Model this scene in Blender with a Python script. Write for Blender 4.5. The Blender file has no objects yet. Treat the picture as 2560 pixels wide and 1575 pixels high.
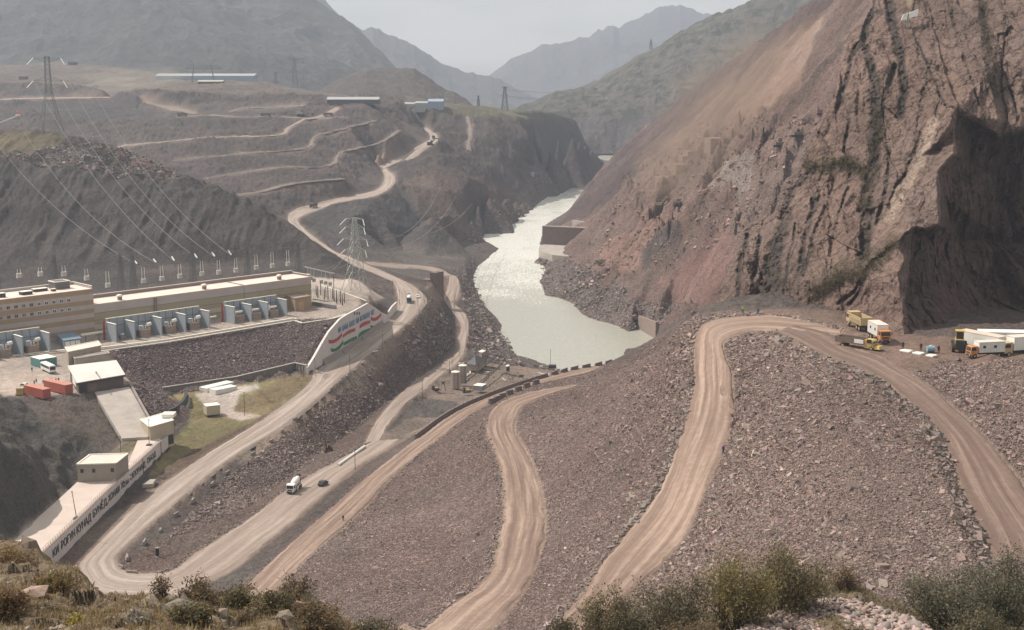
import bpy, bmesh, math, random
import numpy as np
from mathutils import Vector, Matrix, geometry

SC = bpy.context.scene
COL = SC.collection
# ---------------------------------------------------------------- camera
F = 3400.0; CX = 1280.0; CY = 787.5; CAMZ = 160.0; YH = 185.0
PITCH = math.atan((CY-YH)/F)
cam_d = bpy.data.cameras.new('camera'); cam = bpy.data.objects.new('camera', cam_d); COL.objects.link(cam)
cam_d.sensor_width = 36.0; cam_d.lens = F/2560*36.0
cam_d.clip_start = 1.0; cam_d.clip_end = 30000
cam.location = (0, 0, CAMZ); cam.rotation_euler = (math.pi/2-PITCH, 0, 0)
SC.camera = cam
# ---------------------------------------------------------------- sky, sun, exposure
SUN_EL = math.radians(50); SUN_AZ = math.radians(-66)     # azimuth measured from +Y, negative = to the left
W = bpy.data.worlds.new('World'); SC.world = W; W.use_nodes = True
nt = W.node_tree; bg = nt.nodes['Background']
sky = nt.nodes.new('ShaderNodeTexSky'); sky.sky_type = 'NISHITA'; sky.sun_disc = False
sky.sun_elevation = SUN_EL; sky.sun_rotation = SUN_AZ
sky.dust_density = 3.0; sky.air_density = 1.0; sky.ozone_density = 1.0
tc = nt.nodes.new('ShaderNodeTexCoord'); mp = nt.nodes.new('ShaderNodeMapping'); mp.inputs['Scale'].default_value = (1, 1, 3.5)
nz = nt.nodes.new('ShaderNodeTexNoise'); nz.inputs['Scale'].default_value = 5.0; nz.inputs['Detail'].default_value = 6; nz.inputs['Roughness'].default_value = .5
rp = nt.nodes.new('ShaderNodeValToRGB'); rp.color_ramp.elements[0].position = .36; rp.color_ramp.elements[0].color = (.62, .62, .62, 1)
rp.color_ramp.elements[1].position = .62; rp.color_ramp.elements[1].color = (.97, .97, .97, 1)
mx = nt.nodes.new('ShaderNodeMixRGB'); mx.inputs[2].default_value = (11.6, 11.2, 9.9, 1)
nt.links.new(tc.outputs['Generated'], mp.inputs[0]); nt.links.new(mp.outputs[0], nz.inputs[0]); nt.links.new(nz.outputs[0], rp.inputs[0])
nt.links.new(rp.outputs[0], mx.inputs[0]); nt.links.new(sky.outputs[0], mx.inputs[1]); nt.links.new(mx.outputs[0], bg.inputs[0])
bg.inputs[1].default_value = 0.066
sl = bpy.data.lights.new('sun', 'SUN'); sun = bpy.data.objects.new('sun', sl); COL.objects.link(sun)
sl.energy = 5.0; sl.angle = math.radians(.6); sl.color = (1, .90, .79)
sdir = Vector((math.sin(SUN_AZ)*math.cos(SUN_EL), math.cos(SUN_AZ)*math.cos(SUN_EL), math.sin(SUN_EL)))
sun.rotation_euler = sdir.to_track_quat('Z', 'Y').to_euler()
SC.view_settings.view_transform = 'Standard'; SC.view_settings.look = 'None'; SC.view_settings.exposure = 0.2; SC.view_settings.gamma = 1
SC.render.engine = 'CYCLES'
SC.cycles.volume_bounces = 0; SC.cycles.volume_max_steps = 64; SC.cycles.max_bounces = 4; SC.cycles.diffuse_bounces = 2; SC.cycles.transparent_max_bounces = 6

# ---------------------------------------------------------------- pixel <-> world
cp, sp = math.cos(PITCH), math.sin(PITCH)
def ray(px, py):
    X = (px-CX)/F; Y = -(py-CY)/F
    return X, cp+Y*sp, -sp+Y*cp          # dx, dy, dz
def P(px, py, z):
    dx, dy, dz = ray(px, py)
    t = (z-CAMZ)/dz
    return (dx*t, dy*t, z)
def Pd(px, py, d):                        # d = distance along y
    dx, dy, dz = ray(px, py); t = d/dy
    return (dx*t, d, CAMZ+dz*t)
def proj(x, y, z):
    zz = z-CAMZ
    f = y*cp-zz*sp; up = y*sp+zz*cp
    return CX+F*x/f, CY-F*up/f
# ---------------------------------------------------------------- noise
def _h(ix, iy, iz, s):
    h = (ix.astype(np.uint32)*np.uint32(374761393)+iy.astype(np.uint32)*np.uint32(668265263)+iz.astype(np.uint32)*np.uint32(2147483647-1013904223)+np.uint32(s*7919+13))
    h = (h ^ (h >> np.uint32(13)))*np.uint32(1274126177)
    h ^= h >> np.uint32(16)
    return (h & np.uint32(0xffffff)).astype(np.float32)/np.float32(0x7fffff)-1
def vn(x, y, z=None, s=0):
    x = np.asarray(x, np.float32); y = np.asarray(y, np.float32); z = np.zeros_like(x) if z is None else np.asarray(z, np.float32)
    ix = np.floor(x).astype(np.int64); iy = np.floor(y).astype(np.int64); iz = np.floor(z).astype(np.int64)
    fx = x-ix; fy = y-iy; fz = z-iz
    fx = fx*fx*(3-2*fx); fy = fy*fy*(3-2*fy); fz = fz*fz*(3-2*fz)
    r = 0
    for a in (0, 1):
        for b in (0, 1):
            for c in (0, 1):
                w = (fx if a else 1-fx)*(fy if b else 1-fy)*(fz if c else 1-fz)
                r = r+w*_h(ix+a, iy+b, iz+c, s)
    return r
def fbm(x, y, z=None, o=4, s=0, g=.5, ridge=False):
    a = 1; r = 0; t = 0
    for i in range(o):
        k = 2.03**i
        v = vn(x*k+i*17.3, y*k-i*9.1, None if z is None else z*k+i*5.7, s+i)
        if ridge: v = 1-2*np.abs(v)
        r = r+a*v; t += a; a *= g
    return r/t
def facet(x, y, s=0, tilt=1., off=1.):      # angular blocks: every cell is its own tilted plane
    ix = np.floor(x).astype(np.int64); iy = np.floor(y).astype(np.int64); z0 = np.zeros_like(ix)
    best = np.full(x.shape, 9., np.float32); out = np.zeros(x.shape, np.float32)
    for a in (-1, 0, 1):
        for b in (-1, 0, 1):
            jx = ix+a; jy = iy+b; cx = jx+.5+.45*_h(jx, jy, z0, s); cy = jy+.5+.45*_h(jx, jy, z0, s+50)
            dx = x-cx; dy = y-cy; d = (np.abs(dx)**1.5+np.abs(dy)**1.5); m = d < best
            h = off*_h(jx, jy, z0, s+99)+tilt*(_h(jx, jy, z0, s+7)*dx+_h(jx, jy, z0, s+8)*dy); out = np.where(m, h, out); best = np.where(m, d, best)
    return out
def cellid(x, y, s=0):          # 2d voronoi: returns random id value in 0..1 and distance
    ix = np.floor(x).astype(np.int64); iy = np.floor(y).astype(np.int64)
    best = np.full(x.shape, 9., np.float32); bid = np.zeros(x.shape, np.float32); sec = np.full(x.shape, 9., np.float32)
    z0 = np.zeros_like(ix)
    for a in (-1, 0, 1):
        for b in (-1, 0, 1):
            jx = ix+a; jy = iy+b
            cx = jx+.5+.45*_h(jx, jy, z0, s); cy = jy+.5+.45*_h(jx, jy, z0, s+50)
            d = np.hypot(x-cx, y-cy).astype(np.float32); m = d < best
            sec = np.where(m, best, np.minimum(sec, d))
            bid = np.where(m, _h(jx, jy, z0, s+99), bid); best = np.where(m, d, best)
    return bid, best, sec-best
# ---------------------------------------------------------------- TIN rasteriser
def densify(line, n=None, step=.012):
    out = []
    for a, b in zip(line[:-1], line[1:]):
        ua = (a[0]/a[1], math.log(a[1])); ub = (b[0]/b[1], math.log(b[1]))
        k = max(1, int(math.hypot(ua[0]-ub[0], (ua[1]-ub[1])*.5)/step))
        for i in range(k):
            t = i/k; out.append(tuple(a[j]*(1-t)+b[j]*t for j in range(3)))
    out.append(line[-1]); return out
def tin(pts, vals, gx, gy, sx=1., sy=1.):
    """Delaunay-interpolate vals (N,k) given at pts (N,2) onto the regular grid gx (cols) x gy (rows)."""
    pts = np.array(pts, float); vals = np.array(vals, float).reshape(len(pts), -1)
    key = {}
    for i, p in enumerate(pts): key.setdefault((round(p[0]*sx, 5), round(p[1]*sy, 5)), i)
    idx = list(key.values()); pts = pts[idx]; vals = vals[idx]
    res = geometry.delaunay_2d_cdt([Vector((p[0]*sx, p[1]*sy)) for p in pts], [], [], 0, 1e-7)
    ov = [o[0] if o else 0 for o in res[3]]; tris = res[2]
    out = np.zeros((len(gy), len(gx), vals.shape[1])); cov = np.zeros((len(gy), len(gx)), bool)
    dx = gx[1]-gx[0]; dy = gy[1]-gy[0]
    for t in tris:
        a, b, c = (ov[i] for i in t)
        A, B, C = pts[a], pts[b], pts[c]
        i0 = max(0, int(math.ceil((min(A[0], B[0], C[0])-gx[0])/dx-1e-9))); i1 = min(len(gx)-1, int(math.floor((max(A[0], B[0], C[0])-gx[0])/dx+1e-9)))
        j0 = max(0, int(math.ceil((min(A[1], B[1], C[1])-gy[0])/dy-1e-9))); j1 = min(len(gy)-1, int(math.floor((max(A[1], B[1], C[1])-gy[0])/dy+1e-9)))
        if i1 < i0 or j1 < j0: continue
        X, Y = np.meshgrid(gx[i0:i1+1], gy[j0:j1+1])
        den = (B[1]-C[1])*(A[0]-C[0])+(C[0]-B[0])*(A[1]-C[1])
        if abs(den) < 1e-14: continue
        l1 = ((B[1]-C[1])*(X-C[0])+(C[0]-B[0])*(Y-C[1]))/den
        l2 = ((C[1]-A[1])*(X-C[0])+(A[0]-C[0])*(Y-C[1]))/den
        l3 = 1-l1-l2; m = (l1 > -1e-6) & (l2 > -1e-6) & (l3 > -1e-6)
        v = l1[..., None]*vals[a]+l2[..., None]*vals[b]+l3[..., None]*vals[c]
        sub = out[j0:j1+1, i0:i1+1]; sub[m] = v[m]; cov[j0:j1+1, i0:i1+1] |= m
    return out, cov
def inpoly(X, Y, poly):
    poly = np.array(poly, float); m = np.zeros(X.shape, bool)
    x0, y0 = poly.min(0); x1, y1 = poly.max(0)
    bb = (X >= x0) & (X <= x1) & (Y >= y0) & (Y <= y1)
    xs = X[bb]; ys = Y[bb]; mm = np.zeros(xs.shape, bool)
    for i in range(len(poly)):
        ax, ay = poly[i]; bx, by = poly[i-1]
        if ay == by: continue
        c = ((ay > ys) != (by > ys)) & (xs < (bx-ax)*(ys-ay)/(by-ay)+ax); mm ^= c
    m[bb] = mm; return m
# ---------------------------------------------------------------- scene helpers
def tag(o, label=None, cat=None, group=None, kind=None):
    if label: o['label'] = label
    if cat: o['category'] = cat
    if group: o['group'] = group
    if kind: o['kind'] = kind
    return o
def npmesh(name, co, faces, mat=None, parent=None, smooth=True, attrs=None):
    me = bpy.data.meshes.new(name); co = np.asarray(co, np.float32); faces = np.asarray(faces, np.int32)
    k = faces.shape[1]
    me.vertices.add(len(co)); me.vertices.foreach_set('co', co.ravel())
    me.loops.add(faces.size); me.loops.foreach_set('vertex_index', faces.ravel())
    me.polygons.add(len(faces)); me.polygons.foreach_set('loop_start', np.arange(0, faces.size, k, dtype=np.int32))
    me.polygons.foreach_set('use_smooth', np.full(len(faces), smooth))
    me.update(calc_edges=True)
    for n, a in (attrs or {}).items():
        a = np.asarray(a, np.float32)
        if a.ndim == 2:
            at = me.attributes.new(n, 'FLOAT_COLOR', 'POINT'); at.data.foreach_set('color', np.c_[a, np.ones(len(a))].astype(np.float32).ravel())
        else:
            at = me.attributes.new(n, 'FLOAT', 'POINT'); at.data.foreach_set('value', a)
    o = bpy.data.objects.new(name, me); COL.objects.link(o)
    if mat: me.materials.append(mat)
    if parent: o.parent = parent
    return o
def gridfaces(nr, nc, mask=None):
    i = np.arange(nr*nc).reshape(nr, nc)
    f = np.stack([i[:-1, :-1], i[:-1, 1:], i[1:, 1:], i[1:, :-1]], -1)
    return f[mask] if mask is not None else f.reshape(-1, 4)
def compact(co, faces, attrs=None):
    u, inv = np.unique(faces, return_inverse=True)
    return co[u], inv.reshape(faces.shape), {k: v[u] for k, v in (attrs or {}).items()}
# ---------------------------------------------------------------- materials
def nodes(m):
    m.use_nodes = True; t = m.node_tree; b = t.nodes['Principled BSDF']; return t, b
def N(t, kind, **kw):
    n = t.nodes.new(kind)
    for k, v in kw.items():
        if k in ('i',):
            for a, c in v.items(): n.inputs[a].default_value = c
        else: setattr(n, k, v)
    return n
_mc = {}
def mat(name, col, rough=.8, var=.12, vs=.8, bump=0., bs=3., metal=0., streak=False, dirt=None):
    if name in _mc: return _mc[name]
    m = bpy.data.materials.new(name); t, b = nodes(m); _mc[name] = m
    g = N(t, 'ShaderNodeNewGeometry'); n = N(t, 'ShaderNodeTexNoise', i={'Scale': vs, 'Detail': 6, 'Roughness': .65})
    if streak:
        mpn = N(t, 'ShaderNodeMapping', i={'Scale': (1, 1, .12)}); t.links.new(g.outputs['Position'], mpn.inputs[0]); t.links.new(mpn.outputs[0], n.inputs['Vector'])
    else: t.links.new(g.outputs['Position'], n.inputs['Vector'])
    r = N(t, 'ShaderNodeMapRange', i={1: .25, 2: .75, 3: 1-var*1.6, 4: 1+var}); t.links.new(n.outputs[0], r.inputs[0])
    mu = N(t, 'ShaderNodeVectorMath', operation='SCALE'); mu.inputs[0].default_value = col[:3]; t.links.new(r.outputs[0], mu.inputs['Scale'])
    out = mu.outputs[0]
    if dirt:
        n2 = N(t, 'ShaderNodeTexNoise', i={'Scale': vs*.35, 'Detail': 8, 'Roughness': .7}); t.links.new(g.outputs['Position'], n2.inputs['Vector'])
        r2 = N(t, 'ShaderNodeMapRange', i={1: .48, 2: .72, 3: 0, 4: .8}); t.links.new(n2.outputs[0], r2.inputs[0])
        mm = N(t, 'ShaderNodeMixRGB'); mm.inputs[2].default_value = (*dirt, 1); t.links.new(r2.outputs[0], mm.inputs[0]); t.links.new(out, mm.inputs[1]); out = mm.outputs[0]
    t.links.new(out, b.inputs['Base Color']); b.inputs['Roughness'].default_value = rough; b.inputs['Metallic'].default_value = metal
    b.inputs['Specular IOR Level'].default_value = .25
    if bump:
        n3 = N(t, 'ShaderNodeTexNoise', i={'Scale': bs, 'Detail': 5}); t.links.new(g.outputs['Position'], n3.inputs['Vector'])
        bp = N(t, 'ShaderNodeBump', i={'Strength': bump, 'Distance': .3}); t.links.new(n3.outputs[0], bp.inputs['Height']); t.links.new(bp.outputs[0], b.inputs['Normal'])
    return m
def terrain_mat(name, stone=1.0, big=1.0, cracks=False):
    m = bpy.data.materials.new(name); t, b = nodes(m); L = t.links.new
    b.inputs['Roughness'].default_value = .95; b.inputs['Specular IOR Level'].default_value = .12
    al = N(t, 'ShaderNodeAttribute', attribute_name='alb'); ru = N(t, 'ShaderNodeAttribute', attribute_name='rub')
    g = N(t, 'ShaderNodeNewGeometry')
    # soil mottling at three sizes
    n1 = N(t, 'ShaderNodeTexNoise', i={'Scale': .035, 'Detail': 9, 'Roughness': .72}); L(g.outputs['Position'], n1.inputs['Vector'])
    n2 = N(t, 'ShaderNodeTexNoise', i={'Scale': .6*stone, 'Detail': 6, 'Roughness': .75}); L(g.outputs['Position'], n2.inputs['Vector'])
    r1 = N(t, 'ShaderNodeMapRange', i={1: .3, 2: .7, 3: .72, 4: 1.28}); L(n1.outputs[0], r1.inputs[0])
    r2 = N(t, 'ShaderNodeMapRange', i={1: .3, 2: .7, 3: .74, 4: 1.26}); L(n2.outputs[0], r2.inputs[0])
    m1 = N(t, 'ShaderNodeMath', operation='MULTIPLY'); L(r1.outputs[0], m1.inputs[0]); L(r2.outputs[0], m1.inputs[1])
    # broken stones
    wv = N(t, 'ShaderNodeVectorMath', operation='SCALE'); wv.inputs['Scale'].default_value = 1.9*stone
    L(g.outputs['Position'], wv.inputs[0])
    nd = N(t, 'ShaderNodeTexNoise', i={'Scale': 1.5, 'Detail': 2}); L(wv.outputs[0], nd.inputs['Vector'])
    ad = N(t, 'ShaderNodeVectorMath', operation='MULTIPLY_ADD'); ad.inputs[1].default_value = (.8, .8, .8); L(nd.outputs['Color'], ad.inputs[0]); L(wv.outputs[0], ad.inputs[2])
    v = N(t, 'ShaderNodeTexVoronoi', i={'Scale': 1.0, 'Randomness': 1.0}); L(ad.outputs[0], v.inputs['Vector'])
    sep = N(t, 'ShaderNodeSeparateColor'); L(v.outputs['Color'], sep.inputs[0])
    cr = N(t, 'ShaderNodeValToRGB'); e = cr.color_ramp.elements
    e[0].position = 0; e[0].color = (.50, .46, .47, 1); e[1].position = 1; e[1].color = (1.9, 1.85, 1.75, 1)
    q = e.new(.35); q.color = (.84, .78, .80, 1); q = e.new(.75); q.color = (1.12, 1.08, 1.02, 1); q = e.new(.93); q.color = (1.4, 1.36, 1.3, 1)
    L(sep.outputs[0], cr.inputs[0])
    mr = N(t, 'ShaderNodeMixRGB', blend_type='MIX'); mr.inputs[1].default_value = (1, 1, 1, 1); L(ru.outputs['Fac'], mr.inputs[0]); L(cr.outputs[0], mr.inputs[2])
    c1 = N(t, 'ShaderNodeVectorMath', operation='SCALE'); L(al.outputs['Color'], c1.inputs[0]); L(m1.outputs[0], c1.inputs['Scale'])
    c2 = N(t, 'ShaderNodeVectorMath', operation='MULTIPLY'); L(c1.outputs[0], c2.inputs[0]); L(mr.outputs[0], c2.inputs[1])
    L(c2.outputs[0], b.inputs['Base Color'])
    ckh = None
    if cracks:      # joints in the slabs
        mpk = N(t, 'ShaderNodeMapping', i={'Rotation': (0, .28, 0), 'Scale': (1, 1, .30)}); L(g.outputs['Position'], mpk.inputs[0]); nk = N(t, 'ShaderNodeTexNoise', i={'Scale': .35, 'Detail': 5, 'Roughness': .6}); L(mpk.outputs[0], nk.inputs['Vector'])
        wk = N(t, 'ShaderNodeVectorMath', operation='MULTIPLY_ADD'); wk.inputs[1].default_value = (5, 5, 5); L(nk.outputs['Color'], wk.inputs[0]); L(mpk.outputs[0], wk.inputs[2]); last = c2.outputs[0]
        for sc_k, wd_k, dk in ((.13, .035, .50), (.42, .05, .68)):
            vk = N(t, 'ShaderNodeTexVoronoi', feature='DISTANCE_TO_EDGE', i={'Scale': sc_k}); L(wk.outputs[0], vk.inputs['Vector']); rk = N(t, 'ShaderNodeMapRange', i={1: .0, 2: wd_k, 3: dk, 4: 1.}); L(vk.outputs['Distance'], rk.inputs[0])
            sk = N(t, 'ShaderNodeVectorMath', operation='SCALE'); L(last, sk.inputs[0]); L(rk.outputs[0], sk.inputs['Scale']); last = sk.outputs[0]; ckh = rk if ckh is None else ckh
        L(last, b.inputs['Base Color'])
    # bump: stones where rubble, soil elsewhere
    inv = N(t, 'ShaderNodeMath', operation='SUBTRACT', i={0: .8}); L(v.outputs['Distance'], inv.inputs[1])
    hm = N(t, 'ShaderNodeMath', operation='MULTIPLY'); L(inv.outputs[0], hm.inputs[0]); L(ru.outputs['Fac'], hm.inputs[1])
    hs = N(t, 'ShaderNodeMath', operation='MULTIPLY_ADD', i={1: .5}); L(n2.outputs[0], hs.inputs[0]); L(hm.outputs[0], hs.inputs[2])
    bp = N(t, 'ShaderNodeBump', i={'Strength': .9, 'Distance': .75/stone}); L(hs.outputs[0], bp.inputs['Height'])
    if cracks: b0_ = N(t, 'ShaderNodeBump', i={'Strength': .8, 'Distance': 1.0}); L(ckh.outputs[0], b0_.inputs['Height']); L(b0_.outputs[0], bp.inputs['Normal'])
    n4 = N(t, 'ShaderNodeTexNoise', i={'Scale': .12, 'Detail': 7, 'Roughness': .7}); L(g.outputs['Position'], n4.inputs['Vector'])
    b2 = N(t, 'ShaderNodeBump', i={'Strength': .75, 'Distance': 6.}); L(n4.outputs[0], b2.inputs['Height']); L(bp.outputs[0], b2.inputs['Normal'])
    L(b2.outputs[0], b.inputs['Normal'])
    return m
TM = terrain_mat('ground_rubble')

# ---------------------------------------------------------------- road edges (photo pixels of left edge, right edge, height)
R1 = [(1055,322,1066,321,90),(1073,338,1093,338,86),(1071,352,1091,355,82),(1036,372,1064,373,76),(1005,393,1037,394,69),(938,414,972,417,62),(956,431,986,440,58),(961,449,985,459,55),
      (952,466,959,480,52),(928,480,912,496,50),(840,500,840,507,48),(736,526,813,519,46),(719,548,750,545,45),(733,566,757,569,44),(764,597,792,597,43),(803,628,840,629,42),(860,651,874,641,41.5),
      (882,664,910,657,41),(928,681,980,688,40),(980,706,1036,716,39.5),(991,735,1062,737,39),(991,762,1064,758,38.5),(969,804,1036,793,36.5),(902,857,980,843,36),(850,888,910,899,36),(804,918,880,925,36.2),(755,974,840,958,36.6),
      (659,1046,740,1045,37.2),(519,1133,596,1136,37),(452,1178,498,1210,37),(351,1251,421,1276,37),(281,1321,351,1336,37),(196,1410,300,1385,37),(200,1445,296,1404,37),(245,1485,305,1420,37),(365,1495,337,1431,37),
      (450,1490,400,1432,37)]
R2 = [(395,1434,420,1500,37),(438,1420,500,1466,37),(484,1384,590,1424,37),(526,1357,656,1368,36.7),(614,1301,736,1304,36.4),(701,1234,800,1248,36),(754,1199,860,1199,35.5),(840,1152,910,1161,34),(885,1128,956,1130,32),(930,1104,1000,1098,30)]
R3 = [(520,1570,590,1600,48),(590,1492,660,1520,47),(610,1469,719,1452,46.5),(701,1382,780,1388,45.5),(860,1241,910,1273,43),(910,1199,963,1213,42),(980,1143,1033,1147,40.5),(1050,1091,1103,1094,39),(1113,1045,1170,1045,37.5),(1177,1011,1228,1009,36.5),
      (1275,972,1300,972,34.5),(1366,943,1372,955,33),(1436,925,1436,941,31.5),(1500,914,1490,928,30.5),(1550,903,1545,914,29.5)]
R4 = [(1436,962,1445,966,50),(1366,972,1372,988,50.5),(1313,983,1330,1006,51),(1261,1000,1303,1022,52),(1229,1025,1292,1050,53.5),(1219,1050,1288,1078,55),(1219,1080,1306,1112,56.5),(1236,1122,1331,1154,58.5),(1250,1168,1348,1203,60.5),(1257,1212,1360,1250,62.5),
      (1257,1290,1366,1308,65.5),(1243,1353,1359,1361,68),(1229,1413,1341,1413,70),(1195,1463,1320,1466,72),(1120,1518,1278,1525,74),(1047,1574,1233,1574,76),(960,1625,1160,1640,78)]
R5 = [(1230,1690,1400,1690,76),(1366,1574,1480,1574,79),(1436,1504,1562,1501,81),(1527,1378,1655,1412,84),(1622,1259,1718,1336,87),(1667,1178,1753,1255,90),(1692,1108,1784,1185,92),(1712,1060,1809,1126,94),(1723,1010,1829,1063,95.5),(1733,960,1834,1020,97),(1733,906,1833,985,99),
      (1735,850,1831,940,101.5),(1742,822,1818,905,103),(1760,806,1809,864,104),(1805,795,1833,841,105),(1870,789,1882,829,105.6),(1938,788,1938,828,106),(1990,794,1990,832,106),(2050,806,2046,828,106),(2105,822,2100,832,106)]
R6 = [(1938,829,1990,815,106),(1980,853,2080,835,106),(2051,888,2130,868,106),(2121,915,2200,895,105.8),(2198,951,2290,945,105.5),(2247,990,2340,978,105),(2317,1045,2419,1050,104),(2349,1091,2489,1126,103),(2373,1150,2541,1185,102),
      (2401,1227,2600,1262,101),(2429,1283,2640,1315,100),(2461,1361,2700,1390,99),(2489,1434,2760,1450,98),(2530,1560,2860,1560,96)]
R7 = [(905,655,925,664,33),(945,657,955,668,28),(1000,661,1005,672,22),(1050,664,1060,674,18),(1100,672,1108,690,16),(1122,690,1140,690,15),(1118,720,1150,715,14.5),(1108,745,1145,748,14.3),(1115,762,1130,756,14.2),(1138,790,1158,776,14),(1150,810,1171,800,14),(1151,830,1172,830,14),
      (1141,852,1168,858,14),(1138,880,1160,885,14.2),(1110,904,1140,915,14.8),(1080,925,1105,940,15.5),(1040,950,1068,972,17.5),(1000,985,1022,1005,20.5),(965,1020,1000,1030,23),(930,1070,972,1062,26.5),(912,1110,950,1105,30)]
TR = {  # narrow tracks on the far terraces: centre px, py, distance; width in metres
 't1': ([(316,388,1370),(297,370,1400),(351,361,1410),(526,345,1440),(694,338,1450),(722,320,1500),(761,298,1560)], 5),
 't1b': ([(761,298,1560),(803,291,1590),(845,272,1640)], 9),
 't1c': ([(440,296,1570),(520,288,1600),(600,293,1585),(690,292,1588),(800,297,1575),(870,296,1580)], 5),
 't1d': ([(570,281,1620),(620,271,1650),(700,269,1655),(760,270,1655)], 5),
 't2': ([(428,408,1330),(480,398,1340),(596,386,1370),(736,375,1400),(775,366,1410),(783,350,1440),(800,337,1470),(860,322,1500),(938,303,1560)], 3.6),
 't3': ([(508,449,1240),(561,438,1260),(701,421,1300),(820,415,1330),(845,392,1390),(861,379,1420),(945,358,1480),(1001,326,1560)], 3.8),
 't4': ([(560,492,1140),(610,486,1150),(649,480,1165),(736,459,1210),(860,447,1260)], 5),
 't5': ([(-60,252,1735),(90,247,1750),(330,246,1755)], 9),
 't6': ([(130,220,1850),(200,228,1830),(300,245,1770),(420,270,1680),(490,286,1620)], 8),
 't7': ([(1170,292,1800),(1178,330,1740),(1172,360,1680),(1172,378,1650)], 5),
 't8': ([(200,212,1900),(275,215,1900),(330,217,1895)], 6),
}
def cat(a, k=6):      # Catmull-Rom resample of station rows
    a = np.array(a, float); n = len(a); out = []
    for i in range(n-1):
        p0 = a[max(i-1, 0)]; p1 = a[i]; p2 = a[i+1]; p3 = a[min(i+2, n-1)]
        for j in range(k):
            t = j/k
            out.append(.5*((2*p1)+(-p0+p2)*t+(2*p0-5*p1+4*p2-p3)*t*t+(-p0+3*p1-3*p2+p3)*t**3))
    out.append(a[-1]); return np.array(out)
ROADS = {}
for nm, st in dict(R1=R1, R2=R2, R3=R3, R4=R4, R5=R5, R6=R6, R7=R7).items():
    L_ = np.array([P(a, b, z) for a, b, c, d, z in st]); R_ = np.array([P(c, d, z) for a, b, c, d, z in st])
    ROADS[nm] = (cat(L_), cat(R_))
for nm, (ln, w) in TR.items():
    c = cat([Pd(*q) for q in ln]); tg = np.gradient(c, axis=0); nn = np.c_[-tg[:, 1], tg[:, 0]]; nn /= np.linalg.norm(nn, axis=1)[:, None]+1e-9
    # a contour track: widen it mostly across the slope
    L_ = c.copy(); R_ = c.copy(); L_[:, :2] += nn*w/2; R_[:, :2] -= nn*w/2; ROADS[nm] = (L_, R_)

# ---------------------------------------------------------------- terrain control lines
LINES = []
def line(*pts, off=0):          # px, py, z  (height known)
    LINES.append(densify([P(*p) for p in pts]))
def dline(*pts):                # px, py, distance
    LINES.append(densify([Pd(*p) for p in pts]))
for nm, (L_, R_) in ROADS.items():
    if nm in ('t1', 't1b', 't1c', 't1d', 't2', 't3', 't4', 't5', 't6', 't7', 't8'):
        LINES.append([tuple((a+b)/2) for a, b in zip(L_, R_)]); continue
    LINES.append([tuple(a) for a in L_]); LINES.append([tuple(a) for a in R_]); LINES.append([tuple((a+b)/2) for a, b in zip(L_, R_)])
SHL = [(1436,935),(1400,925),(1345,902),(1285,885),(1264,857),(1243,832),(1254,814),(1236,790),(1194,751),(1198,744),(1185,716),(1178,695),(1194,664),(1226,641),(1250,622),(1201,597),(1212,573),(1261,558),(1306,537),(1331,520),(1366,491),(1387,466),(1376,456),(1418,442),(1489,428),(1512,420)]
SHR = [(1535,418),(1517,424),(1464,470),(1471,491),(1418,530),(1387,548),(1359,566),(1350,611),(1359,639),(1383,650),(1369,667),(1352,702),(1359,723),(1401,744),(1436,758),(1461,786),(1496,800),(1541,813),(1590,817)]
line(*[(a, b, 0.) for a, b in SHL]); line(*[(a, b, 0.) for a, b in SHR])
line((1400,900,-6),(1420,850,-6),(1330,780,-6),(1280,720,-6),(1280,660,-6),(1300,600,-6),(1290,575,-6),(1360,530,-6),(1430,480,-6),(1430,455,-6),(1500,424,-5))
line((1560,860,-6),(1480,850,-6)); line((1640,862,0),(1600,890,0),(1560,905,0),(1540,915,0),(1500,925,0),(1436,935,0)); line((1550,850,-6),(1520,880,-6))
# far bend of the river
line((1470,386,-3),(1575,393,-3)); line((1480,381,-3),(1575,386,-3)); dline((1440,379,2800),(1600,379,2800)); line((1500,388,-3),(1545,391,-3)); line((1514,418,1),(1532,408,1.5),(1542,404,1)); line((1505,398,-1),(1535,402,-1))
# left bank low rocks and flats
line((1225,900,9),(1210,860,8),(1200,830,6),(1195,790,7),(1178,755,8),(1165,720,8),(1165,680,7),(1165,650,8),(1170,620,7),(1165,590,6),(1190,565,5),(1240,545,5),(1280,520,6))
line((1100,648,13),(1060,640,13),(1010,632,14),(960,625,16),(915,622,20)); line((1120,610,10),(1060,600,13),(1000,600,18)); line((1178,640,5),(1150,605,8),(1130,585,10))
line((1300,930,11),(1240,900,11),(1200,890,11)); line((1400,938,14),(1300,955,14),(1240,985,15),(1180,1000,16),(1120,1030,18),(1060,1065,22),(1020,1085,26))
line((1040,1010,17),(1100,985,15),(1160,990,15)); line((1160,960,13),(1250,935,13)); line((1140,900,13),(1170,870,12),(1180,840,11),(1190,810,9))
line((1095,960,15),(1130,930,14),(1170,910,13))
# yard berm / road 3 outer edge
line((1540,905,27),(1430,930,28),(1366,950,28),(1270,980,29),(1172,1018,31),(1100,1052,33),(1040,1092,34.5),(970,1146,35.5)); line((900,1205,37),(850,1250,38),(700,1390,39.5),(610,1475,40))
line((985,1130,33),(920,1180,36.5),(860,1215,37),(800,1262,37.5),(736,1320,38),(656,1385,38.5),(580,1450,38.5))
# between road 3 and road 4
line((1440,950,40),(1380,966,40),(1310,982,41),(1250,1000,42),(1215,1030,44),(1205,1060,46)); line((1170,1052,40),(1205,1030,41),(1260,1000,38),(1310,982,36),(1380,960,34))
line((1200,1120,50),(1190,1250,54),(1150,1370,57),(1060,1470,60),(940,1560,63),(840,1640,65))
line((840,1350,47),(760,1440,50),(700,1530,53),(640,1620,56)); line((1100,1120,43),(1050,1250,48),(980,1370,53),(860,1500,58))
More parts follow.
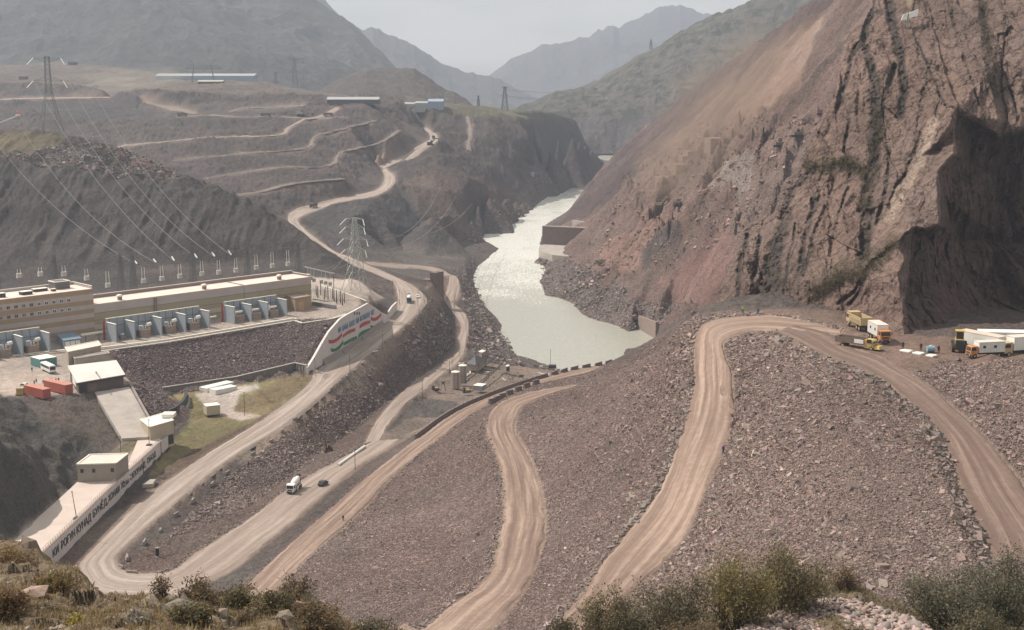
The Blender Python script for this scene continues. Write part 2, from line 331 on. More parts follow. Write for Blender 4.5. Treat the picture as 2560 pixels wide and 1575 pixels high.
# dam face right of road 4, silhouette against the pool
line((1556,903,31),(1600,873,41),(1645,846,52),(1690,815,74),(1728,798,98)); line((1556,903,30),(1546,908,20),(1530,905,6)); line((1600,865,5),(1650,840,8),(1690,812,20),(1720,795,50))
line((1450,975,52),(1560,930,48),(1640,880,60),(1700,850,84)); line((1345,1010,54),(1480,990,58),(1600,950,68),(1700,900,90)); line((1340,1100,59),(1480,1080,68),(1620,1050,84)); line((1390,1250,65),(1480,1230,73),(1590,1190,83)); line((1385,1400,72),(1450,1370,76),(1510,1340,81))
line((1728,798,100),(1722,850,100.5),(1720,910,98.5),(1712,970,96),(1700,1030,94),(1670,1115,90.8),(1640,1190,88),(1590,1275,84.8),(1500,1385,81.5),(1410,1500,78.8),(1340,1572,76.5))
# rubble face between roads 5 and 6
line((1840,860,104.5),(1900,845,105.5),(1960,870,106),(2100,915,106),(2190,960,105.8)); line((1850,1000,99.5),(1950,960,103.5),(2080,960,106),(2180,985,106)); line((1860,1200,94.5),(2000,1150,99.5),(2150,1120,103.5),(2290,1090,104.2))
line((1800,1350,90),(1950,1320,95),(2150,1290,100),(2360,1260,102)); line((1720,1450,86),(1900,1470,92),(2150,1450,98),(2400,1420,100)); line((1640,1560,82),(1900,1600,90),(2150,1600,95),(2450,1580,97)); line((2340,1150,103.6),(2370,1230,102.6),(2400,1320,101.5),(2440,1420,100),(2480,1540,98))
# plateau with the trucks
line((2100,800,106),(2200,840,106),(2300,860,106),(2420,880,106),(2560,900,106),(2800,940,106)); dline((1760,783,312),(1800,775,315),(1880,770,316),(2000,765,318),(2080,770,312)); dline((2110,775,312),(2200,810,296),(2260,830,290),(2420,838,281),(2560,842,280),(2800,852,278)); line((2200,900,106),(2320,905,106),(2400,915,106))
dline((1760,760,345),(1900,735,328),(1980,728,328),(2060,735,326),(2110,755,322)); dline((1900,700,420),(2200,700,420),(2600,700,420))
# rubble mound at right of road 6
line((2300,935,106),(2400,925,107),(2470,905,109)); dline((2520,893,230),(2580,880,227),(2700,870,224)); dline((2380,990,231),(2440,1005,221),(2520,990,213),(2620,970,208),(2760,960,200)); dline((2500,1090,204),(2560,1100,199),(2680,1100,190)); dline((2600,1220,183),(2680,1230,175)); line((2480,884,107),(2560,870,107),(2680,862,108))
# river right bank slopes
line((1380,640,5),(1440,645,9),(1500,640,22)); line((1400,720,5),(1470,730,10),(1560,740,16),(1680,760,24),(1760,790,33),(1860,800,42)); line((1630,796,9),(1672,798,12),(1740,810,22)); line((1500,760,6),(1580,790,8))
dline((1440,520,1500),(1480,470,1600),(1500,440,1750),(1520,414,2350)); dline((1540,400,2350),(1600,345,2000),(1700,262,1600),(1800,190,1400),(1900,122,1250),(1980,60,1130),(2060,0,1050),(2110,-40,1000))
dline((1470,562,1290),(1560,520,1160),(1680,440,1080),(1800,340,1000),(1920,220,960),(2040,100,930),(2150,-20,900))
dline((1500,600,1080),(1560,640,960),(1640,620,900),(1740,540,860),(1850,440,830),(1980,320,800),(2100,200,780),(2250,60,760))
dline((1500,690,960),(1600,700,900),(1700,660,850),(1800,600,800),(1900,520,760),(2000,430,740),(2200,300,720))
dline((1560,420,1650),(1650,350,1500),(1760,270,1330),(1860,190,1200),(1960,110,1100)); 
dline((1600,370,3000),(1700,300,2600),(1850,200,2300),(2060,60,2000),(2200,0,1800))   # drop behind the right ridge
# left side: embankment below the main road
line((1066,765,35),(1040,800,35),(985,853,35),(915,908,35),(845,968,35),(745,1055,35),(600,1146,35),(505,1216,35.5),(425,1288,36),(356,1345,36.5))
line((1085,735,30),(1100,760,24),(1125,800,15),(1135,840,14.5),(1120,880,14.5),(1060,940,15.5),(1010,975,18),(960,1010,21.5),(890,1070,24),(800,1130,28),(730,1185,31),(640,1250,33.5)); line((1072,720,36),(1090,700,27),(1075,680,22),(1020,665,22))
line((960,1080,27),(880,1110,29.5),(800,1145,32),(740,1190,33.5),(680,1235,34.5),(600,1295,35.5),(520,1350,36.3),(440,1405,36.6))
line((330,1400,36.8),(400,1350,36),(520,1290,35),(600,1230,33)); line((360,1425,36.5),(440,1390,36.3),(480,1345,36))
# terraced ground left of the main road
line((980,700,41),(900,690,44),(860,700,50),(850,720,51)); line((960,735,41),(950,760,44),(935,765,46.5)); line((930,700,43),(920,740,50.5),(900,760,51)); line((985,772,38.5),(962,781,40),(945,772,43.5))
line((860,560,46),(930,510,46),(1000,500,44)); line((800,560,43),(870,600,40),(930,640,30)); line((960,560,34),(1050,560,22),(1120,580,11)); dline((1000,480,1320),(1080,470,1345),(1200,490,1370),(1300,515,1600)); dline((1080,540,1180),(1180,530,1330))
dline((1110,345,1590),(1150,380,1590),(1220,420,1610),(1300,450,1700),(1370,445,1920)); dline((1100,400,1430),(1180,450,1420),(1260,490,1480),(1320,505,1640))
# upper plateau and cliff edge towards the gorge
dline((960,270,1770),(1080,266,1800),(1160,274,1825),(1250,283,1850),(1330,293,1885),(1400,302,1930),(1430,325,1990),(1465,360,2130),(1500,395,2290),(1514,417,2330)); dline((1090,258,1900),(1250,272,2050),(1380,282,2200),(1440,300,2300))
dline((1240,340,1750),(1330,350,1810),(1400,370,1930),(1460,395,2150)); dline((1250,390,1690),(1340,410,1780),(1420,425,2000))
dline((1090,262,2300),(1250,280,2500),(1330,330,2600),(1400,375,2650),(1480,387,2730)); dline((1000,245,2300),(1250,330,3300),(1480,380,3300),(1800,380,3300))
dline((-300,300,1560),(0,300,1560),(150,300,1560),(300,312,1520),(450,320,1505),(600,315,1520),(700,312,1530)); dline((-300,262,1690),(150,262,1690),(300,268,1680),(420,280,1640)); dline((860,262,1700),(900,258,1740),(980,262,1770))
dline((-300,400,1200),(150,420,1180),(300,420,1200),(400,425,1250)); dline((-300,360,1370),(150,360,1380),(280,385,1340))
dline((-300,215,1900),(0,215,1850),(120,216,1800),(300,225,1750),(470,240,1700),(560,235,1720),(660,235,1720),(760,250,1700),(900,250,1690)); dline((380,205,2050),(500,207,2000),(640,210,1980),(700,225,1950),(800,245,1850),(900,246,1850),(1000,248,1850)); dline((-300,175,2500),(0,165,2500),(200,158,2450),(330,178,2400),(420,192,2350),(640,200,2300),(800,238,2300),(1000,243,2300)); dline((-300,190,2200),(0,190,2200),(200,190,2150),(380,198,2150)); dline((-400,200,3300),(0,200,3300),(500,230,3300),(1000,262,3300))
# big dark hill behind the powerhouse
HR = [(-300,320,930),(-60,320,920),(0,323,910),(60,327,900),(130,334,890),(200,345,890),(270,362,890),(330,385,885),(400,412,880),(440,436,875),(530,470,865),(600,492,855),(640,508,850),(690,540,840),(740,568,828),(780,600,815),(815,630,800),(850,668,785)]
dline(*HR); dline(*[(a-10, b-6, d+22) for a, b, d in HR]); dline(*[(a, b+(.15 if a > 500 else .3)*120, d+110) for a, b, d in HR])
dline((-300,375,865),(0,375,860),(150,380,855),(250,395,855),(340,420,855),(420,450,852),(520,485,845)); dline((-300,400,840),(0,395,838),(120,405,838),(240,430,840),(340,450,842),(440,465,845))
dline((-300,560,775),(0,560,770),(200,570,775),(400,590,785),(560,600,795),(680,610,800),(760,640,795)); line((-300,760,52),(0,705,52),(200,690,52),(400,670,52),(600,655,52),(740,652,52),(830,672,51.5),(860,690,51))
# station yard, its edge, rubble slope, toe wall, lawn
YE = [(-300,945),(0,908),(256,878),(421,853),(736,800),(757,806),(850,793)]
line(*[(a, b, 51) for a, b in YE]); line(*[(a, b-12, 51) for a, b in YE]); line((-300,800,51),(0,780,51),(300,760,51),(600,730,51),(800,720,51),(900,750,51)); line((870,700,51),(920,752,51))
line((320,962,50.5),(270,900,50.5),(262,880,50.5)); line((420,975,39),(590,946,39.2),(700,925,40)); line((330,965,50),(360,985,46),(407,978,40)) ; line((340,968,49.8),(402,1078,41)); line((405,1085,40),(450,1052,39.5),(468,1020,39),(430,990,39.3))
line((405,1092,37.3),(450,1075,36),(478,1030,36),(440,995,36.3)); line((460,1010,36.4),(560,1030,36.4),(640,1050,36.8)); line((440,1150,36.6),(520,1080,36.4)); line((640,960,36.4),(720,940,36.6),(760,950,37)); line((430,1120,36.4),(380,1180,36.6),(425,1180,36.8))
# bus yard, chute sides, terrace
line((0,985,51),(60,990,51),(120,1000,50.8),(190,985,50.8)); line((-200,960,51),(-100,930,51)); line((190,985,50.6),(232,980,50.4),(330,962,50.4)); line((240,984,48.8),(303,1094,42)); line((322,968,48.8),(375,1076,42)); line((120,1010,50),(170,1040,48),(230,1090,45),(290,1110,43.5)); line((200,1130,43.3),(300,1105,42.6),(375,1090,42.6))
line((26,1362,42.2),(105,1290,42.2),(193,1212,42.2),(250,1150,42.3),(330,1110,42.4)); line((60,1375,42.2),(195,1245,42.2),(365,1100,42.2)); line((20,1360,41.8),(100,1285,41.8),(188,1206,41.8),(240,1150,42.3))

WALLA = [(40,1452,42.2),(102,1392,42.2),(190,1308,42.2),(287,1214,42.2),(340,1165,42.2),(417,1094,42.2)]
def wallpair(base, hi, lo, off=.9, offhi=3.4):      # two terrain lines hugging a wall: world points, heights on the two sides
    b = np.array(base, float)[:, :2]; tg = np.gradient(b, axis=0); nn = np.c_[-tg[:, 1], tg[:, 0]]; nn /= np.linalg.norm(nn, axis=1)[:, None]
    LINES.append(densify([(p[0]+n[0]*offhi, p[1]+n[1]*offhi, h) for p, n, h in zip(b, nn, hi)], step=.004))
    LINES.append(densify([(p[0]-n[0]*off, p[1]-n[1]*off, h) for p, n, h in zip(b, nn, lo)], step=.004))
WA = [P(*q) for q in WALLA]
wallpair(WA, [42.2]*6, [36.4, 36.4, 36.4, 36.8, 37.8, 38.9])
WBB = [(768,939,36.6),(785,928,36.4),(804,916,36.2),(822,905,36.1),(850,888,36),(864,879,36),(920,840,36.1),(937,827,36.2),(953,815,36.4),(969,804,36.5)]
WBT = [917,890,856,826,794,785,755,767,780,787]
WB = [P(*q) for q in WBB]; WBH = [(q[1]-t)*w[1]/F for q, t, w in zip(WBB, WBT, WB)]
wallpair(WB, [min(50.6, q[2]+h-1.2) for q, h in zip(WBB, WBH)], [q[2] for q in WBB])
QW = [P(1598,821,0), P(1620,834,0), P(1642,847,0)]; wallpair(QW, [7, 8, 8.5], [-2.5]*3, .9, 2.2)
TW = [P(407,984,36.5), P(500,970,36.5), P(590,958,36.5), P(738,928,36.5), P(768,938,36.6)]; TWH = [2.4, 2.4, 2.6, 3.6, 4.2]
wallpair(TW, [36.4+h-.5 for h in TWH], [36.4]*5)
# dark slope at far left
line((0,985,51.5),(70,1020,51),(150,1065,50),(215,1110,46.5),(250,1125,44.5)); line((-60,990,58),(0,1040,57),(80,1100,53),(150,1140,49),(215,1160,44.5)); line((-150,1000,66),(0,1130,60),(80,1180,52),(130,1210,45)); line((-200,1100,68),(0,1230,53),(60,1270,46)); line((-200,1250,62),(-50,1330,46),(10,1350,42)); line((-300,1000,75),(-320,1200,75),(-300,1350,60)); line((-300,1450,48),(0,1500,40),(200,1600,38),(500,1650,40),(800,1700,60))
# outer frame so every grid point is covered
for x_, y_, z_ in [(-60, 60, 60), (60, 60, 80), (-60, 110, 55), (70, 120, 92), (-110, 200, 50), (120, 200, 112), (160, 300, 118), (-200, 400, 80), (240, 420, 125), (300, 600, 160), (420, 800, 230), (-420, 800, 70), (520, 1100, 320), (-560, 1100, 110), (-1000, 1900, 150), (700, 1600, 330), (900, 2200, 260), (-1000, 2300, 190), (-2000, 3500, 170), (1800, 3500, 120), (0, 3500, 60)]:
    LINES.append([(x_, y_, z_)])
pts = []; 
for l in LINES:
    for p in l:
        if p[1] > 40 and p[1] < 3800: pts.append(p)
for x_, y_ in ((-40, 50), (40, 50)): pts.append((x_, y_, 70))
pa = np.array(pts)
UX = np.linspace(-.46, .46, 1060); VY = np.linspace(math.log(110), math.log(3300), 1280)
zz, cov = tin(np.c_[pa[:, 0]/pa[:, 1], np.log(pa[:, 1])], pa[:, 2], UX, VY, 1., .5)
Z = zz[..., 0]
bad = ~cov; Z[bad] = 60
# ---------------------------------------------------------------- terrain grid -> regions, colour, roughness
def blur(a, n=1):
    for _ in range(n):
        b = np.concatenate([a[:1], a, a[-1:]], 0); a = (b[:-2]+2*a+b[2:])/4; b = np.concatenate([a[:, :1], a, a[:, -1:]], 1); a = (b[:, :-2]+2*a+b[:, 2:])/4
    return a
U2, V2 = np.meshgrid(UX, VY); YY = np.exp(V2); XX = U2*YY
Zb = blur(Z.copy(), 2); Zb[:3] = Z[:3]; Zb[-3:] = Z[-3:]; Zb[:, :3] = Z[:, :3]; Zb[:, -3:] = Z[:, -3:]
Z = Zb
PX, PY = proj(XX, YY, Z)
w1 = fbm(XX/14, YY/14, o=4, s=3); w2 = fbm(XX/14, YY/14, o=4, s=9)
def region(poly, dmin=0, dmax=9999, jit=1.0):
    m = inpoly(PX+w1*7*jit*F/1100/np.maximum(YY, 60)*100/31, PY+w2*3*jit*F/1100/np.maximum(YY, 60)*100/31, poly)
    return m & (YY > dmin) & (YY < dmax)
ALB = np.zeros(Z.shape+(3,)); RUB = np.zeros(Z.shape); AMP = np.zeros(Z.shape)
def setr(m, col=None, rub=None, amp=None):
    if col is not None: ALB[m] = col
    if rub is not None: RUB[m] = rub
    if amp is not None: AMP[m] = amp
BROWN = (.125, .105, .098)
setr(np.ones(Z.shape, bool), BROWN, .35, .9)
DAM = (.225, .176, .162)
# dam body
setr(region([(560,1500),(700,1380),(900,1200),(1050,1090),(1180,1010),(1290,972),(1560,902),(1740,790),(1810,775),(2120,780),(2300,850),(2560,860),(3200,860),(3200,2500),(400,2500)], 0, 640), DAM, 1, .35)
setr(region([(560,1500),(700,1380),(900,1200),(1050,1090),(1180,1010),(1290,972),(1560,902),(1600,870),(1725,800),(1725,900),(1690,1100),(1500,1400),(1300,1640),(400,1700)], 0, 640), (.195, .152, .144), 1, .3)
# terraced slopes far left
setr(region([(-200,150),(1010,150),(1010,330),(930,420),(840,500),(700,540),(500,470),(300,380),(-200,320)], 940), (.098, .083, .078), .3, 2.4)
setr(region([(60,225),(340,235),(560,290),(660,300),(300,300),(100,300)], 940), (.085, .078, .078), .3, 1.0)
setr(region([(300,262),(700,255),(760,280),(420,300)], 940), (.11, .10, .094), .3, 1.5)
setr(region([(-200,150),(800,150),(900,250),(450,232),(150,212),(-200,208)], 1200), (.150, .128, .112), .3, 1.5)
# gorge slopes left of the river
setr(region([(1010,300),(1090,262),(1400,296),(1520,420),(1380,470),(1230,560),(1180,620),(1000,600),(740,570),(720,540),(860,510),(1000,480),(990,400),(1090,350)], 850), (.090, .078, .073), .4, 2.2)
setr(region([(1080,255),(1260,270),(1420,296),(1390,306),(1250,296),(1090,280)], 1500), (.125, .118, .080), .2, 1.0)
setr(region([(740,540),(860,505),(1000,490),(1120,500),(1130,600),(960,620),(830,620)], 900), (.085, .080, .080), .3, 1.6)
setr(region([(1000,450),(1130,420),(1290,480),(1310,530),(1180,600),(1060,560)], 900), (.125, .100, .090), .5, 1.5)
# river bank boulders
setr(region([(1330,430),(1500,420),(1420,450),(1380,500),(1320,545),(1210,590),(1190,640),(1200,700),(1220,780),(1270,850),(1300,905),(1430,935),(1390,945),(1240,925),(1180,880),(1170,800),(1140,700),(1110,640),(1130,590),(1200,545),(1300,500)], 600), (.155, .135, .130), 1, .9)
setr(region([(870,640),(1180,600),(1190,640),(1160,660),(1060,700),(980,690)], 700), (.14, .128, .12), .6, .8)
# dark hill behind the powerhouse
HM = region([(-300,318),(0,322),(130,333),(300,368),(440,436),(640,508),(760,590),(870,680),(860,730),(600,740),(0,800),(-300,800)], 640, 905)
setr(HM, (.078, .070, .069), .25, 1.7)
setr(region([(-300,322),(130,335),(270,362),(340,385),(250,400),(100,385),(-300,380)], 640, 905), (.150, .128, .085), .2, .8)
setr(region([(100,385),(180,345),(270,362),(450,430),(440,452),(330,448),(200,425),(-50,402)], 640, 905), (.155, .132, .125), 1, 1.2)
setr(region([(200,345),(270,362),(330,400),(450,425),(430,440),(340,430),(300,405)], 640, 905), (.20, .125, .115), .6, .8)
# right bank scree and slope
setr(region([(1340,640),(1500,420),(2100,-60),(2400,-200),(2400,500),(1850,830),(1500,830)], 640, 2500), (.19, .140, .125), .6, 1.4)
setr(region([(1480,470),(1560,380),(1900,90),(2060,-10),(2100,-10),(1960,120),(1780,270),(1640,400),(1520,520),(1380,580)], 900, 2500), (.115, .088, .085), .4, 1.6)
setr(region([(1500,640),(1620,560),(1740,470),(1850,400),(1840,470),(1720,590),(1600,690),(1500,700)], 640, 1400), (.24, .160, .135), .3, .9)
setr(region([(1340,650),(1400,650),(1480,690),(1600,760),(1720,790),(1620,830),(1500,815),(1420,760),(1350,720)], 640, 1400), (.20, .165, .158), 1, 1.3)
setr(region([(1640,700),(1740,640),(1810,560),(1850,700),(1850,790),(1720,790)], 600, 1400), (.22, .145, .13), .5, .6)
setr(region([(1800,330),(1990,90),(2060,60),(2000,220),(1900,330),(1780,420),(1640,450)], 640, 1400), (.26, .185, .155), .2, 1.2)
setr(region([(1600,470),(1680,400),(1750,335),(1900,300),(2100,300),(2100,520),(1850,600),(1720,560),(1620,560)], 640, 1400), (.215, .158, .140), .5, 1.2)
setr(region([(1760,480),(1800,430),(1860,400),(1885,430),(1870,490),(1800,500)], 640, 1400), (.31, .265, .25), .5, 1.2)
setr(region([(1604,672),(1604,640),(1660,600),(1700,572),(1715,590),(1670,640),(1620,690)], 640, 1400), (.115, .092, .088), .3, 1.2)
setr(region([(1498,735),(1500,690),(1540,668),(1562,690),(1530,720)], 640, 1400), (.15, .105, .09), .3, 1.2)
# embankments
setr(region([(1085,735),(1120,800),(1135,860),(1060,935),(900,1065),(640,1255),(560,1255),(860,975),(1000,860)], 300, 900), (.155, .122, .118), .9, .3)
setr(region([(300,1400),(600,1250),(900,1070),(960,1020),(1000,1050),(860,1150),(600,1330),(480,1400),(380,1440),(300,1430)], 250, 700), (.165, .128, .116), .7, .7)
setr(region([(905,1110),(1000,1060),(1100,950),(1180,905),(1300,915),(1440,935),(1240,980),(1060,1070),(960,1130)], 350, 900), (.25, .200, .172), .35, .5)
setr(region([(1000,1030),(1040,995),(1130,1000),(1160,1018),(1110,1040),(1000,1045)], 300, 900), (.125, .115, .11), .3, 1.2)
setr(region([(1000,790),(1080,700),(1110,680),(1130,700),(1110,745),(1075,800),(900,1000),(760,1090),(600,1160),(590,1150),(860,960)], 300, 1000), (.27, .215, .18), .3, .5)
# station yard and its rubble slope
setr(region([(-400,1200),(-300,760),(0,700),(200,690),(600,655),(860,680),(960,745),(920,760),(850,800),(757,808),(421,856),(262,880),(330,960),(190,990),(60,990),(-100,990)], 380, 740, .2), (.43, .365, .325), .05, .05)
setr(region([(262,880),(421,853),(736,800),(850,795),(830,840),(780,920),(765,930),(412,992),(330,960)], 380, 760, .3), (.135, .108, .108), 1, .35)
setr(region([(330,960),(345,962),(412,985),(470,1010),(465,1050),(405,1086)], 380, 760, .3), (.135, .108, .108), 1, .3)
setr(region([(412,990),(764,935),(800,940),(660,1048),(456,1168),(370,1192),(425,1110),(470,1060),(480,1020)], 300, 760, .5), (.225, .195, .105), .1, .25)
setr(region([(600,1000),(640,985),(700,945),(790,942),(740,985),(640,1030),(585,1032)], 300, 760, .4), (.205, .155, .095), .15, .5)
setr(region([(485,985),(640,960),(650,972),(600,985),(584,1028),(655,1040),(600,1052),(530,1030)], 300, 760, .25), (.50, .43, .39), .0, .02)
setr(region([(640,1050),(700,1010),(720,1012),(500,1140),(456,1172),(375,1196),(400,1180),(470,1135)], 300, 760, .4), (.16, .120, .095), .4, .4)
setr(region([(-400,560),(870,560),(905,690),(860,700),(770,690),(600,712),(300,752),(-400,800)], 672, 905, .3), (.092, .083, .080), .3, .8)
setr(region([(1900,772),(2110,772),(2300,842),(2700,850),(2700,905),(2480,900),(2400,925),(2290,930),(2190,950),(2080,872),(1960,836)], 100, 345, .2), (.185, .134, .112), .1, .12)
setr(region([(2340,905),(2400,900),(2450,925),(2400,945),(2330,930)], 100, 345, .3), (.15, .13, .125), .9, .4)
# yard slope, terrace, dark mound at far left
setr(region([(60,990),(190,985),(236,980),(300,1094),(370,1110),(230,1220),(180,1140)], 250, 620, .6), (.128, .108, .096), .5, .8)
setr(region([(20,1362),(193,1212),(250,1150),(330,1090),(420,1090),(102,1394)], 200, 620, .2), (.50, .43, .385), 0, .02)
setr(region([(190,1205),(250,1150),(320,1100),(375,1092),(330,1130),(290,1170)], 200, 620, .3), (.17, .15, .10), .2, .1)
setr(region([(-300,900),(0,985),(150,1065),(250,1127),(240,1150),(180,1212),(15,1362),(-300,1500)], 150, 620, .5), (.10, .094, .088), .35, 1.3)
setr(region([(90,1420),(350,1240),(460,1170),(480,1190),(300,1340),(200,1460)], 200, 620, .3), (.22, .17, .145), .2, .2)
# road beds are smooth
from functools import reduce
def raster_strip(L_, R_):
    n = len(L_); pp = np.r_[L_, R_]; uv = np.c_[pp[:, 0]/pp[:, 1], np.log(pp[:, 1])]
    out = np.zeros(Z.shape, bool)
    for i in range(n-1):
        quad = [uv[i], uv[i+1], uv[n+i+1], uv[n+i]]
        q = np.array(quad); i0, i1 = np.searchsorted(UX, [q[:, 0].min(), q[:, 0].max()]); j0, j1 = np.searchsorted(VY, [q[:, 1].min(), q[:, 1].max()])
        i0 = max(0, i0-1); j0 = max(0, j0-1); i1 += 1; j1 += 1
        out[j0:j1, i0:i1] |= inpoly(U2[j0:j1, i0:i1], V2[j0:j1, i0:i1], quad)
    return out
RM = np.zeros(Z.shape, bool)
for nm, (L_, R_) in ROADS.items():
    m = raster_strip(L_, R_); RM |= m
Rf = blur(RM.astype(float), 3)
ALB += (np.array([.27, .205, .17])-ALB)*np.clip(Rf*1.6, 0, 1)[..., None]
RUB *= 1-np.clip(Rf*2, 0, 1); AMP *= 1-np.clip(Rf*2.2, 0, 1)
AMP = blur(AMP, 3); RUB = blur(RUB, 1); ALB = blur(ALB, 2)
# broad albedo mottling (different spoil tipped side by side)
t1 = fbm(XX/55, YY/55, o=4, s=21)[..., None]; t2 = fbm(XX/22, YY/22, o=4, s=31)[..., None]
ALB *= 1+.30*t1; ALB *= 1+t2*np.array([.12, .03, .02])
# relief
sc_ = np.clip(YY/500, .35, 4)
n_big = fbm(XX/38, YY/38, Z/38, o=5, s=41, g=.55); n_sm = fbm(XX/6, YY/6, Z/6, o=4, s=51, g=.6); rg = fbm(XX/60, YY/60, Z/90, o=5, s=61, ridge=True)
far = np.clip((YY-800)/900, 0, 1)
n_fi = fbm(XX/1.9, YY/2.6, o=3, s=55, g=.65)
Zd = AMP*(n_sm*1.1+n_fi*.32*(1+far*2)+n_big*1.6*(.5+far)+(rg-.2)*2.6*far)
# rills running down the dark hill and the scree
gy_, gx_ = np.gradient(Z); 
hill = blur(HM.astype(float), 4)*np.clip((Z-54)/12, 0, 1)
Zd += hill*(fbm(XX/9, YY/45, o=4, s=71, ridge=True)*3.2)
rb = blur(region([(1340,640),(1500,420),(2100,-60),(2400,-200),(2400,500),(1850,830),(1500,830)], 640, 2500).astype(float), 6)
Zd += rb*(fbm((XX*.35+YY*.94)/16, (XX*.94-YY*.35)/120, o=5, s=81, ridge=True)*8+fbm(XX/30, YY/50, Z/30, o=5, s=85, ridge=True)*4)
lump = blur(region([(-300,900),(0,985),(150,1065),(250,1127),(240,1150),(180,1212),(15,1362),(-300,1500)], 150, 620, .5).astype(float), 8)
Zd += lump*(fbm(XX/22, YY/30, o=4, s=91, ridge=True)*4)
bould = blur((RUB > .85).astype(float)*(YY > 640), 2); cb, cd, ce = cellid(XX/5, YY/5, 5); Zd += bould*(np.clip(.55-cd, 0, 1)*3.2*(.5+.5*cb))
knoll = blur(region([(1560,500),(1600,440),(1680,400),(1750,335),(1900,300),(2100,300),(2100,520),(1850,600),(1700,560),(1600,580)], 640, 1400).astype(float), 6)
Zd += knoll*(facet(XX/26, YY/34, 4, 1.2, 1.)*7+facet(XX/9, YY/12, 6, 1.2, 1.)*2.6+fbm(XX/14, YY/14, o=4, s=86)*3)
for (a_, b_, r_, h_) in ((1650, 605, 26, 9), (1610, 640, 16, 7), (1680, 585, 16, 7), (1530, 700, 15, 6), (1500, 720, 9, 5), (1560, 480, 14, 7), (1575, 510, 12, 5), (1700, 540, 14, 5)):
    q_ = (PX-a_)**2/(r_*1.6)**2+(PY-b_)**2/(r_*.8)**2; Zd += np.where((YY > 640) & (YY < 1500), np.exp(-q_*1.5)*h_*(1+.6*facet(XX/8, YY/8, 9)), 0)
Zd *= np.where(YY > 800, np.clip((Z+2)/26, .12, 1), 1)
Z += Zd
STEP = 1
co = np.stack([XX, YY, Z], -1).reshape(-1, 3)
fc = gridfaces(len(VY), len(UX))
fy = YY[:-1, :-1].ravel(); fpx = PX[:-1, :-1].ravel(); fpy = PY[:-1, :-1].ravel()
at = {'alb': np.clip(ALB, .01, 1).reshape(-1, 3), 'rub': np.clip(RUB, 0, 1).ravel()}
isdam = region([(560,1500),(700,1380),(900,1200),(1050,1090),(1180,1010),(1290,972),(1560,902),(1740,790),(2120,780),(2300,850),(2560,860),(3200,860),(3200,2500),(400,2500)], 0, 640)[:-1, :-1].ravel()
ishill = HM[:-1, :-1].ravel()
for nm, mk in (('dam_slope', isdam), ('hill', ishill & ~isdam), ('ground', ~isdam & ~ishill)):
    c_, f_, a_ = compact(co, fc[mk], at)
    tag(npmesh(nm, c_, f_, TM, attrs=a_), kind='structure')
def hgt(x, y):
    u = np.clip((x/y-UX[0])/(UX[1]-UX[0]), 0, len(UX)-1.001); v = np.clip((math.log(y)-VY[0])/(VY[1]-VY[0]), 0, len(VY)-1.001)
    i, j = int(u), int(v); a, b = u-i, v-j
    return float((Z[j, i]*(1-a)+Z[j, i+1]*a)*(1-b)+(Z[j+1, i]*(1-a)+Z[j+1, i+1]*a)*b)
def G(px, py, dmin=0, dmax=9999):      # the ground point seen at this place of the photograph
    lo = None
    dx, dy, dz = ray(px, py)
    t0 = max(115, dmin)/dy; t = t0
    while t*dy < min(3200, dmax):
        x, y, z = dx*t, dy*t, CAMZ+dz*t
        if z < hgt(x, y):
            a, b = t/1.004, t
            for _ in range(14):
                m_ = (a+b)/2
                if CAMZ+dz*m_ < hgt(dx*m_, dy*m_): b = m_
                else: a = m_
            return Vector((dx*b, dy*b, CAMZ+dz*b))
        t *= 1.004
    return Vector((x, y, z))
# ---------------------------------------------------------------- roads
def road_mat(name, c0, c1, c2):
    m = bpy.data.materials.new(name); t, b = nodes(m); L = t.links.new
    b.inputs['Roughness'].default_value = .9; b.inputs['Specular IOR Level'].default_value = .15
    uv = N(t, 'ShaderNodeAttribute', attribute_name='ruv'); s = N(t, 'ShaderNodeSeparateXYZ'); L(uv.outputs['Vector'], s.inputs[0])
    g = N(t, 'ShaderNodeNewGeometry')
    wn = N(t, 'ShaderNodeTexNoise', i={'Scale': .05, 'Detail': 3}); L(g.outputs['Position'], wn.inputs['Vector'])
    w = N(t, 'ShaderNodeMath', operation='MULTIPLY_ADD', i={1: .12}); L(wn.outputs[0], w.inputs[0]); L(s.outputs[0], w.inputs[2])
    cv = N(t, 'ShaderNodeCombineXYZ'); L(w.outputs[0], cv.inputs[0]); mu = N(t, 'ShaderNodeMath', operation='MULTIPLY', i={1: .0022}); L(s.outputs[1], mu.inputs[0]); L(mu.outputs[0], cv.inputs[1])
    n1 = N(t, 'ShaderNodeTexNoise', i={'Scale': 7, 'Detail': 5, 'Roughness': .5}); L(cv.outputs[0], n1.inputs['Vector'])
    n2 = N(t, 'ShaderNodeTexNoise', i={'Scale': 40, 'Detail': 4, 'Roughness': .6}); L(cv.outputs[0], n2.inputs['Vector'])
    ad = N(t, 'ShaderNodeMath', operation='MULTIPLY_ADD', i={1: .4}); L(n2.outputs[0], ad.inputs[0]); L(n1.outputs[0], ad.inputs[2])
    n3 = N(t, 'ShaderNodeTexNoise', i={'Scale': .7, 'Detail': 6, 'Roughness': .7}); L(g.outputs['Position'], n3.inputs['Vector'])
    a2 = N(t, 'ShaderNodeMath', operation='MULTIPLY_ADD', i={1: .28}); L(n3.outputs[0], a2.inputs[0]); L(ad.outputs[0], a2.inputs[2])
    cr = N(t, 'ShaderNodeValToRGB'); e = cr.color_ramp.elements; e[0].position = .62; e[0].color = (*c0, 1); e[1].position = 1.0; e[1].color = (*c2, 1); q = e.new(.84); q.color = (*c1, 1)
    L(a2.outputs[0], cr.inputs[0]); L(cr.outputs[0], b.inputs['Base Color'])
    bp = N(t, 'ShaderNodeBump', i={'Strength': .5, 'Distance': .25}); L(a2.outputs[0], bp.inputs['Height']); L(bp.outputs[0], b.inputs['Normal'])
    return m
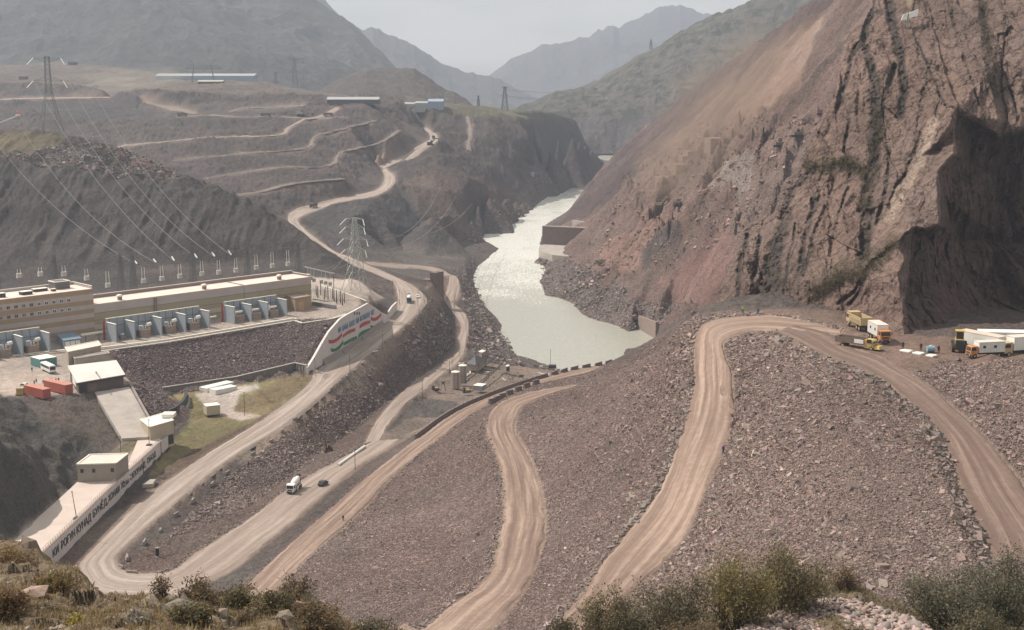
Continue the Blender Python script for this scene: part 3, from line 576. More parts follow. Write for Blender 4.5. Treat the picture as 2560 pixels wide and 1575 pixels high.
RMAT = {'haul': road_mat('packed_red_earth', (.160, .112, .092), (.245, .178, .146), (.36, .275, .225)), 'faint': road_mat('faint_dirt_track', (.145, .118, .105), (.20, .165, .146), (.28, .235, .205)),
        'wet': road_mat('churned_red_earth', (.125, .088, .074), (.165, .118, .100), (.24, .178, .15)),
        'main': road_mat('dusty_pale_road', (.225, .180, .156), (.305, .252, .222), (.41, .35, .315)),
        'lane': road_mat('grey_dusty_road', (.215, .168, .145), (.285, .230, .200), (.37, .31, .275))}
def ribbon(nm, L_, R_, m, nc=14, lift=.06, ragged=.9, name='road'):
    L_ = cat(L_, 3); R_ = cat(R_, 3); n = len(L_); lift = .01 if nm == 'R5' else lift
    wd = np.linalg.norm(R_-L_, axis=1)[:, None]
    s = np.r_[0, np.cumsum(np.linalg.norm(np.diff((L_+R_)/2, axis=0), axis=1))]
    jl = (vn(s/3.1, s*0+sum(map(ord, nm)) % 97)+.6*vn(s/.9, s*0+3))[:, None]*ragged/wd*.5; jr = (vn(s/2.7, s*0+55)+.6*vn(s/1.1, s*0+8))[:, None]*ragged/wd*.5
    D = R_-L_; L2 = L_+D*(jl-.02); R2 = R_+D*(jr+.02)
    tt = np.linspace(0, 1, nc+1)
    co = L_[:, None]*(1-tt)[None, :, None]+R_[:, None]*tt[None, :, None]+(L2-L_)[:, None]*((1-tt)**7)[None, :, None]+(R2-R_)[:, None]*(tt**7)[None, :, None]
    rut = -(.12*np.exp(-((tt-.3)/.06)**2)+.12*np.exp(-((tt-.68)/.06)**2))
    co[..., 2] += lift+.10*vn(co[..., 0]/2.2, co[..., 1]/2.2)+rut[None, :]+.12
    ui = np.clip((co[..., 0]/co[..., 1]-UX[0])/(UX[1]-UX[0]), 0, len(UX)-1.001); vi = np.clip((np.log(co[..., 1])-VY[0])/(VY[1]-VY[0]), 0, len(VY)-1.001); i_, j_ = ui.astype(int), vi.astype(int); hm_ = np.maximum(np.maximum(Z[j_, i_], Z[j_, i_+1]), np.maximum(Z[j_+1, i_], Z[j_+1, i_+1])); co[..., 2] = np.maximum(co[..., 2], np.minimum(hm_+.12, co[..., 2]+1.2))
    edge = np.minimum(tt, 1-tt)*nc; co[..., 2] -= np.where(edge < .5, .9, 0)[None, :]
    uv = np.stack([np.broadcast_to(tt[None], (n, nc+1)), np.broadcast_to(s[:, None], (n, nc+1)), np.zeros((n, nc+1))], -1)
    o = npmesh(name, co.reshape(-1, 3), gridfaces(n, nc+1), RMAT[m], attrs={'ruv': uv.reshape(-1, 3)})
    return tag(o, kind='structure')
for nm, m, rag, name in (('R1', 'main', .5, 'main_road'), ('R2', 'lane', .6, 'road'), ('R3', 'haul', .8, 'road'), ('R4', 'haul', 1.1, 'road'), ('R5', 'haul', 1.1, 'road'), ('R6', 'wet', 1.1, 'road'), ('R7', 'lane', 1.0, 'track')):
    ribbon(nm, *ROADS[nm], m, ragged=rag, name=name)
for nm in TR: ribbon(nm, *ROADS[nm], 'lane' if nm in ('t1', 't1b', 't5') else 'faint', nc=4, lift=.5, ragged=2.0, name='track')
# ---------------------------------------------------------------- river
def water_mat():
    m = bpy.data.materials.new('silty_river'); t, b = nodes(m); L = t.links.new
    g = N(t, 'ShaderNodeNewGeometry'); at = N(t, 'ShaderNodeAttribute', attribute_name='foam')
    mp_ = N(t, 'ShaderNodeMapping', i={'Scale': (.55, .17, 1), 'Rotation': (0, 0, .12)}); L(g.outputs['Position'], mp_.inputs[0])
    n = N(t, 'ShaderNodeTexNoise', i={'Scale': 1, 'Detail': 8, 'Roughness': .68, 'Distortion': .7}); L(mp_.outputs[0], n.inputs['Vector'])
    f = N(t, 'ShaderNodeMath', operation='MULTIPLY_ADD', i={1: .42}); L(at.outputs['Fac'], f.inputs[0]); L(n.outputs[0], f.inputs[2])
    cr = N(t, 'ShaderNodeValToRGB'); e = cr.color_ramp.elements; e[0].position = .42; e[0].color = (.33, .33, .29, 1); e[1].position = .86; e[1].color = (.74, .74, .70, 1); q = e.new(.66); q.color = (.40, .40, .345, 1)
    L(f.outputs[0], cr.inputs[0]); L(cr.outputs[0], b.inputs['Base Color'])
    b.inputs['Roughness'].default_value = .28; b.inputs['IOR'].default_value = 1.33
    bs = N(t, 'ShaderNodeMath', operation='MULTIPLY_ADD', i={1: .75, 2: .10}); L(at.outputs['Fac'], bs.inputs[0])
    bp = N(t, 'ShaderNodeBump', i={'Distance': 1.4}); L(n.outputs[0], bp.inputs['Height']); L(bs.outputs[0], bp.inputs['Strength']); L(bp.outputs[0], b.inputs['Normal'])
    return m
wx = np.linspace(-260, 420, 260); wy = np.exp(np.linspace(math.log(600), math.log(3300), 420)); WX, WY = np.meshgrid(wx, wy); WX = WX+(WY-600)*.03
ppx, ppy = proj(WX, WY, 0*WX)
foam = np.clip(1-np.abs(ppy-600)/175, 0, 1)**.6; foam[ppy < 480] *= .75; foam = np.where(ppy > 790, foam*.3, foam)
foam = np.clip(foam+fbm(WX/18, WY/30, o=3, s=7)*.35*(foam > .05), 0, 1)
WZ = (fbm(WX/3.5, WY/8, o=3, s=12)*.45+.1)*foam
tag(npmesh('river', np.stack([WX, WY, WZ], -1).reshape(-1, 3), gridfaces(420, 260), water_mat(), attrs={'foam': foam.ravel()}), kind='structure')
# ---------------------------------------------------------------- mountains
def range_mesh(name, ridge, base, D, Db, col, nc=420, nr=170, amp=60, sc=260, seed=1, back=900, scrub=None, fine=.35, jag=3.):
    """ridge, base: photo polylines of the crest and the foot; D, Db: their distances."""
    rx = np.array([r[0] for r in ridge], float); ry = np.array([r[1] for r in ridge], float); bx = np.array([r[0] for r in base], float); by = np.array([r[1] for r in base], float)
    Dd = np.array([r[2] if len(r) > 2 else D for r in ridge], float); Bd = np.array([r[2] if len(r) > 2 else Db for r in base], float)
    xs = np.linspace(rx[0], rx[-1], nc); yr = np.interp(xs, rx, ry)+vn(xs/13., xs*0+seed)*jag+vn(xs/4.5, xs*0+seed+9)*jag*.4; ys_ = np.interp(xs, rx, ry); yb = np.interp(xs, bx, by); dr = np.interp(xs, rx, Dd); db = np.interp(xs, bx, Bd)
    t = np.linspace(0, 1, nr)[:, None]
    d = dr*(1-t)+db*t; py = ys_*(1-t)+yb*t+(yr-ys_)*np.exp(-t*22); px = np.broadcast_to(xs, py.shape)
    dx = (px-CX)/F; Yp = -(py-CY)/F; ry_ = cp+Yp*sp; rz_ = -sp+Yp*cp; k = d/ry_
    x = dx*k; y = d.copy(); z = CAMZ+rz_*k
    e = np.clip(t*6, 0, 1)*np.clip((1-t)*8, 0, 1)
    wq = fbm(x/sc*.7, y/sc*.5, o=3, s=seed+3)
    dd = (fbm(x/sc+.35*wq, y/sc*.62+.3*wq, o=6, s=seed, g=.5, ridge=True)-.1)*amp+fbm(x/(sc*.12), y/(sc*.2), o=4, s=seed+5, g=.6)*amp*fine*.35
    x2 = x; y2 = y; z2 = z+dd*e*.42
    zb = z2[0]-back*.75; yb2 = y2[0]+back
    X = np.r_[x2[0][None]+0, x2]; Yv = np.r_[yb2[None], y2]; Zv = np.r_[zb[None], z2]
    alb = np.ones(X.shape+(3,))*np.array(col)*(1+.22*fbm(X/sc*1.5, Zv/sc*1.5, Yv/sc, o=5, s=seed+7))[..., None]
    if scrub is not None:
        mk = np.clip(fbm(X/16, Zv/16, Yv/16, o=4, s=seed+11)*3+scrub[1], 0, 1)[..., None]; alb = alb*(1-mk)+np.array(scrub[0])*mk
    o = npmesh(name, np.stack([X, Yv, Zv], -1).reshape(-1, 3), gridfaces(nr+1, nc)[:, ::-1], MM, attrs={'alb': np.clip(alb, .01, 1).reshape(-1, 3), 'rub': np.full(X.size, .15)})
    return tag(o, kind='structure')
MM = terrain_mat('mountain_rock', .12)
range_mesh('mountain', [(-500,-500),(0,-400),(400,-250),(700,-80),(792,0),(824,21),(875,53),(917,95),(956,133),(991,172),(1040,225),(1080,262)], [(-500,200,2900),(0,190,2900),(300,195,2900),(500,215,2900),(700,250,2900),(900,270,3000),(1000,280,3200),(1080,290,3600)], 4300, 2900, (.085, .085, .078), amp=170, sc=620, seed=3, nc=560, nr=300)
range_mesh('mountain', [(780,-40),(850,40),(903,74),(931,67),(963,81),(1036,112),(1085,147),(1128,168),(1191,186),(1229,189),(1278,214),(1345,249),(1400,290)], [(780,330),(1400,330)], 6400, 4200, (.10, .10, .095), amp=240, sc=900, seed=13)
range_mesh('mountain', [(1150,235),(1200,205),(1229,189),(1278,151),(1324,133),(1355,110),(1373,112),(1415,110),(1450,93),(1475,93),(1499,74),(1534,63),(1548,67),(1594,46),(1646,21),(1700,14),(1781,39),(1900,100),(2100,200)], [(1150,330),(2100,330)], 8300, 5600, (.11, .11, .105), amp=300, sc=1100, seed=23, jag=4)
range_mesh('hill', [(1290,290),(1420,238),(1443,222),(1500,196),(1560,160),(1594,138),(1639,119),(1700,90)], [(1290,340),(1700,340)], 3900, 3300, (.11, .10, .085), amp=110, sc=330, seed=33, nc=240, nr=120)
range_mesh('hill', [(1270,300),(1310,272),(1348,251),(1401,228),(1460,226),(1500,205),(1576,154),(1639,119),(1700,79),(1781,37),(1851,14),(1882,0),(2000,-60),(2300,-200)], [(1270,304,2900),(1400,302,2880),(1500,300,2870),(1700,300,2860),(2300,300,2850)], 3300, 2650, (.115, .103, .085), amp=90, sc=230, seed=43, nc=520, nr=240, scrub=((.055, .062, .038), .25), fine=.5)
range_mesh('cliff', [(1385,298,2850),(1480,291,2850),(1560,289,2850),(1700,280,2850),(1900,270,2850)], [(1385,389,2690),(1500,384.5,2730),(1560,384,2735),(1900,384,2735)], 2850, 2730, (.105, .092, .085), amp=34, sc=80, seed=53, nc=300, nr=100, jag=2.)
range_mesh('hill', [(700,262),(760,240),(800,226),(850,196),(917,172),(970,170),(1036,170),(1064,189),(1113,224),(1135,231),(1177,265),(1215,300)], [(700,300,1950),(1215,300,2050)], 2500, 2000, (.095, .082, .074), amp=45, sc=170, seed=63, nc=300, nr=140, jag=1.5)
# ---------------------------------------------------------------- the rock wall on the right
CL = [(1700,-90,470),(1700,300,420),(1700,500,390),(1700,700,362),(1700,900,332),(2120,-90,440),(2300,-90,432),(2500,-90,420),(2680,-90,405), (2184,0,416),(2300,0,406),(2450,0,396),(2680,0,378), (2135,74,402), (2103,145,390),(2200,150,382),(2350,150,373),(2500,150,364),(2680,150,350),
 (2089,224,380),(2051,315,374),(2200,280,362),(2300,280,356),(2387,270,350),(2440,292,352),(2497,338,350),(2560,312,346),(2680,280,335), (2010,380,370),(2150,400,352),(2300,400,338),(2001,437,366),(1953,520,362),(2100,520,343),(2260,500,326),
 (1862,576,366),(1850,625,358),(2000,620,338),(2150,620,325),(2240,620,310),(1805,667,362),(1800,716,354),(1950,700,330),(2100,700,317),(2245,700,299),(1800,780,346),(1950,780,325),(2100,780,311),(2200,790,302),(2255,790,291),(1790,880,332),(2100,880,300),(2262,890,277),
 (2373,315,342),(2383,385,331),(2348,420,323),(2341,473,318),(2350,560,312),(2278,574,307),(2261,642,302),(2257,748,296),
 (2392,290,352),(2384,330,352),(2394,385,347),(2362,430,344),(2355,480,340),(2362,566,338),(2300,590,325),(2280,642,322),(2272,748,312),
 (2420,330,362),(2497,352,368),(2560,330,366),(2680,320,360),(2420,400,364),(2500,420,371),(2560,400,369),(2680,420,362),(2400,600,356),(2500,600,364),(2620,600,358),(2520,640,352),(2560,640,346),(2450,750,346),(2520,760,340),(2600,760,332),(2330,700,332),(2340,790,310),(2400,820,306),(2350,880,286),(2560,850,318),(2560,890,300),(2450,880,296),(2680,890,296),(2680,640,340)]
cx_ = np.arange(1786, 2660, 1.5); cy_ = np.arange(-85, 884, 1.5)
cz_, cc_ = tin([(a, b) for a, b, d in CL], [d for a, b, d in CL], cx_, cy_, .01, .01)
CPX, CPY = np.meshgrid(cx_, cy_); CD = blur(cz_[..., 0], 2)
qx = CPX+9*fbm(CPX/34, CPY/34, o=5, s=201, g=.6); qy = CPY+11*fbm(CPX/30, CPY/40, o=5, s=202, g=.6)
ci = np.clip(((qx-cx_[0])/1.5).round().astype(int), 0, len(cx_)-1); cj = np.clip(((qy-cy_[0])/1.5).round().astype(int), 0, len(cy_)-1); CD = blur(CD[cj, ci], 1)
edge = [(2170,-85),(2184,0),(2177,18),(2159,60),(2135,74),(2117,98),(2103,140),(2096,196),(2089,224),(2068,266),(2051,315),(2030,345),(2014,373),(2001,437),(1965,491),(1953,520),(1891,557),(1862,576),(1850,625),(1813,667),(1800,716),(1797,765),(1795,884)]
ex = np.interp(cy_, [e[1] for e in edge], [e[0] for e in edge])+3*vn(cy_/9., cy_*0)+2*vn(cy_/3.3, cy_*0+4)
def w3(px, py, d):
    dx = (px-CX)/F; Yp = -(py-CY)/F; k = d/(cp+Yp*sp); return dx*k, d, CAMZ+(-sp+Yp*cp)*k
x, y, z = w3(CPX, CPY, CD)
def segd(px, py, a, b):
    ax, ay = a; bx, by = b; vx, vy = bx-ax, by-ay; t = np.clip(((px-ax)*vx+(py-ay)*vy)/(vx*vx+vy*vy), 0, 1); return np.hypot(px-ax-t*vx, py-ay-t*vy)
jx = CPX+7*fbm(CPX/26, CPY/26, o=4, s=5); jy = CPY+6*fbm(CPX/30, CPY/30, o=3, s=6)
GUL = [([(2190,200),(2192,300),(2185,400),(2172,480),(2168,560),(2158,640)], 22, 4),([(1960,520),(1985,470),(2020,435),(2070,425),(2115,420),(2150,430)], 15, 3),([(1958,530),(1950,620),(1940,705)], 13, 4),([(2035,480),(2030,540),(2010,600),(2005,680)], 9, 3.5),([(2184,-20),(2166,81),(2156,105),(2124,140),(2117,196),(2103,238),(2092,270)], 9, 5),([(2222,-80),(2226,18),(2236,70),(2250,123),(2257,168),(2261,238),(2250,288)], 14, 6),
 ([(2166,123),(2180,168),(2191,210),(2187,280),(2184,315),(2198,350),(2184,414),(2166,473),(2152,526)], 13, 6),([(2236,161),(2222,217),(2208,260),(2203,330)], 8, 5),([(2440,-80),(2454,0),(2465,70),(2471,123),(2468,160),(2482,210),(2492,238)], 12, 5),
 ([(2065,520),(2050,555),(2030,608),(2015,671)], 6, 3.5),([(2050,470),(2035,540),(2010,620),(1990,690)], 5, 3),([(1966,537),(1950,600),(1930,650),(1917,740)], 24, 5),([(1868,590),(1850,660),(1840,765)], 8, 4),([(1900,590),(1885,680),(1880,760)], 6, 3),
 ([(2278,576),(2173,667),(2142,716),(2096,762)], 5, 4),([(2184,655),(2150,720),(2120,765)], 6, 4),([(2120,470),(2090,560),(2075,640)], 5, 3),([(2300,330),(2270,420),(2240,470)], 5, 2.5),([(2380,20),(2400,120),(2430,200),(2450,260)], 4, 2.5),([(2370,0),(2385,60),(2395,110)], 6, 3),
 ([(2290,100),(2330,190),(2360,260)], 4, 2),([(2520,60),(2500,160),(2530,240),(2545,300)], 4, 2.5),([(2560,180),(2500,232)], 4, 2),([(2330,150),(2300,250),(2290,320)], 3, 1.6),([(2120,300),(2110,380),(2130,440)], 5, 2.5),([(2225,380),(2215,470),(2190,560)], 7, 3),([(1990,560),(1975,640),(1960,720),(1955,770)], 5, 3)]
carve = np.zeros(CD.shape); gm = np.zeros(CD.shape)
for pl, wd, dep in GUL:
    dm = np.full(CD.shape, 1e3)
    for a, b in zip(pl[:-1], pl[1:]): dm = np.minimum(dm, segd(jx, jy, a, b))
    s_ = np.clip(1.25-dm/wd, 0, 1); s_ = s_*s_*(3-2*s_); carve = np.maximum(carve, s_*dep); gm = np.maximum(gm, s_)
th = .22; sx = (x*math.cos(th)-z*math.sin(th)); sz = (x*math.sin(th)+z*math.cos(th))
wob = 3*fbm(x/12, z/22, o=3, s=15)
i1, b1, e1 = cellid((sx+wob)/9, sz/34, 3); i2, b2, e2 = cellid((sx+wob*.6)/3.4, sz/9, 8); i3, b3, e3 = cellid((sx+z*.4+wob)/6, (sz-x*.3)/5, 14)
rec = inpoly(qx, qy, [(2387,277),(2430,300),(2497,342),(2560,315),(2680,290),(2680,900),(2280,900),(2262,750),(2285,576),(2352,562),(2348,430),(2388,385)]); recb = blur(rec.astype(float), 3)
def ribs(u, v, s):      # leaning slabs: each rises gently towards the right, then breaks back sharply
    c = np.floor(u).astype(np.int64); fr = (u-c).astype(np.float32); z0 = np.zeros_like(c); am = .55+.45*_h(c, z0, z0, s); sw = np.where(fr < .80, fr/.80, (1-fr)/.20); return -am*(sw-.5)*np.clip(.6+1.2*vn(c*3.7, v, None, s+4), 0, 1.3)
warp = 3*fbm(x/30, z/36, o=3, s=91)+1.2*fbm(x/6, z/9, o=3, s=92)
f1 = ribs((sx+warp)/13, sz/30, 3)*1.6+facet((sx+wob)/19, sz/46, 3, 1.2, .3)*.2; fr2 = ribs((sx+warp*1.2)/4.3, sz/11, 31); fr3 = ribs((sx+warp*1.6+sz*.12)/1.6, sz/5, 37)
f2 = facet((sx+wob*.7)/5, sz/13, 8, 1.2, 1.); f3 = facet((sx+.3*sz)/1.9, sz/3.6, 12, 1., 1.)
dd = f1*3.0*(1-.3*recb)*(1+.6*np.clip((CPY-440)/120, 0, 1))+fr2*1.4+fr3*.40+gm*fbm(x/2.4, z/3, y/3, o=4, s=411, g=.6)*2.4+f2*.55+f3*.25+fbm(x/3, z/5, y/5, o=5, s=17, g=.6)*.8+fbm(x/25, z/60, o=3, s=19, ridge=True)*1.6
dd = dd*np.clip((CPX-1796)/30, .2, 1)+carve*(.28+.2*f2)+recb*(ribs(x/4.2+.5*fbm(x/9, z/14, o=3, s=7), z/16, 77)*3.4+fbm(x/6, z/8, o=4, s=78)*1.8+facet(x/3, z/4.5, 27, 1., 1.)*.9+facet(x/1.1, z/2.2, 28, 1., 1.)*.35)
dd *= np.clip((872-CPY)/60, .25, 1)
D2 = CD+dd*1.0
x, y, z = w3(CPX, CPY, D2)
col = np.ones(CD.shape+(3,))*np.array([.248, .178, .154]); col *= (1+.10*f1+.10*f2+.07*f3)[..., None]
col *= 1+fbm(x/16, z/40, o=5, s=29)[..., None]*np.array([.20, .14, .12])
green = np.clip(gm*1.25+fbm(x/7, z/12, o=5, s=33, g=.6)*1.0-.38, 0, 1)[..., None]; col = col*(1-green)+np.array([.108, .090, .080])*green
pale = np.zeros(CD.shape)
for a, b in zip([(2335,305),(2300,400),(2262,470)], [(2300,400),(2262,470),(2225,545)]): pale = np.maximum(pale, np.clip(1.4-segd(jx, jy, a, b)/14, 0, 1))
col = col*(1-pale[..., None])+np.array([.42, .325, .27])*pale[..., None]
veg = np.zeros(CD.shape)
for a, b in (((2240,600), (2190,660)), ((2180,640), (2100,690)), ((2110,660), (2050,720)), ((2060,700), (2030,740)), ((2010,410), (2080,420)), ((2070,400), (2170,430))): veg = np.maximum(veg, np.clip(1.3-segd(jx, jy, a, b)/22+fbm(CPX/9, CPY/9, o=3, s=35)*.6, 0, 1))
veg = veg[..., None]*.75; col = col*(1-veg)+np.array([.13, .105, .075])*veg
col = np.where(rec[..., None], col*np.array([.62, .60, .62]), col)  # shade of the recess painted in: rock colour darkened inside it
keep = (CPX[:-1, :-1] >= ex[:-1, None])
co_ = np.stack([x, y, z], -1).reshape(-1, 3)
RKM = terrain_mat('cliff_rock', .8, cracks=True)
f_ = gridfaces(len(cy_), len(cx_), keep)
# side wall running back from the left edge, so the rock has thickness
kx = np.argmax(np.c_[keep, np.ones((len(keep), 1), bool)], 1); kx = np.minimum(np.r_[kx, kx[-1:]], len(cx_)-1); r_ = np.arange(len(cy_)); ed = co_.reshape(len(cy_), len(cx_), 3)[r_, kx]
back = [ed+np.array([q*.38, q, -q*.1]) for q in (4., 14., 40., 110.)]; nb = len(co_); allc = np.r_[co_, *back]; idx0 = r_*len(cx_)+kx; ff = [f_]
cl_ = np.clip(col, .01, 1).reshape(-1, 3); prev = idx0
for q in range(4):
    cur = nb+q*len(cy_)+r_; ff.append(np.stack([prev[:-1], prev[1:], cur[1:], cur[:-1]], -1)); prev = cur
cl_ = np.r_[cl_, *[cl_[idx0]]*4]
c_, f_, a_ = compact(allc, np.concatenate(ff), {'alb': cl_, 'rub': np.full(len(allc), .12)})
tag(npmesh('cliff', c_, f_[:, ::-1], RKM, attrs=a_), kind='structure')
# ---------------------------------------------------------------- mesh kit
class MB:
    def __init__(s): s.v = []; s.f = []; s.m = []
    def add(s, vs, fs, mi=0):
        o = len(s.v); s.v += [tuple(v) for v in vs]; s.f += [tuple(i+o for i in f) for f in fs]; s.m += [mi]*len(fs); return s
    def box(s, c, d, rz=0, mi=0, M=None, taper=1.):
        x, y, z = d[0]/2, d[1]/2, d[2]/2; vs = []
        for k in (-1, 1):
            q = taper if k > 0 else 1.
            for a, b in ((-1, -1), (1, -1), (1, 1), (-1, 1)): vs.append(Vector((a*x*q, b*y*q, k*z)))
        R = Matrix.Rotation(rz, 3, 'Z') if M is None else M
        vs = [R @ v+Vector(c) for v in vs]
        return s.add(vs, [(0, 3, 2, 1), (4, 5, 6, 7), (0, 1, 5, 4), (1, 2, 6, 5), (2, 3, 7, 6), (3, 0, 4, 7)], mi)
    def bar(s, a, b, w, h=None, mi=0):
        a = Vector(a); b = Vector(b); d = b-a; L = d.length
        if L < 1e-6: return s
        return s.box((a+b)/2, (w, h or w, L), M=d.to_track_quat('Z', 'Y').to_matrix(), mi=mi)
    def tube(s, a, b, r, r2=None, n=10, mi=0, cap=True):
        a = Vector(a); b = Vector(b); d = b-a; M = d.to_track_quat('Z', 'Y').to_matrix(); r2 = r if r2 is None else r2
        vs = [M @ Vector((r*math.cos(2*math.pi*i/n), r*math.sin(2*math.pi*i/n), 0))+a for i in range(n)]+[M @ Vector((r2*math.cos(2*math.pi*i/n), r2*math.sin(2*math.pi*i/n), 0))+b for i in range(n)]
        fs = [(i, (i+1) % n, n+(i+1) % n, n+i) for i in range(n)]
        if cap: fs += [tuple(range(n))[::-1], tuple(range(n, 2*n))]
        return s.add(vs, fs, mi)
    def prism(s, poly, z0, z1, mi=0, top=None):
        n = len(poly); z1s = z1 if hasattr(z1, '__len__') else [z1]*n; z0s = z0 if hasattr(z0, '__len__') else [z0]*n
        vs = [(p[0], p[1], z) for p, z in zip(poly, z0s)]+[(p[0], p[1], z) for p, z in zip(poly, z1s)]
        a = sum(poly[i][0]*poly[(i+1) % n][1]-poly[(i+1) % n][0]*poly[i][1] for i in range(n))
        fs = [(i, (i+1) % n, n+(i+1) % n, n+i) for i in range(n)]; caps = [tuple(range(n))[::-1], tuple(range(n, 2*n))]
        if a < 0: fs = [f[::-1] for f in fs]; caps = [c[::-1] for c in caps]
        s.add(vs, fs+caps[:1], mi); s.f.append(tuple(i+len(s.v)-2*n for i in caps[1])); s.m.append(mi if top is None else top); return s
    def lathe(s, c, prof, n=12, mi=0):
        vs = []; fs = []
        for r, z in prof: vs += [(c[0]+r*math.cos(2*math.pi*i/n), c[1]+r*math.sin(2*math.pi*i/n), c[2]+z) for i in range(n)]
        for k in range(len(prof)-1): fs += [(k*n+i, k*n+(i+1) % n, (k+1)*n+(i+1) % n, (k+1)*n+i) for i in range(n)]
        fs += [tuple(range(n))[::-1], tuple(range((len(prof)-1)*n, len(prof)*n))]; return s.add(vs, fs, mi)
    def build(s, name, mats, parent=None, world=False, smooth=False, bevel=0):
        if not isinstance(mats, (list, tuple)): mats = [mats]
        vs = s.v
        if parent is not None and world:
            M = (Matrix.Translation(parent.location) @ Matrix.Rotation(parent.rotation_euler.z, 4, 'Z')).inverted(); vs = [tuple(M @ Vector(v)) for v in vs]
        org = None
        if parent is None:
            org = Vector((sum(v[0] for v in vs)/len(vs), sum(v[1] for v in vs)/len(vs), min(v[2] for v in vs))); vs = [tuple(Vector(v)-org) for v in vs]
        me = bpy.data.meshes.new(name); me.from_pydata(vs, [], s.f)
        for m in mats: me.materials.append(m)
        me.polygons.foreach_set('material_index', s.m); me.polygons.foreach_set('use_smooth', [smooth]*len(s.f)); me.update()
        if bevel:
            bm = bmesh.new(); bm.from_mesh(me); bmesh.ops.bevel(bm, geom=[e for e in bm.edges if len(e.link_faces) == 2 and e.calc_face_angle(0) > .6], offset=bevel, segments=1, affect='EDGES'); bm.to_mesh(me); bm.free()
        o = bpy.data.objects.new(name, me); COL.objects.link(o)
        if parent is not None: o.parent = parent
        else: o.location = org
        return o
def thing(name, label, cat_, loc=(0, 0, 0), rz=0, group=None):
    o = bpy.data.objects.new(name, None); COL.objects.link(o); o.location = loc; o.rotation_euler = (0, 0, rz); o.empty_display_size = .5
    return tag(o, label, cat_, group)
KIDS = {}
def dup(root, loc, rz=None, label=None, group=None, scale=None):
    r = root.copy(); COL.objects.link(r); r.location = loc
    if rz is not None: r.rotation_euler = (0, 0, rz)
    if scale: r.scale = (scale,)*3
    if label: r['label'] = label
    if group: r['group'] = group
    for ch in [o for o in KIDS.get(root.name) or root.children]:
        c = ch.copy(); COL.objects.link(c); c.parent = r
        for g in ch.children:
            d = g.copy(); COL.objects.link(d); d.parent = c
    return r
def yaw(a, b, z=None):
    A = P(*a, z) if z is not None else G(*a); B = P(*b, z) if z is not None else G(*b); return math.atan2(B[1]-A[1], B[0]-A[0])
# materials
M_OCH = mat('ochre_cladding', (.36, .26, .175), .6, .05, .3, dirt=(.28, .21, .15)); M_PAL = mat('pale_pink_cladding', (.47, .40, .375), .6, .05, .3, dirt=(.38, .32, .29)); M_CRM = mat('cream_cladding', (.50, .43, .33), .6, .05, .3); M_OLV = mat('olive_cladding', (.36, .31, .21), .6, .05, .3)
M_ROOF = mat('roof_membrane', (.72, .60, .54), .8, .10, .25, dirt=(.55, .46, .42)); M_CAP = mat('pale_parapet', (.80, .76, .66), .6, .06); M_PIN = mat('parapet_inner', (.26, .20, .185), .8, .1)
M_GLS = mat('dark_glass', (.05, .045, .045), .2, .1); M_WHT = mat('white_paint', (.76, .76, .74), .5, .06, dirt=(.55, .52, .48)); M_BLU = mat('blue_grey_panel', (.33, .365, .41), .6, .06, .4, streak=True); M_GRY = mat('grey_steel', (.23, .235, .24), .5, .1, metal=.4)
M_DRK = mat('dark_steel', (.055, .055, .058), .55, .2); M_CON = mat('concrete', (.40, .365, .33), .9, .12, .5, bump=.2, dirt=(.26, .22, .20)); M_CON2 = mat('stained_concrete', (.30, .262, .24), .9, .16, .45, bump=.25, streak=True, dirt=(.17, .14, .13)); M_CHU = mat('chute_concrete', (.40, .36, .33), .85, .14, .25, bump=.15, dirt=(.30, .26, .245))
M_RED = mat('red_container', (.42, .12, .085), .6, .12, .7, dirt=(.30, .11, .08)); M_TEAL = mat('teal_container', (.10, .24, .25), .6, .1); M_YEL = mat('machine_yellow', (.50, .36, .13), .5, .1, dirt=(.38, .28, .15)); M_ORG = mat('orange_cab', (.52, .21, .08), .55, .12, dirt=(.36, .22, .14)); M_SAND = mat('sand_yellow_truck', (.48, .37, .21), .55, .1, dirt=(.42, .33, .22))
M_RUB = mat('tyre_rubber', (.05, .045, .042), .9, .15); M_RST = mat('rusty_steel', (.17, .095, .065), .85, .2); M_BRN = mat('brown_tank', (.19, .145, .12), .7, .25, 1.5); M_WOOD = mat('pole_wood', (.13, .10, .08), .9, .2); M_SIGN = mat('whitewashed_wall', (.66, .62, .61), .8, .07, .5, bump=.08, streak=True, dirt=(.54, .50, .48)); M_INK = mat('black_lettering', (.035, .03, .04), .8, .1)
M_MR = mat('mural_red', (.45, .09, .09), .8, .12); M_MG = mat('mural_green', (.06, .20, .10), .8, .12); M_MB = mat('mural_blue', (.10, .17, .32), .8, .12); M_MW = mat('mural_white', (.72, .69, .67), .8, .05); M_BAR = mat('barrier_concrete', (.22, .18, .17), .9, .15, 1.5, bump=.2, dirt=(.13, .11, .10)); M_PAVE = mat('terrace_concrete', (.55, .47, .425), .85, .07, .2, dirt=(.47, .395, .355))
M_LAT = mat('galvanised_lattice', (.42, .44, .42), .5, .1, metal=.3); M_LATD = mat('dark_lattice', (.12, .125, .13), .6, .1); M_INS = mat('white_insulator', (.72, .72, .68), .4, .05); M_TRK = mat('transformer_paint', (.36, .28, .24), .6, .25, 1.2); M_SILO = mat('silo_sheet', (.42, .36, .32), .5, .1, .5, streak=True, metal=.2, dirt=(.28, .22, .2)); M_SLATE = mat('slate_roof', (.13, .13, .14), .8, .1)
M_SKIN = mat('skin', (.35, .22, .16), .6, .05); M_CLD = mat('dark_clothes', (.045, .04, .05), .9, .1); M_VIS = mat('green_vest', (.35, .62, .12), .8, .05); M_BCL = mat('blue_clothes', (.08, .12, .28), .8, .1)
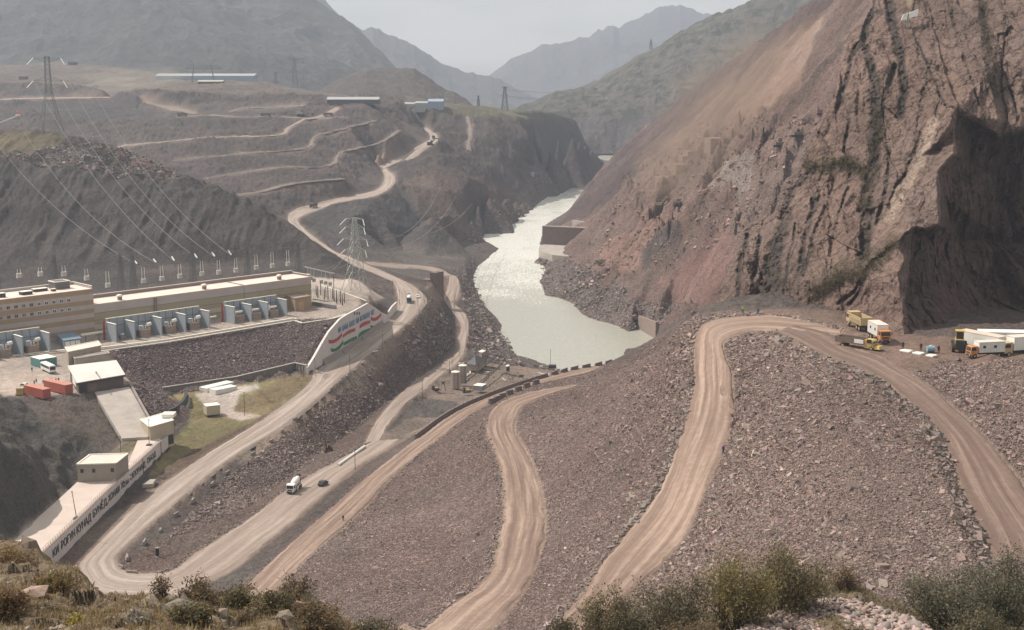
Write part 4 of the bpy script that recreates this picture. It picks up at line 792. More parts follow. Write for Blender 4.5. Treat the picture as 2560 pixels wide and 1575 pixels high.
# ---------------------------------------------------------------- power station on the yard
O2 = Vector(P(238, 840, 51)); EE = Vector(P(779, 761, 51))-O2; HL = EE.length; EE.normalize(); NF = Vector((EE.y, -EE.x, 0)); HRZ = math.atan2(EE.y, EE.x)
# local frame of the station: x along the facade, -y towards the camera
def loc2(px, py, z): p = Vector(P(px, py, z))-O2; return p.dot(EE), -p.dot(NF)
hall = thing('turbine_hall', 'long low olive and cream turbine hall with flat pink-white roof behind the transformers', 'power station', O2, HRZ)
zt = 13.2; Dp = 15.5; w = MB(); bands = [(0, 2.6, M_OLV), (2.6, 5.0, M_CRM), (5.0, 6.6, M_OLV), (6.6, 9.6, M_OLV), (9.6, 9.75, M_DRK), (9.75, zt, M_PAL)]
ml = [M_OLV, M_CRM, M_PAL, M_DRK, M_OCH]
for z0, z1, m in bands: w.box((HL/2, Dp/2, (z0+z1)/2), (HL, Dp, z1-z0), mi=ml.index(m))
for z_ in (2.6, 5.0, 6.6): w.box((HL/2, Dp/2, z_), (HL+.08, Dp+.08, .10), mi=3)
w.build('wall', ml, hall)
MB().box((HL/2, Dp/2, zt+.1), (HL-.6, Dp-.6, .2)).build('roof', M_ROOF, hall)
p_ = MB(); p_.box((HL/2, Dp-.15, zt+.95), (HL, .3, 1.5)); p_.box((HL-.15, Dp/2, zt+.6), (.3, Dp-.7, .9)); p_.build('parapet', M_PIN, hall)  # shade on the parapet's inner face is put into this dark colour
p_ = MB(); p_.box((HL/2, Dp-.15, zt+1.77), (HL+.1, .5, .14)); p_.box((HL-.15, Dp/2, zt+1.12), (.5, Dp-.8, .14)); p_.box((HL/2, .1, zt+.28), (HL, .25, .14)); p_.build('coping', M_CAP, hall)
for s_ in (14, 56, 97): v_ = MB().box((s_, 3.2, zt+1.0), (1.5, 1.5, 1.6)); v_.build('roof_vent', M_PIN, hall); MB().lathe((s_, 3.2, zt+1.8), [(1.35, 0), (1.45, .35), (1.0, .75), (.2, .95)], 12).build('vent_cap', M_CAP, hall, smooth=True)
MB().box((29, -.35, 6.6), (1.3, .7, 13.2)).build('cable_duct', mat('duct_brown', (.25, .2, .15), .7), hall); MB().box((75, Dp/2, zt+.35), (.5, Dp-1, .35)).build('roof_joint', M_PIN, hall); MB().box((75, -.03, zt/2), (.14, .06, zt)).build('wall_joint', M_DRK, hall)
off = thing('office_building', 'tall office block banded ochre and pale pink with two rows of small windows', 'building', O2, HRZ)
OL = 70; OD = 17; OH = 20.2; w = MB(); z = OH; bl = [(2.0, 4), (2.6, 2), (1.9, 4), (1.8, 2), (1.8, 4), (1.9, 2), (2.0, 4), (2.4, 2), (1.9, 4), (1.9, 2)]
for h, m in bl: w.box((-OL/2-.02, OD/2-.3, z-h/2), (OL, OD, h), mi=m); z -= h
w.build('wall', ml, off)
MB().box((-OL/2, OD/2-.3, OH+.05), (OL-.8, OD-.8, .1)).build('roof', M_ROOF, off)
p_ = MB(); p_.box((-OL/2, OD-.45, OH+.6), (OL, .3, 1.2)); p_.box((-.2, OD/2-.3, OH+.6), (.3, OD-.7, 1.2)); p_.build('parapet', mat('grey_parapet', (.40, .37, .36), .8), off)
p_ = MB(); p_.box((-OL/2, OD-.45, OH+1.27), (OL+.1, .5, .14)); p_.box((-.2, OD/2-.3, OH+1.27), (.5, OD-1, .14)); p_.build('coping', M_CAP, off)
tw = MB().box((-9.5, 10.5, OH+1.6), (6.5, 6, 3.2)).build('stair_tower', mat('tower_grey', (.15, .14, .145), .8), off)
p_ = MB(); [p_.box(c, d) for c, d in (((-9.5, 7.6, OH+3.3), (6.9, .5, .25)), ((-9.5, 13.4, OH+3.3), (6.9, .5, .25)), ((-12.8, 10.5, OH+3.3), (.5, 5.3, .25)), ((-6.2, 10.5, OH+3.3), (.5, 5.3, .25)))]; p_.build('tower_rim', M_CAP, tw)
for c, d in (((-27, 5, OH+.8), (4.5, 3, 1.3)), ((-42, 6, OH+.8), (7, 3, 1.2)), ((-37, 5, OH+.9), (2.2, 2.2, 1.8)), ((-19, 9, OH+.7), (6, 2.4, 1.1)), ((-15, 5, OH+.6), (1.6, 1.4, .9))): b_ = MB().box(c, d).build('roof_unit', M_DRK, off); MB().box((c[0], c[1], c[2]+d[2]/2+.06), (d[0]+.3, d[1]+.3, .12)).build('unit_lid', M_CAP, b_)
for r_, (zc, hh) in enumerate(((16.7, 1.5), (12.9, 1.5))):
    for i in range(15):
        f_ = MB().box((-11.2-3.25*i, -.36, zc), (1.55, .14, hh)).build('window', M_PAL if i > 4 else M_WHT, off)
        for q in (-.36, .36): MB().box((-11.2-3.25*i+q, -.45, zc-.02), (.52, .06, hh-.34)).build('pane', M_GLS if (i*7+r_*3) % 3 or i < 5 else mat('dull_glass', (.16, .14, .14), .4), f_)
# shelters
def shelter(label, parts, left_red=True):
    ps = [loc2(*q, 51) for q in parts]; s0 = ps[0][0]; s1 = ps[-1][0]; yb = np.mean([q[1] for q in ps])+8
    o = thing('transformer_shelter', label, 'shelter', O2+EE*s0-NF*yb, HRZ, 'blue grey transformer shelters')
    b = MB().box(((s1-s0)/2, .2, 4.4), (s1-s0, .35, 8.8)); b.build('back_panel', M_BLU, o)
    MB().box(((s1-s0)/2, .2, 8.9), (s1-s0, .6, .2)).build('top_beam', M_CAP, o)
    n = int((s1-s0)/3.3); pm = MB()
    for i in range(n): pm.box((1.6+i*3.3, -.05, 4.4), (.10, .12, 8.8))
    pm.box(((s1-s0)/2, -.06, 5.6), (s1-s0-.3, .08, .10)); pm.build('post', M_DRK, o); 
    for i, q in enumerate(ps):
        x_ = q[0]-s0; w_ = MB().box((x_, -4.1, 3.75), (.55, 7.8, 7.5)).build('partition', M_BLU, o); MB().box((x_, -4.2, 7.6), (.8, 7.6, .16)).build('partition_cap', M_CAP, w_)
    if left_red: MB().box((-.8, .6, 4.2), (.5, .8, 8.4)).build('fire_pipe', mat('fire_red', (.30, .05, .05), .6), o)
    return o, ps, yb
SH = [shelter('blue grey shelter with open bays at the left picture edge, below the banded office', [(-95,912), (-18,899), (57,889), (131.5,881)], False),
      shelter('longest blue grey shelter, four bays, in front of the hall\'s left half', [(293,856.5), (339,849.5), (403,838.5), (465,830), (525,821)]),
      shelter('blue grey three-bay shelter beside the small ochre annex', [(587,810), (630,804), (672.6,798), (715.5,790)])]
def transformer(kind):
    o = thing('transformer', 'x', 'transformer', (0, 0, 0), HRZ)
    t_ = MB().box((0, 0, 1.7), (4.6, 2.6, 2.6)); [t_.box((-1.9+i*.95, -1.36, 1.7), (.14, .14, 2.5)) for i in range(5)]; t_.box((0, 0, .2), (5, 3, .4)); t_.build('tank', M_TRK, o)
    [[r_.box((s_*2.6, 0, 1.8), (.25, 2.0, 2.2))]+[r_.box((s_*2.6, -1.0+i*.34, 1.8), (.7, .10, 2.3)) for i in range(7)]+[r_.build('radiator', M_BRN, o)] for s_, r_ in ((-1, MB()), (1, MB()))]
    for x_ in (-1.5, -.3, .9): MB().lathe((x_, .2, 3.0), [(.2, 0), (.34, .3), (.2, .5), (.32, .8), (.18, 1.1), (.28, 1.4), (.1, 1.9)], 8).build('bushing', M_SAND if kind else M_WHT, o)
    if kind == 0:
        c_ = MB().tube((1.0, -.8, 5.0), (2.9, -.8, 5.3), .75, n=14).build('conservator', M_WHT, o, smooth=False); MB().tube((2.1, -.8, 3), (2.1, -.8, 5), .42, n=10).build('riser_pipe', M_SAND, o)
        MB().box((-2.0, -.9, 4.1), (1.4, .7, 1.7)).build('switch_box', M_BLU, o); MB().box((-2.0, -.9, 5.02), (1.5, .8, .14)).build('box_lid', M_WHT, o)
    else: MB().box((0, -.4, 4.6), (3.4, .8, .7)).build('conservator', M_WHT, o); MB().box((-2.3, -.6, 4.6), (.5, .5, 2.2)).build('breather', M_WHT, o)
    return o
def bayc(sh, i, off=0): o, ps, yb = sh; s = (ps[i][0]+ps[i+1][0])/2+off; return O2+EE*s-NF*(yb-4.4)
gt = 'transformers standing in the shelter bays'
T0 = transformer(0); T0.location = bayc(SH[1], 1); T0['label'] = 'transformer with white drum in second bay of the longest shelter'; T0['group'] = gt
dup(T0, bayc(SH[1], 2), label='transformer with white drum in third bay of the longest shelter'); dup(T0, bayc(SH[1], 3), label='transformer with white drum in last bay of the longest shelter')
dup(T0, bayc(SH[0], 2), label='transformer with white drum above the blue-roofed shed\'s left, in the left shelter'); dup(T0, bayc(SH[0], 1), label='transformer with white drum cut by the left picture edge')
T1 = transformer(1); T1.location = bayc(SH[2], 0); T1['label'] = 'brown transformer with white box tank, first bay of the annex-side shelter'; T1['group'] = gt
dup(T1, bayc(SH[2], 1), label='brown transformer with white box tank, middle bay of the annex-side shelter'); dup(T1, bayc(SH[2], 2), label='brown transformer with white box tank, bay nearest the ochre annex')
sm = thing('transformer', 'small grey transformer alone in first bay of the longest shelter', 'transformer', bayc(SH[1], 0, .5), HRZ, gt); MB().box((0, 0, .9), (2.4, 1.6, 1.8)).build('tank', M_GRY, sm); MB().box((0, 0, 2.5), (1.6, .5, .5)).build('conservator', M_WHT, sm); [MB().tube((x_, 0, 1.8), (x_, 0, 2.3), .1, n=6).build('bushing', M_WHT, sm) for x_ in (-.6, 0, .6)]
def para(A, B, C, z, zB=None):
    a, b, c = Vector(P(*A, z)), Vector(P(*B, z)), Vector(P(*C, z)); return [a, b, b+c-a, c]
def shrink(poly, k):
    c = sum((Vector(p) for p in poly), Vector())/len(poly); return [c+(Vector(p)-c)*k for p in poly]
def bldg(name, label, cat_, A, B, C, z, h, wm, rm, par=0, group=None, capm=None, eave=1.0):
    q = para(A, B, C, z); o = thing(name, label, cat_, q[0], 0, group)
    MB().prism(q, z-.5, z+h).build('wall', wm, o, world=True)
    if par:
        cap = MB(); n = 4
        for i in range(4): a, b = q[i], q[(i+1) % 4]; cap.bar((*a[:2], z+h+par/2), (*b[:2], z+h+par/2), .45, par)
        cap.build('parapet', capm or wm, o, world=True); MB().prism(shrink(q, .96), z+h, z+h+.12).build('roof', rm, o, world=True)
    else: MB().prism(shrink(q, eave), z+h, z+h+.35).build('roof', rm, o, world=True)
    return o, q
def on_face(o, a, b, u, zc, w_, h_, name, m, out=.06, sub=None):     # a flat panel on the wall from a to b at fraction u
    d = (b-a); L = d.length; d.normalize(); n = Vector((d.y, -d.x, 0)); p = a+d*L*u+n*out
    r = MB().box((p.x, p.y, zc), (w_, .12, h_), rz=math.atan2(d.y, d.x)).build(name, m, o, world=True)
    return r
an, q = bldg('annex', 'small ochre annex building at the right end of the turbine hall', 'building', (739,779), (776,772.5), (713,769), 51, 5.9, M_OCH, mat('annex_roof', (.33, .27, .25), .8), .5)
on_face(an, q[0], q[1], .38, 53.2, 3.6, 4.2, 'door', mat('ochre_door', (.48, .33, .20), .6))
bs_, q = bldg('shed', 'low shed with blue roof and white doors under the office wall', 'shed', (161,873), (204,867), (142,857), 51, 3.3, mat('shed_blue_side', (.25, .29, .33), .6), mat('blue_roof', (.17, .24, .31), .5), 0, eave=1.06)
for u in (.2, .5, .8): on_face(bs_, q[0], q[1], u, 52.6, 1.9, 2.7, 'door', M_WHT)
w_ = thing('pipe_rack', 'low white pipe rack with brown housing between office and longest shelter', 'pipe rack', O2+EE*2+NF*9, HRZ)
MB().box((-3, 0, 3.2), (20, 1.2, .7)).build('pipe', M_CAP, w_); MB().box((6.5, 0, 2.6), (8, 1.4, 2.4)).build('housing', M_BRN, w_); MB().box((6.5, 0, 4.0), (8.4, 1.8, .3)).build('housing_roof', M_CAP, w_); [MB().box((x_, 0, 1.4), (.3, .4, 2.8)).build('leg', M_GRY, w_) for x_ in (-11, -5, 0, 5, 10)]
w_ = thing('pipe_rack', 'white pipe rack on thin legs between the longest shelter and the annex-side shelter', 'pipe rack', O2+EE*(SH[1][1][-1][0]+4.5)+NF*10, HRZ); MB().box((0, 0, 3.0), (9.5, .8, .5)).build('pipe', M_CAP, w_); [MB().box((x_, 0, 1.4), (.2, .3, 2.8)).build('leg', M_GRY, w_) for x_ in (-4, 0, 4)]
# kerb rail along the yard edge, with a pipe-and-post fence
def railing(name, label, pts, h=1.2, sp=4., m=M_GRY, r=.045, cat_='fence', kerb=None, group=None):
    pts = [Vector(p) for p in pts]; o = thing(name, label, cat_, pts[0], 0, group); rl = MB(); po = MB()
    for a, b in zip(pts[:-1], pts[1:]):
        rl.bar(a+Vector((0, 0, h)), b+Vector((0, 0, h)), r*1.4); rl.bar(a+Vector((0, 0, h*.5)), b+Vector((0, 0, h*.5)), r)
        n = max(1, int((b-a).length/sp))
        for i in range(n): p = a.lerp(b, i/n); po.bar(p, p+Vector((0, 0, h)), r*1.6)
    rl.build('rail', m, o, world=True); po.build('post', m, o, world=True)
    if kerb:
        k = MB(); [k.bar(a+Vector((0, 0, .1)), b+Vector((0, 0, .1)), kerb, .35) for a, b in zip(pts[:-1], pts[1:])]; k.build('kerb', M_CAP, o, world=True)
    return o
ye = [P(*q, 51.05) for q in ((240,880),(421,855),(736,802),(757,808),(830,797),(866,786))]
railing('fence', 'thin pipe fence on the white kerb along the yard edge above the rubble slope', ye, kerb=.8)
railing('fence', 'thin pipe fence along the far side of the yard near the dark pylon', [P(*q, 51.05) for q in ((800,712),(850,728),(905,748),(915,752))], kerb=.4)
k_ = MB(); [k_.bar(P(*a, 51.1), P(*b, 51.1), .9, .3) for a, b in (((0,893),(130,877)), ((130,877),(256,868)), ((256,868),(421,848)), ((421,848),(736,795)), ((736,795),(740,797)))]; tag(k_.build('kerb', M_CAP), 'pale concrete rail kerb running parallel to the yard edge fence', 'kerb')
k_ = MB(); [k_.bar(P(*a, 51.06), P(*b, 51.06), 2.2, .12) for a, b in (((-60,903),(130,884)), ((130,884),(256,873)), ((256,873),(421,851.5)), ((421,851.5),(736,798)))]; tag(k_.build('rail_track', mat('track_bed', (.17, .14, .13), .9)), 'dark rail track strip between the kerb and the yard edge fence', 'rail track')
# ---------------------------------------------------------------- walls
def wallmesh(base, z0, tops, th, name='wall', m=M_CON, parent=None):
    b = np.array(base, float)[:, :2]; tg = np.gradient(b, axis=0); nn = np.c_[-tg[:, 1], tg[:, 0]]; nn /= np.linalg.norm(nn, axis=1)[:, None]; w = MB()
    for i in range(len(b)-1):
        p = [b[i]-nn[i]*th/2, b[i+1]-nn[i+1]*th/2, b[i+1]+nn[i+1]*th/2, b[i]+nn[i]*th/2]; w.prism([tuple(x) for x in p], [z0[i], z0[i+1], z0[i+1], z0[i]], [tops[i], tops[i+1], tops[i+1], tops[i]])
    return w.build(name, m, parent, world=True)
SB = thing('sign_wall', 'tall white stepped wall with painted red and green flags and blue lettering above the road', 'wall', WB[0])
WBtop = [q[2]+h for q, h in zip(WBB, WBH)]
wallmesh(WB, [q[2]-2 for q in WBB], WBtop, 1.0, 'wall', M_SIGN, SB)
def wb(px, up):           # a point on the painted face: photo column, height above the base
    xs = [q[0] for q in WBB]; i = max(0, min(len(xs)-2, int(np.searchsorted(xs, px))-1)); t = (px-xs[i])/(xs[i+1]-xs[i]); p = Vector(WB[i]).lerp(Vector(WB[i+1]), t); return p+Vector((0, 0, up))
def wface(px, py): p = wb(px, 0); return Vector((p.x, p.y, CAMZ-(py-YH)*p.y/F*1.0))
nB = Vector((WB[6][1]-WB[3][1], -(WB[6][0]-WB[3][0]), 0)).normalized()
def strip(top, bot, m, name, off=.56):
    w = MB(); pt = cat([(a, b, 0) for a, b in top], 5); pb = cat([(a, b, 0) for a, b in bot], 5)
    vt = [wface(a[0], a[1])+nB*off for a in pt]; vb = [wface(a[0], a[1])+nB*off for a in pb]; n = min(len(vt), len(vb)); vt = vt[:n]; vb = vb[:n]
    w.add(vb+vt, [(i, i+1, n+i+1, n+i) for i in range(n-1)]); return w.build(name, m, SB, world=True)
def c6(l): return [(720+x/5.705, 720+y/5.705) for x, y in l]
for tp, bt in (([(567,750),(640,748),(710,700),(760,645)], [(572,806),(640,800),(710,755),(764,690)]), ([(765,690),(800,650),(860,605),(945,575)], [(775,720),(810,690),(865,655),(945,620)]), ([(1008,530),(1050,495),(1100,475),(1160,462)], [(1000,585),(1050,555),(1100,530),(1160,505)]), ([(1165,412),(1220,425),(1270,400),(1320,347)], [(1170,465),(1215,475),(1270,450),(1318,395)])): strip(c6(tp), c6(bt), M_MR, 'painted_red_flag')
for tp, bt in (([(592,872),(650,880),(715,835),(775,755)], [(602,930),(650,925),(720,885),(775,810)]), ([(778,795),(830,760),(890,725),(965,690)], [(776,838),(830,812),(890,775),(965,740)]), ([(990,665),(1040,620),(1095,598),(1160,575)], [(975,722),(1040,680),(1095,650),(1160,620)]), ([(1160,525),(1200,545),(1250,525),(1300,480)], [(1165,580),(1200,588),(1250,570),(1296,525)])): strip(c6(tp), c6(bt), M_MG, 'painted_green_flag')
for tp, bt in (([(705,565),(745,545)], [(705,655),(745,640)]), ([(760,540),(848,487)], [(760,625),(848,583)]), ([(862,485),(938,440)], [(862,570),(938,532)]), ([(952,425),(998,402)], [(952,520),(998,498)]), ([(1008,398),(1158,322)], [(1008,485),(1158,415)]), ([(1170,315),(1218,290)], [(1170,395),(1218,375)])): strip(c6(tp), c6(bt), mat('mural_pale_blue', (.40, .45, .54), .8, .1), 'painted_blue_panel', .54)
def text_on(s, o, x, y, z, d, n, h, m, name, parent, wd=None, ext=.04):
    """letters standing on a wall: start point, direction along, outward normal, cap height"""
    c = bpy.data.curves.new(name, 'FONT'); c.body = s; c.size = h/.70; c.extrude = ext; c.offset = .0; ob = bpy.data.objects.new(name, c); COL.objects.link(ob)
    dg = bpy.context.evaluated_depsgraph_get(); me = bpy.data.meshes.new_from_object(ob.evaluated_get(dg)); bpy.data.objects.remove(ob)
    xs = [v.co.x for v in me.vertices]; k = (wd/(max(xs)-min(xs))) if wd and xs else 1; x0 = min(xs) if xs else 0
    d = Vector(d).normalized(); up = Vector((0, 0, 1)); n = Vector(n).normalized(); loc = Vector(parent.location); org = Vector((x, y, z))
    for v in me.vertices: v.co = org-loc+d*(v.co.x-x0)*k+up*v.co.y+n*(v.co.z+.02)
    me.materials.clear(); me.materials.append(m); r = bpy.data.objects.new(name, me); COL.objects.link(r); r.parent = parent; return r
for tx, (a, b) in zip(('ИН', 'ҲАМА', 'БАХТ', 'ЗИ', 'ИСТИҚЛОЛ', 'АСТ'), (((706,650),(746,632)), ((764,620),(846,578)), ((864,566),(936,527)), ((954,514),(996,494)), ((1012,482),(1154,410)), ((1172,393),(1216,370)))):
    (a, b) = c6([a, b]); A = wface(*a); B = wface(*b); text_on(tx, None, *(A+nB*.58+Vector((0, 0, .15))), B-A, nB, 2.0, M_MB, 'painted_lettering', SB, wd=(B-A).length)
for cx0 in (938, 972, 1005): (a,) = c6([(cx0, 362)]); A = wface(*a)+nB*.6; MB().tube(A, A+nB*.06, .75, n=10).add([], []).build('painted_rosette', M_INK, SB, world=True)
for a, b in (((480,1060),(740,960)), ((752,945),(1010,800)), ((1020,785),(1330,560))):   # leaning base slabs
    (a, b) = c6([a, b]); A = Vector(wb(a[0], 0)); B = Vector(wb(b[0], 0)); w = MB()
    for k in range(1): w.add([A+nB*2.2-Vector((0, 0, .3)), B+nB*2.2-Vector((0, 0, .3)), B+nB*.52+Vector((0, 0, 3.0)), A+nB*.52+Vector((0, 0, 3.0)), A+nB*.5-Vector((0, 0, .3)), B+nB*.5-Vector((0, 0, .3))], [(0, 1, 2, 3), (0, 3, 4), (1, 5, 2), (3, 2, 5, 4)])
    w.build('base_slab', mat('base_slab_grey', (.27, .235, .22), .9, .1), SB, world=True)
# low white wall continuing past the bend
LW = [P(971,800,36.6), P(980,790,36.8), P(991,780,37)]; wallmesh(LW, [34]*3, [41, 42, 42.4], .8, 'low_wall', M_SIGN).name = 'low_wall'; tag(COL.objects['low_wall'], 'short white wall continuing right of the flag mural at the road bend', 'wall')
tw_ = thing('retaining_wall', 'long grey ribbed retaining wall at the foot of the rubble slope, above the lawn', 'wall', TW[0]); wallmesh(TW, [35]*5, [36.5+h for h in TWH], .7, 'wall', mat('ribbed_grey_wall', (.215, .205, .185), .9, .12, .6, bump=.15, streak=True), tw_)
rb_ = MB(); cpn = MB()
for i in range(4):
    a, b = Vector(TW[i]), Vector(TW[i+1]); n = int((b-a).length/2.2)
    for k in range(n):
        p = a.lerp(b, k/n); h = TWH[i]+(TWH[i+1]-TWH[i])*k/n; d = (b-a).normalized(); nn = Vector((d.y, -d.x, 0)); rb_.box((p.x+nn.x*.45, p.y+nn.y*.45, 36+h/2), (.22, .3, h+.6), rz=math.atan2(d.y, d.x))
    cpn.bar((a.x, a.y, 36.6+TWH[i]), (b.x, b.y, 36.6+TWH[i+1]), 1.0, .25)
rb_.build('rib', M_CON2, tw_, world=True); cpn.build('coping', M_CON, tw_, world=True)
SA = thing('slogan_wall', 'long white wall with black Cyrillic slogan beside the hairpin road, lower left', 'wall', WA[0]); za = [36.2, 36.4, 36.6, 37, 38, 38.8]
wallmesh(WA, za, [42.9]*6, .6, 'wall', M_SIGN, SA); cp_ = MB(); [cp_.bar((*a[:2], 42.97), (*b[:2], 42.97), .62, .14) for a, b in zip(WA[:-1], WA[1:])]; cp_.build('coping', mat('rust_edge', (.33, .25, .22), .9), SA, world=True)
def wa(px): xs = [q[0] for q in WALLA]; i = max(0, min(len(xs)-2, int(np.searchsorted(xs, px))-1)); t = (px-xs[i])/(xs[i+1]-xs[i]); return Vector(WA[i]).lerp(Vector(WA[i+1]), t)
for tx, p0, p1, h0 in (('КИ', 126, 140, 2.6), ('РОҒУН', 147, 182, 2.6), ('КУНАД', 187, 221, 2.6), ('БУНЁД,', 226, 263, 2.5), ('ХОНАИ', 265, 294, 2.4), ('ХЕШ', 298, 317, 2.3), ('МЕКУНАД', 321, 358, 2.2), ('ОБОД', 363, 384, 2.1)):
    a, b = wa(p0), wa(p1); d = (b-a).normalized(); n = Vector((d.y, -d.x, 0)); z_ = 42.9-.9-h0; z_ = z_ if p0 < 350 else 40.0
    text_on(tx, None, a.x+n.x*.42, a.y+n.y*.42, z_, d, n, h0*.8, M_INK, 'lettering', SA, wd=(b-a).length)
for px_ in (354, 399): p = wa(px_); MB().box((p.x+.3, p.y-.3, 40.3), (.25, .25, 5.4)).build('drain_pipe', M_RST, SA, world=True)
railing('railing', 'low railing on the coping of the white slogan wall', [Vector(P(q[0]-6, q[1]-2, 42.95)) for q in WALLA], h=1.0, sp=1.6, m=M_CON)
# concrete terrace slab, building on it, chute, gatehouse
def slab(name, label, cat_, poly, z, m, th=.5, kind=None, zs=None):
    q = [P(a, b, z if zs is None else zs[i]) for i, (a, b) in enumerate(poly)]; w = MB().prism([(p[0], p[1]) for p in q], [p[2]-th for p in q], [p[2] for p in q]); o = w.build(name, m); tag(o, label, cat_); 
    if kind: o['kind'] = kind
    return o
slab('terrace', None, None, [(26,1362),(60,1328),(105,1285),(150,1245),(193,1205),(240,1190),(330,1190),(287,1206),(190,1306),(100,1390),(60,1420)], 42.55, M_PAVE, .6, 'structure')
slab('terrace', None, None, [(290,1178),(318,1165),(330,1135),(345,1098),(375,1088),(402,1098),(372,1128),(330,1166),(312,1182)], 42.6, M_PAVE, .5, 'structure')
th_, q = bldg('terrace_building', 'flat-roofed grey building with three small windows on the terrace behind the slogan wall', 'building', (292,1202), (322,1177), (195,1205), 42.6, 5.2, mat('grey_render', (.33, .295, .26), .85, .06), M_ROOF, .35, capm=M_CAP)
for u in (.12, .42, .9): on_face(th_, q[3], q[0], u, 45.9, .9, 1.1, 'window', M_GLS)
cb, q = bldg('cream_building', 'small cream flat-roofed building at the top end of the slogan wall', 'building', (377,1128), (436,1110), (354,1108), 39.0, 8.0, M_CRM, M_WHT, .25, capm=M_CAP)
MB().box((*(q[1]*.55+q[2]*.45)[:2], 47.9), (4, 4, 1.2)).build('roof_box', M_CAP, cb, world=True); on_face(cb, q[0], q[1], .86, 41, 2.2, 3.2, 'gate', M_DRK)
slab('chute_slab', 'wide sloping pale concrete chute below the gatehouse', 'chute', [(236,980),(324,967),(384,1077),(370,1092),(305,1096)], 0, M_CHU, 1.6, zs=[50.3, 50.3, 43.8, 43.5, 43.5])
cw = [P(326,966,49.8), P(352,1015,46.8), P(386,1076,43.3)]; o_ = wallmesh(cw, [46, 44, 41], [51.0, 48.2, 44.8], .8, 'chute_wall', M_CON2); tag(o_, 'sloping concrete side wall on the right of the chute', 'wall')
for pl, lb in (([(313,955),(345,962),(380,980),(407,984)], 'thin kerb stepping down the rubble beside the gatehouse'), ([(407,986),(435,1002),(452,1012),(468,1016)], 'thin pale kerb edging the lawn below the rubble slope')):
    k_ = MB(); pp_ = [Vector(P(a, b, z)) for (a, b), z in zip(pl, (50.4, 49, 43, 38) if '313' in str(pl[0]) else (37.2, 37, 37, 37))]; [k_.bar(a, b, .6, .5) for a, b in zip(pp_[:-1], pp_[1:])]; tag(k_.build('kerb', M_CON), lb, 'kerb')
# dark curved pit beside the chute
pit = thing('curved_retaining_wall', 'dark curved stepped retaining wall round the pit beside the chute', 'wall', P(430,1040,37))
for k, (r0, dz) in enumerate(((0, 3.4), (3, 2.0), (6, .9))):
    pl = [P(a+r0*1.1*math.cos(q_), b+r0*.9*math.sin(q_), 36.6) for a, b, q_ in ((392,1052,2.2), (415,1050,1.8), (438,1040,1.2), (455,1026,.6), (464,1012,.1), (466,1000,-.3))]; wallmesh(pl, [35.5]*6, [36.6+dz]*6, 1.0, 'ring', M_DRK if k < 2 else M_CON, pit)
gh = thing('gatehouse', 'wide brown gatehouse under one big pale sloping roof at the head of the chute', 'building', P(186,977,51))
rz_ = [P(169,914,0)]; roofp = [Vector(P(192,957,54.6)), Vector(P(313,936,54.6)), Vector(P(291,900,56.4)), Vector(P(169,914,56.4))]
MB().add(roofp+[p-Vector((0, 0, .35)) for p in roofp], [(0, 1, 2, 3), (4, 7, 6, 5), (0, 4, 5, 1), (1, 5, 6, 2), (2, 6, 7, 3), (3, 7, 4, 0)]).build('roof', mat('pale_sheet_roof', (.66, .63, .60), .5, .05, .3, dirt=(.55, .52, .49)), gh, world=True)
gw = [Vector((*p[:2], 0)) for p in shrink([Vector((*p[:2], 0)) for p in roofp], .93)]; MB().prism(gw, 50, [54.1, 54.1, 55.8, 55.8]).build('wall', mat('brown_planks', (.145, .112, .095), .8, .2, 1.2, bump=.2), gh, world=True)
MB().bar(roofp[0]-Vector((0, 0, .5)), roofp[1]-Vector((0, 0, .5)), .4, .6).build('fascia', M_DRK, gh, world=True); on_face(gh, gw[0]+Vector((0, 0, 0)), gw[1], .25, 52, 5, 3.0, 'gate', M_BRN); on_face(gh, gw[0], gw[1], .1, 52, 3, 3.2, 'gate', M_DRK); on_face(gh, gw[3], gw[0], .5, 53, 8, 3, 'white_panel', M_WHT)
MB().tube(P(240,930,55.4), P(240,930,57.2), .22, n=8).build('chimney', M_GRY, gh, world=True)
bb, q = bldg('cream_building', 'cream flat-roofed building behind the gatehouse\'s pale roof', 'building', (172,910), (254,893), (165,898), 51, 4.6, mat('dull_cream', (.42, .355, .28), .8, .08), M_ROOF, .3, capm=M_CAP)
for u in (.3, .72): on_face(bb, q[0], q[1], u, 53.2, .8, 1.2, 'window', M_GLS)
on_face(bb, q[0], q[1], .47, 52.6, 1.6, 2.6, 'door', M_DRK)
lt, q = bldg('lean_to', 'grey flat annexe with white box between the cream building and the gatehouse roof', 'building', (188,914), (274,900), (184,907), 51, 2.6, M_CON, M_CON2, .2)
# ---------------------------------------------------------------- lattice masts, gantries, cables
def lattice(o, h, wb_, wt, zw=None, ww=None, n=8, m=M_LATD, r=.16, leg='leg'):
    prof = [(0, wb_), (zw, ww), (h, wt)] if zw else [(0, wb_), (h, wt)]
    def wd(z): return float(np.interp(z, [p[0] for p in prof], [p[1] for p in prof]))
    zs = []; z = 0
    while z < h-.5: zs.append(z); z += max(wd(z)*.95, h/n/2.2)
    zs.append(h); C = ((-1, -1), (1, -1), (1, 1), (-1, 1))
    def c(k, z): w = wd(z)/2; return (C[k][0]*w, C[k][1]*w, z)
    for k in range(4):
        l = MB(); pts_ = [0]+([zw] if zw else [])+[h]
        for a, b in zip(pts_[:-1], pts_[1:]): l.bar(c(k, a), c(k, b), r*1.7)
        l.build(leg, m, o)
    b_ = MB()
    for a, b in zip(zs[:-1], zs[1:]):
        for k in range(4): q = (k+1) % 4; b_.bar(c(k, a), c(q, b), r); b_.bar(c(q, a), c(k, b), r); b_.bar(c(k, b), c(q, b), r*.9)
    b_.build('bracing', m, o)
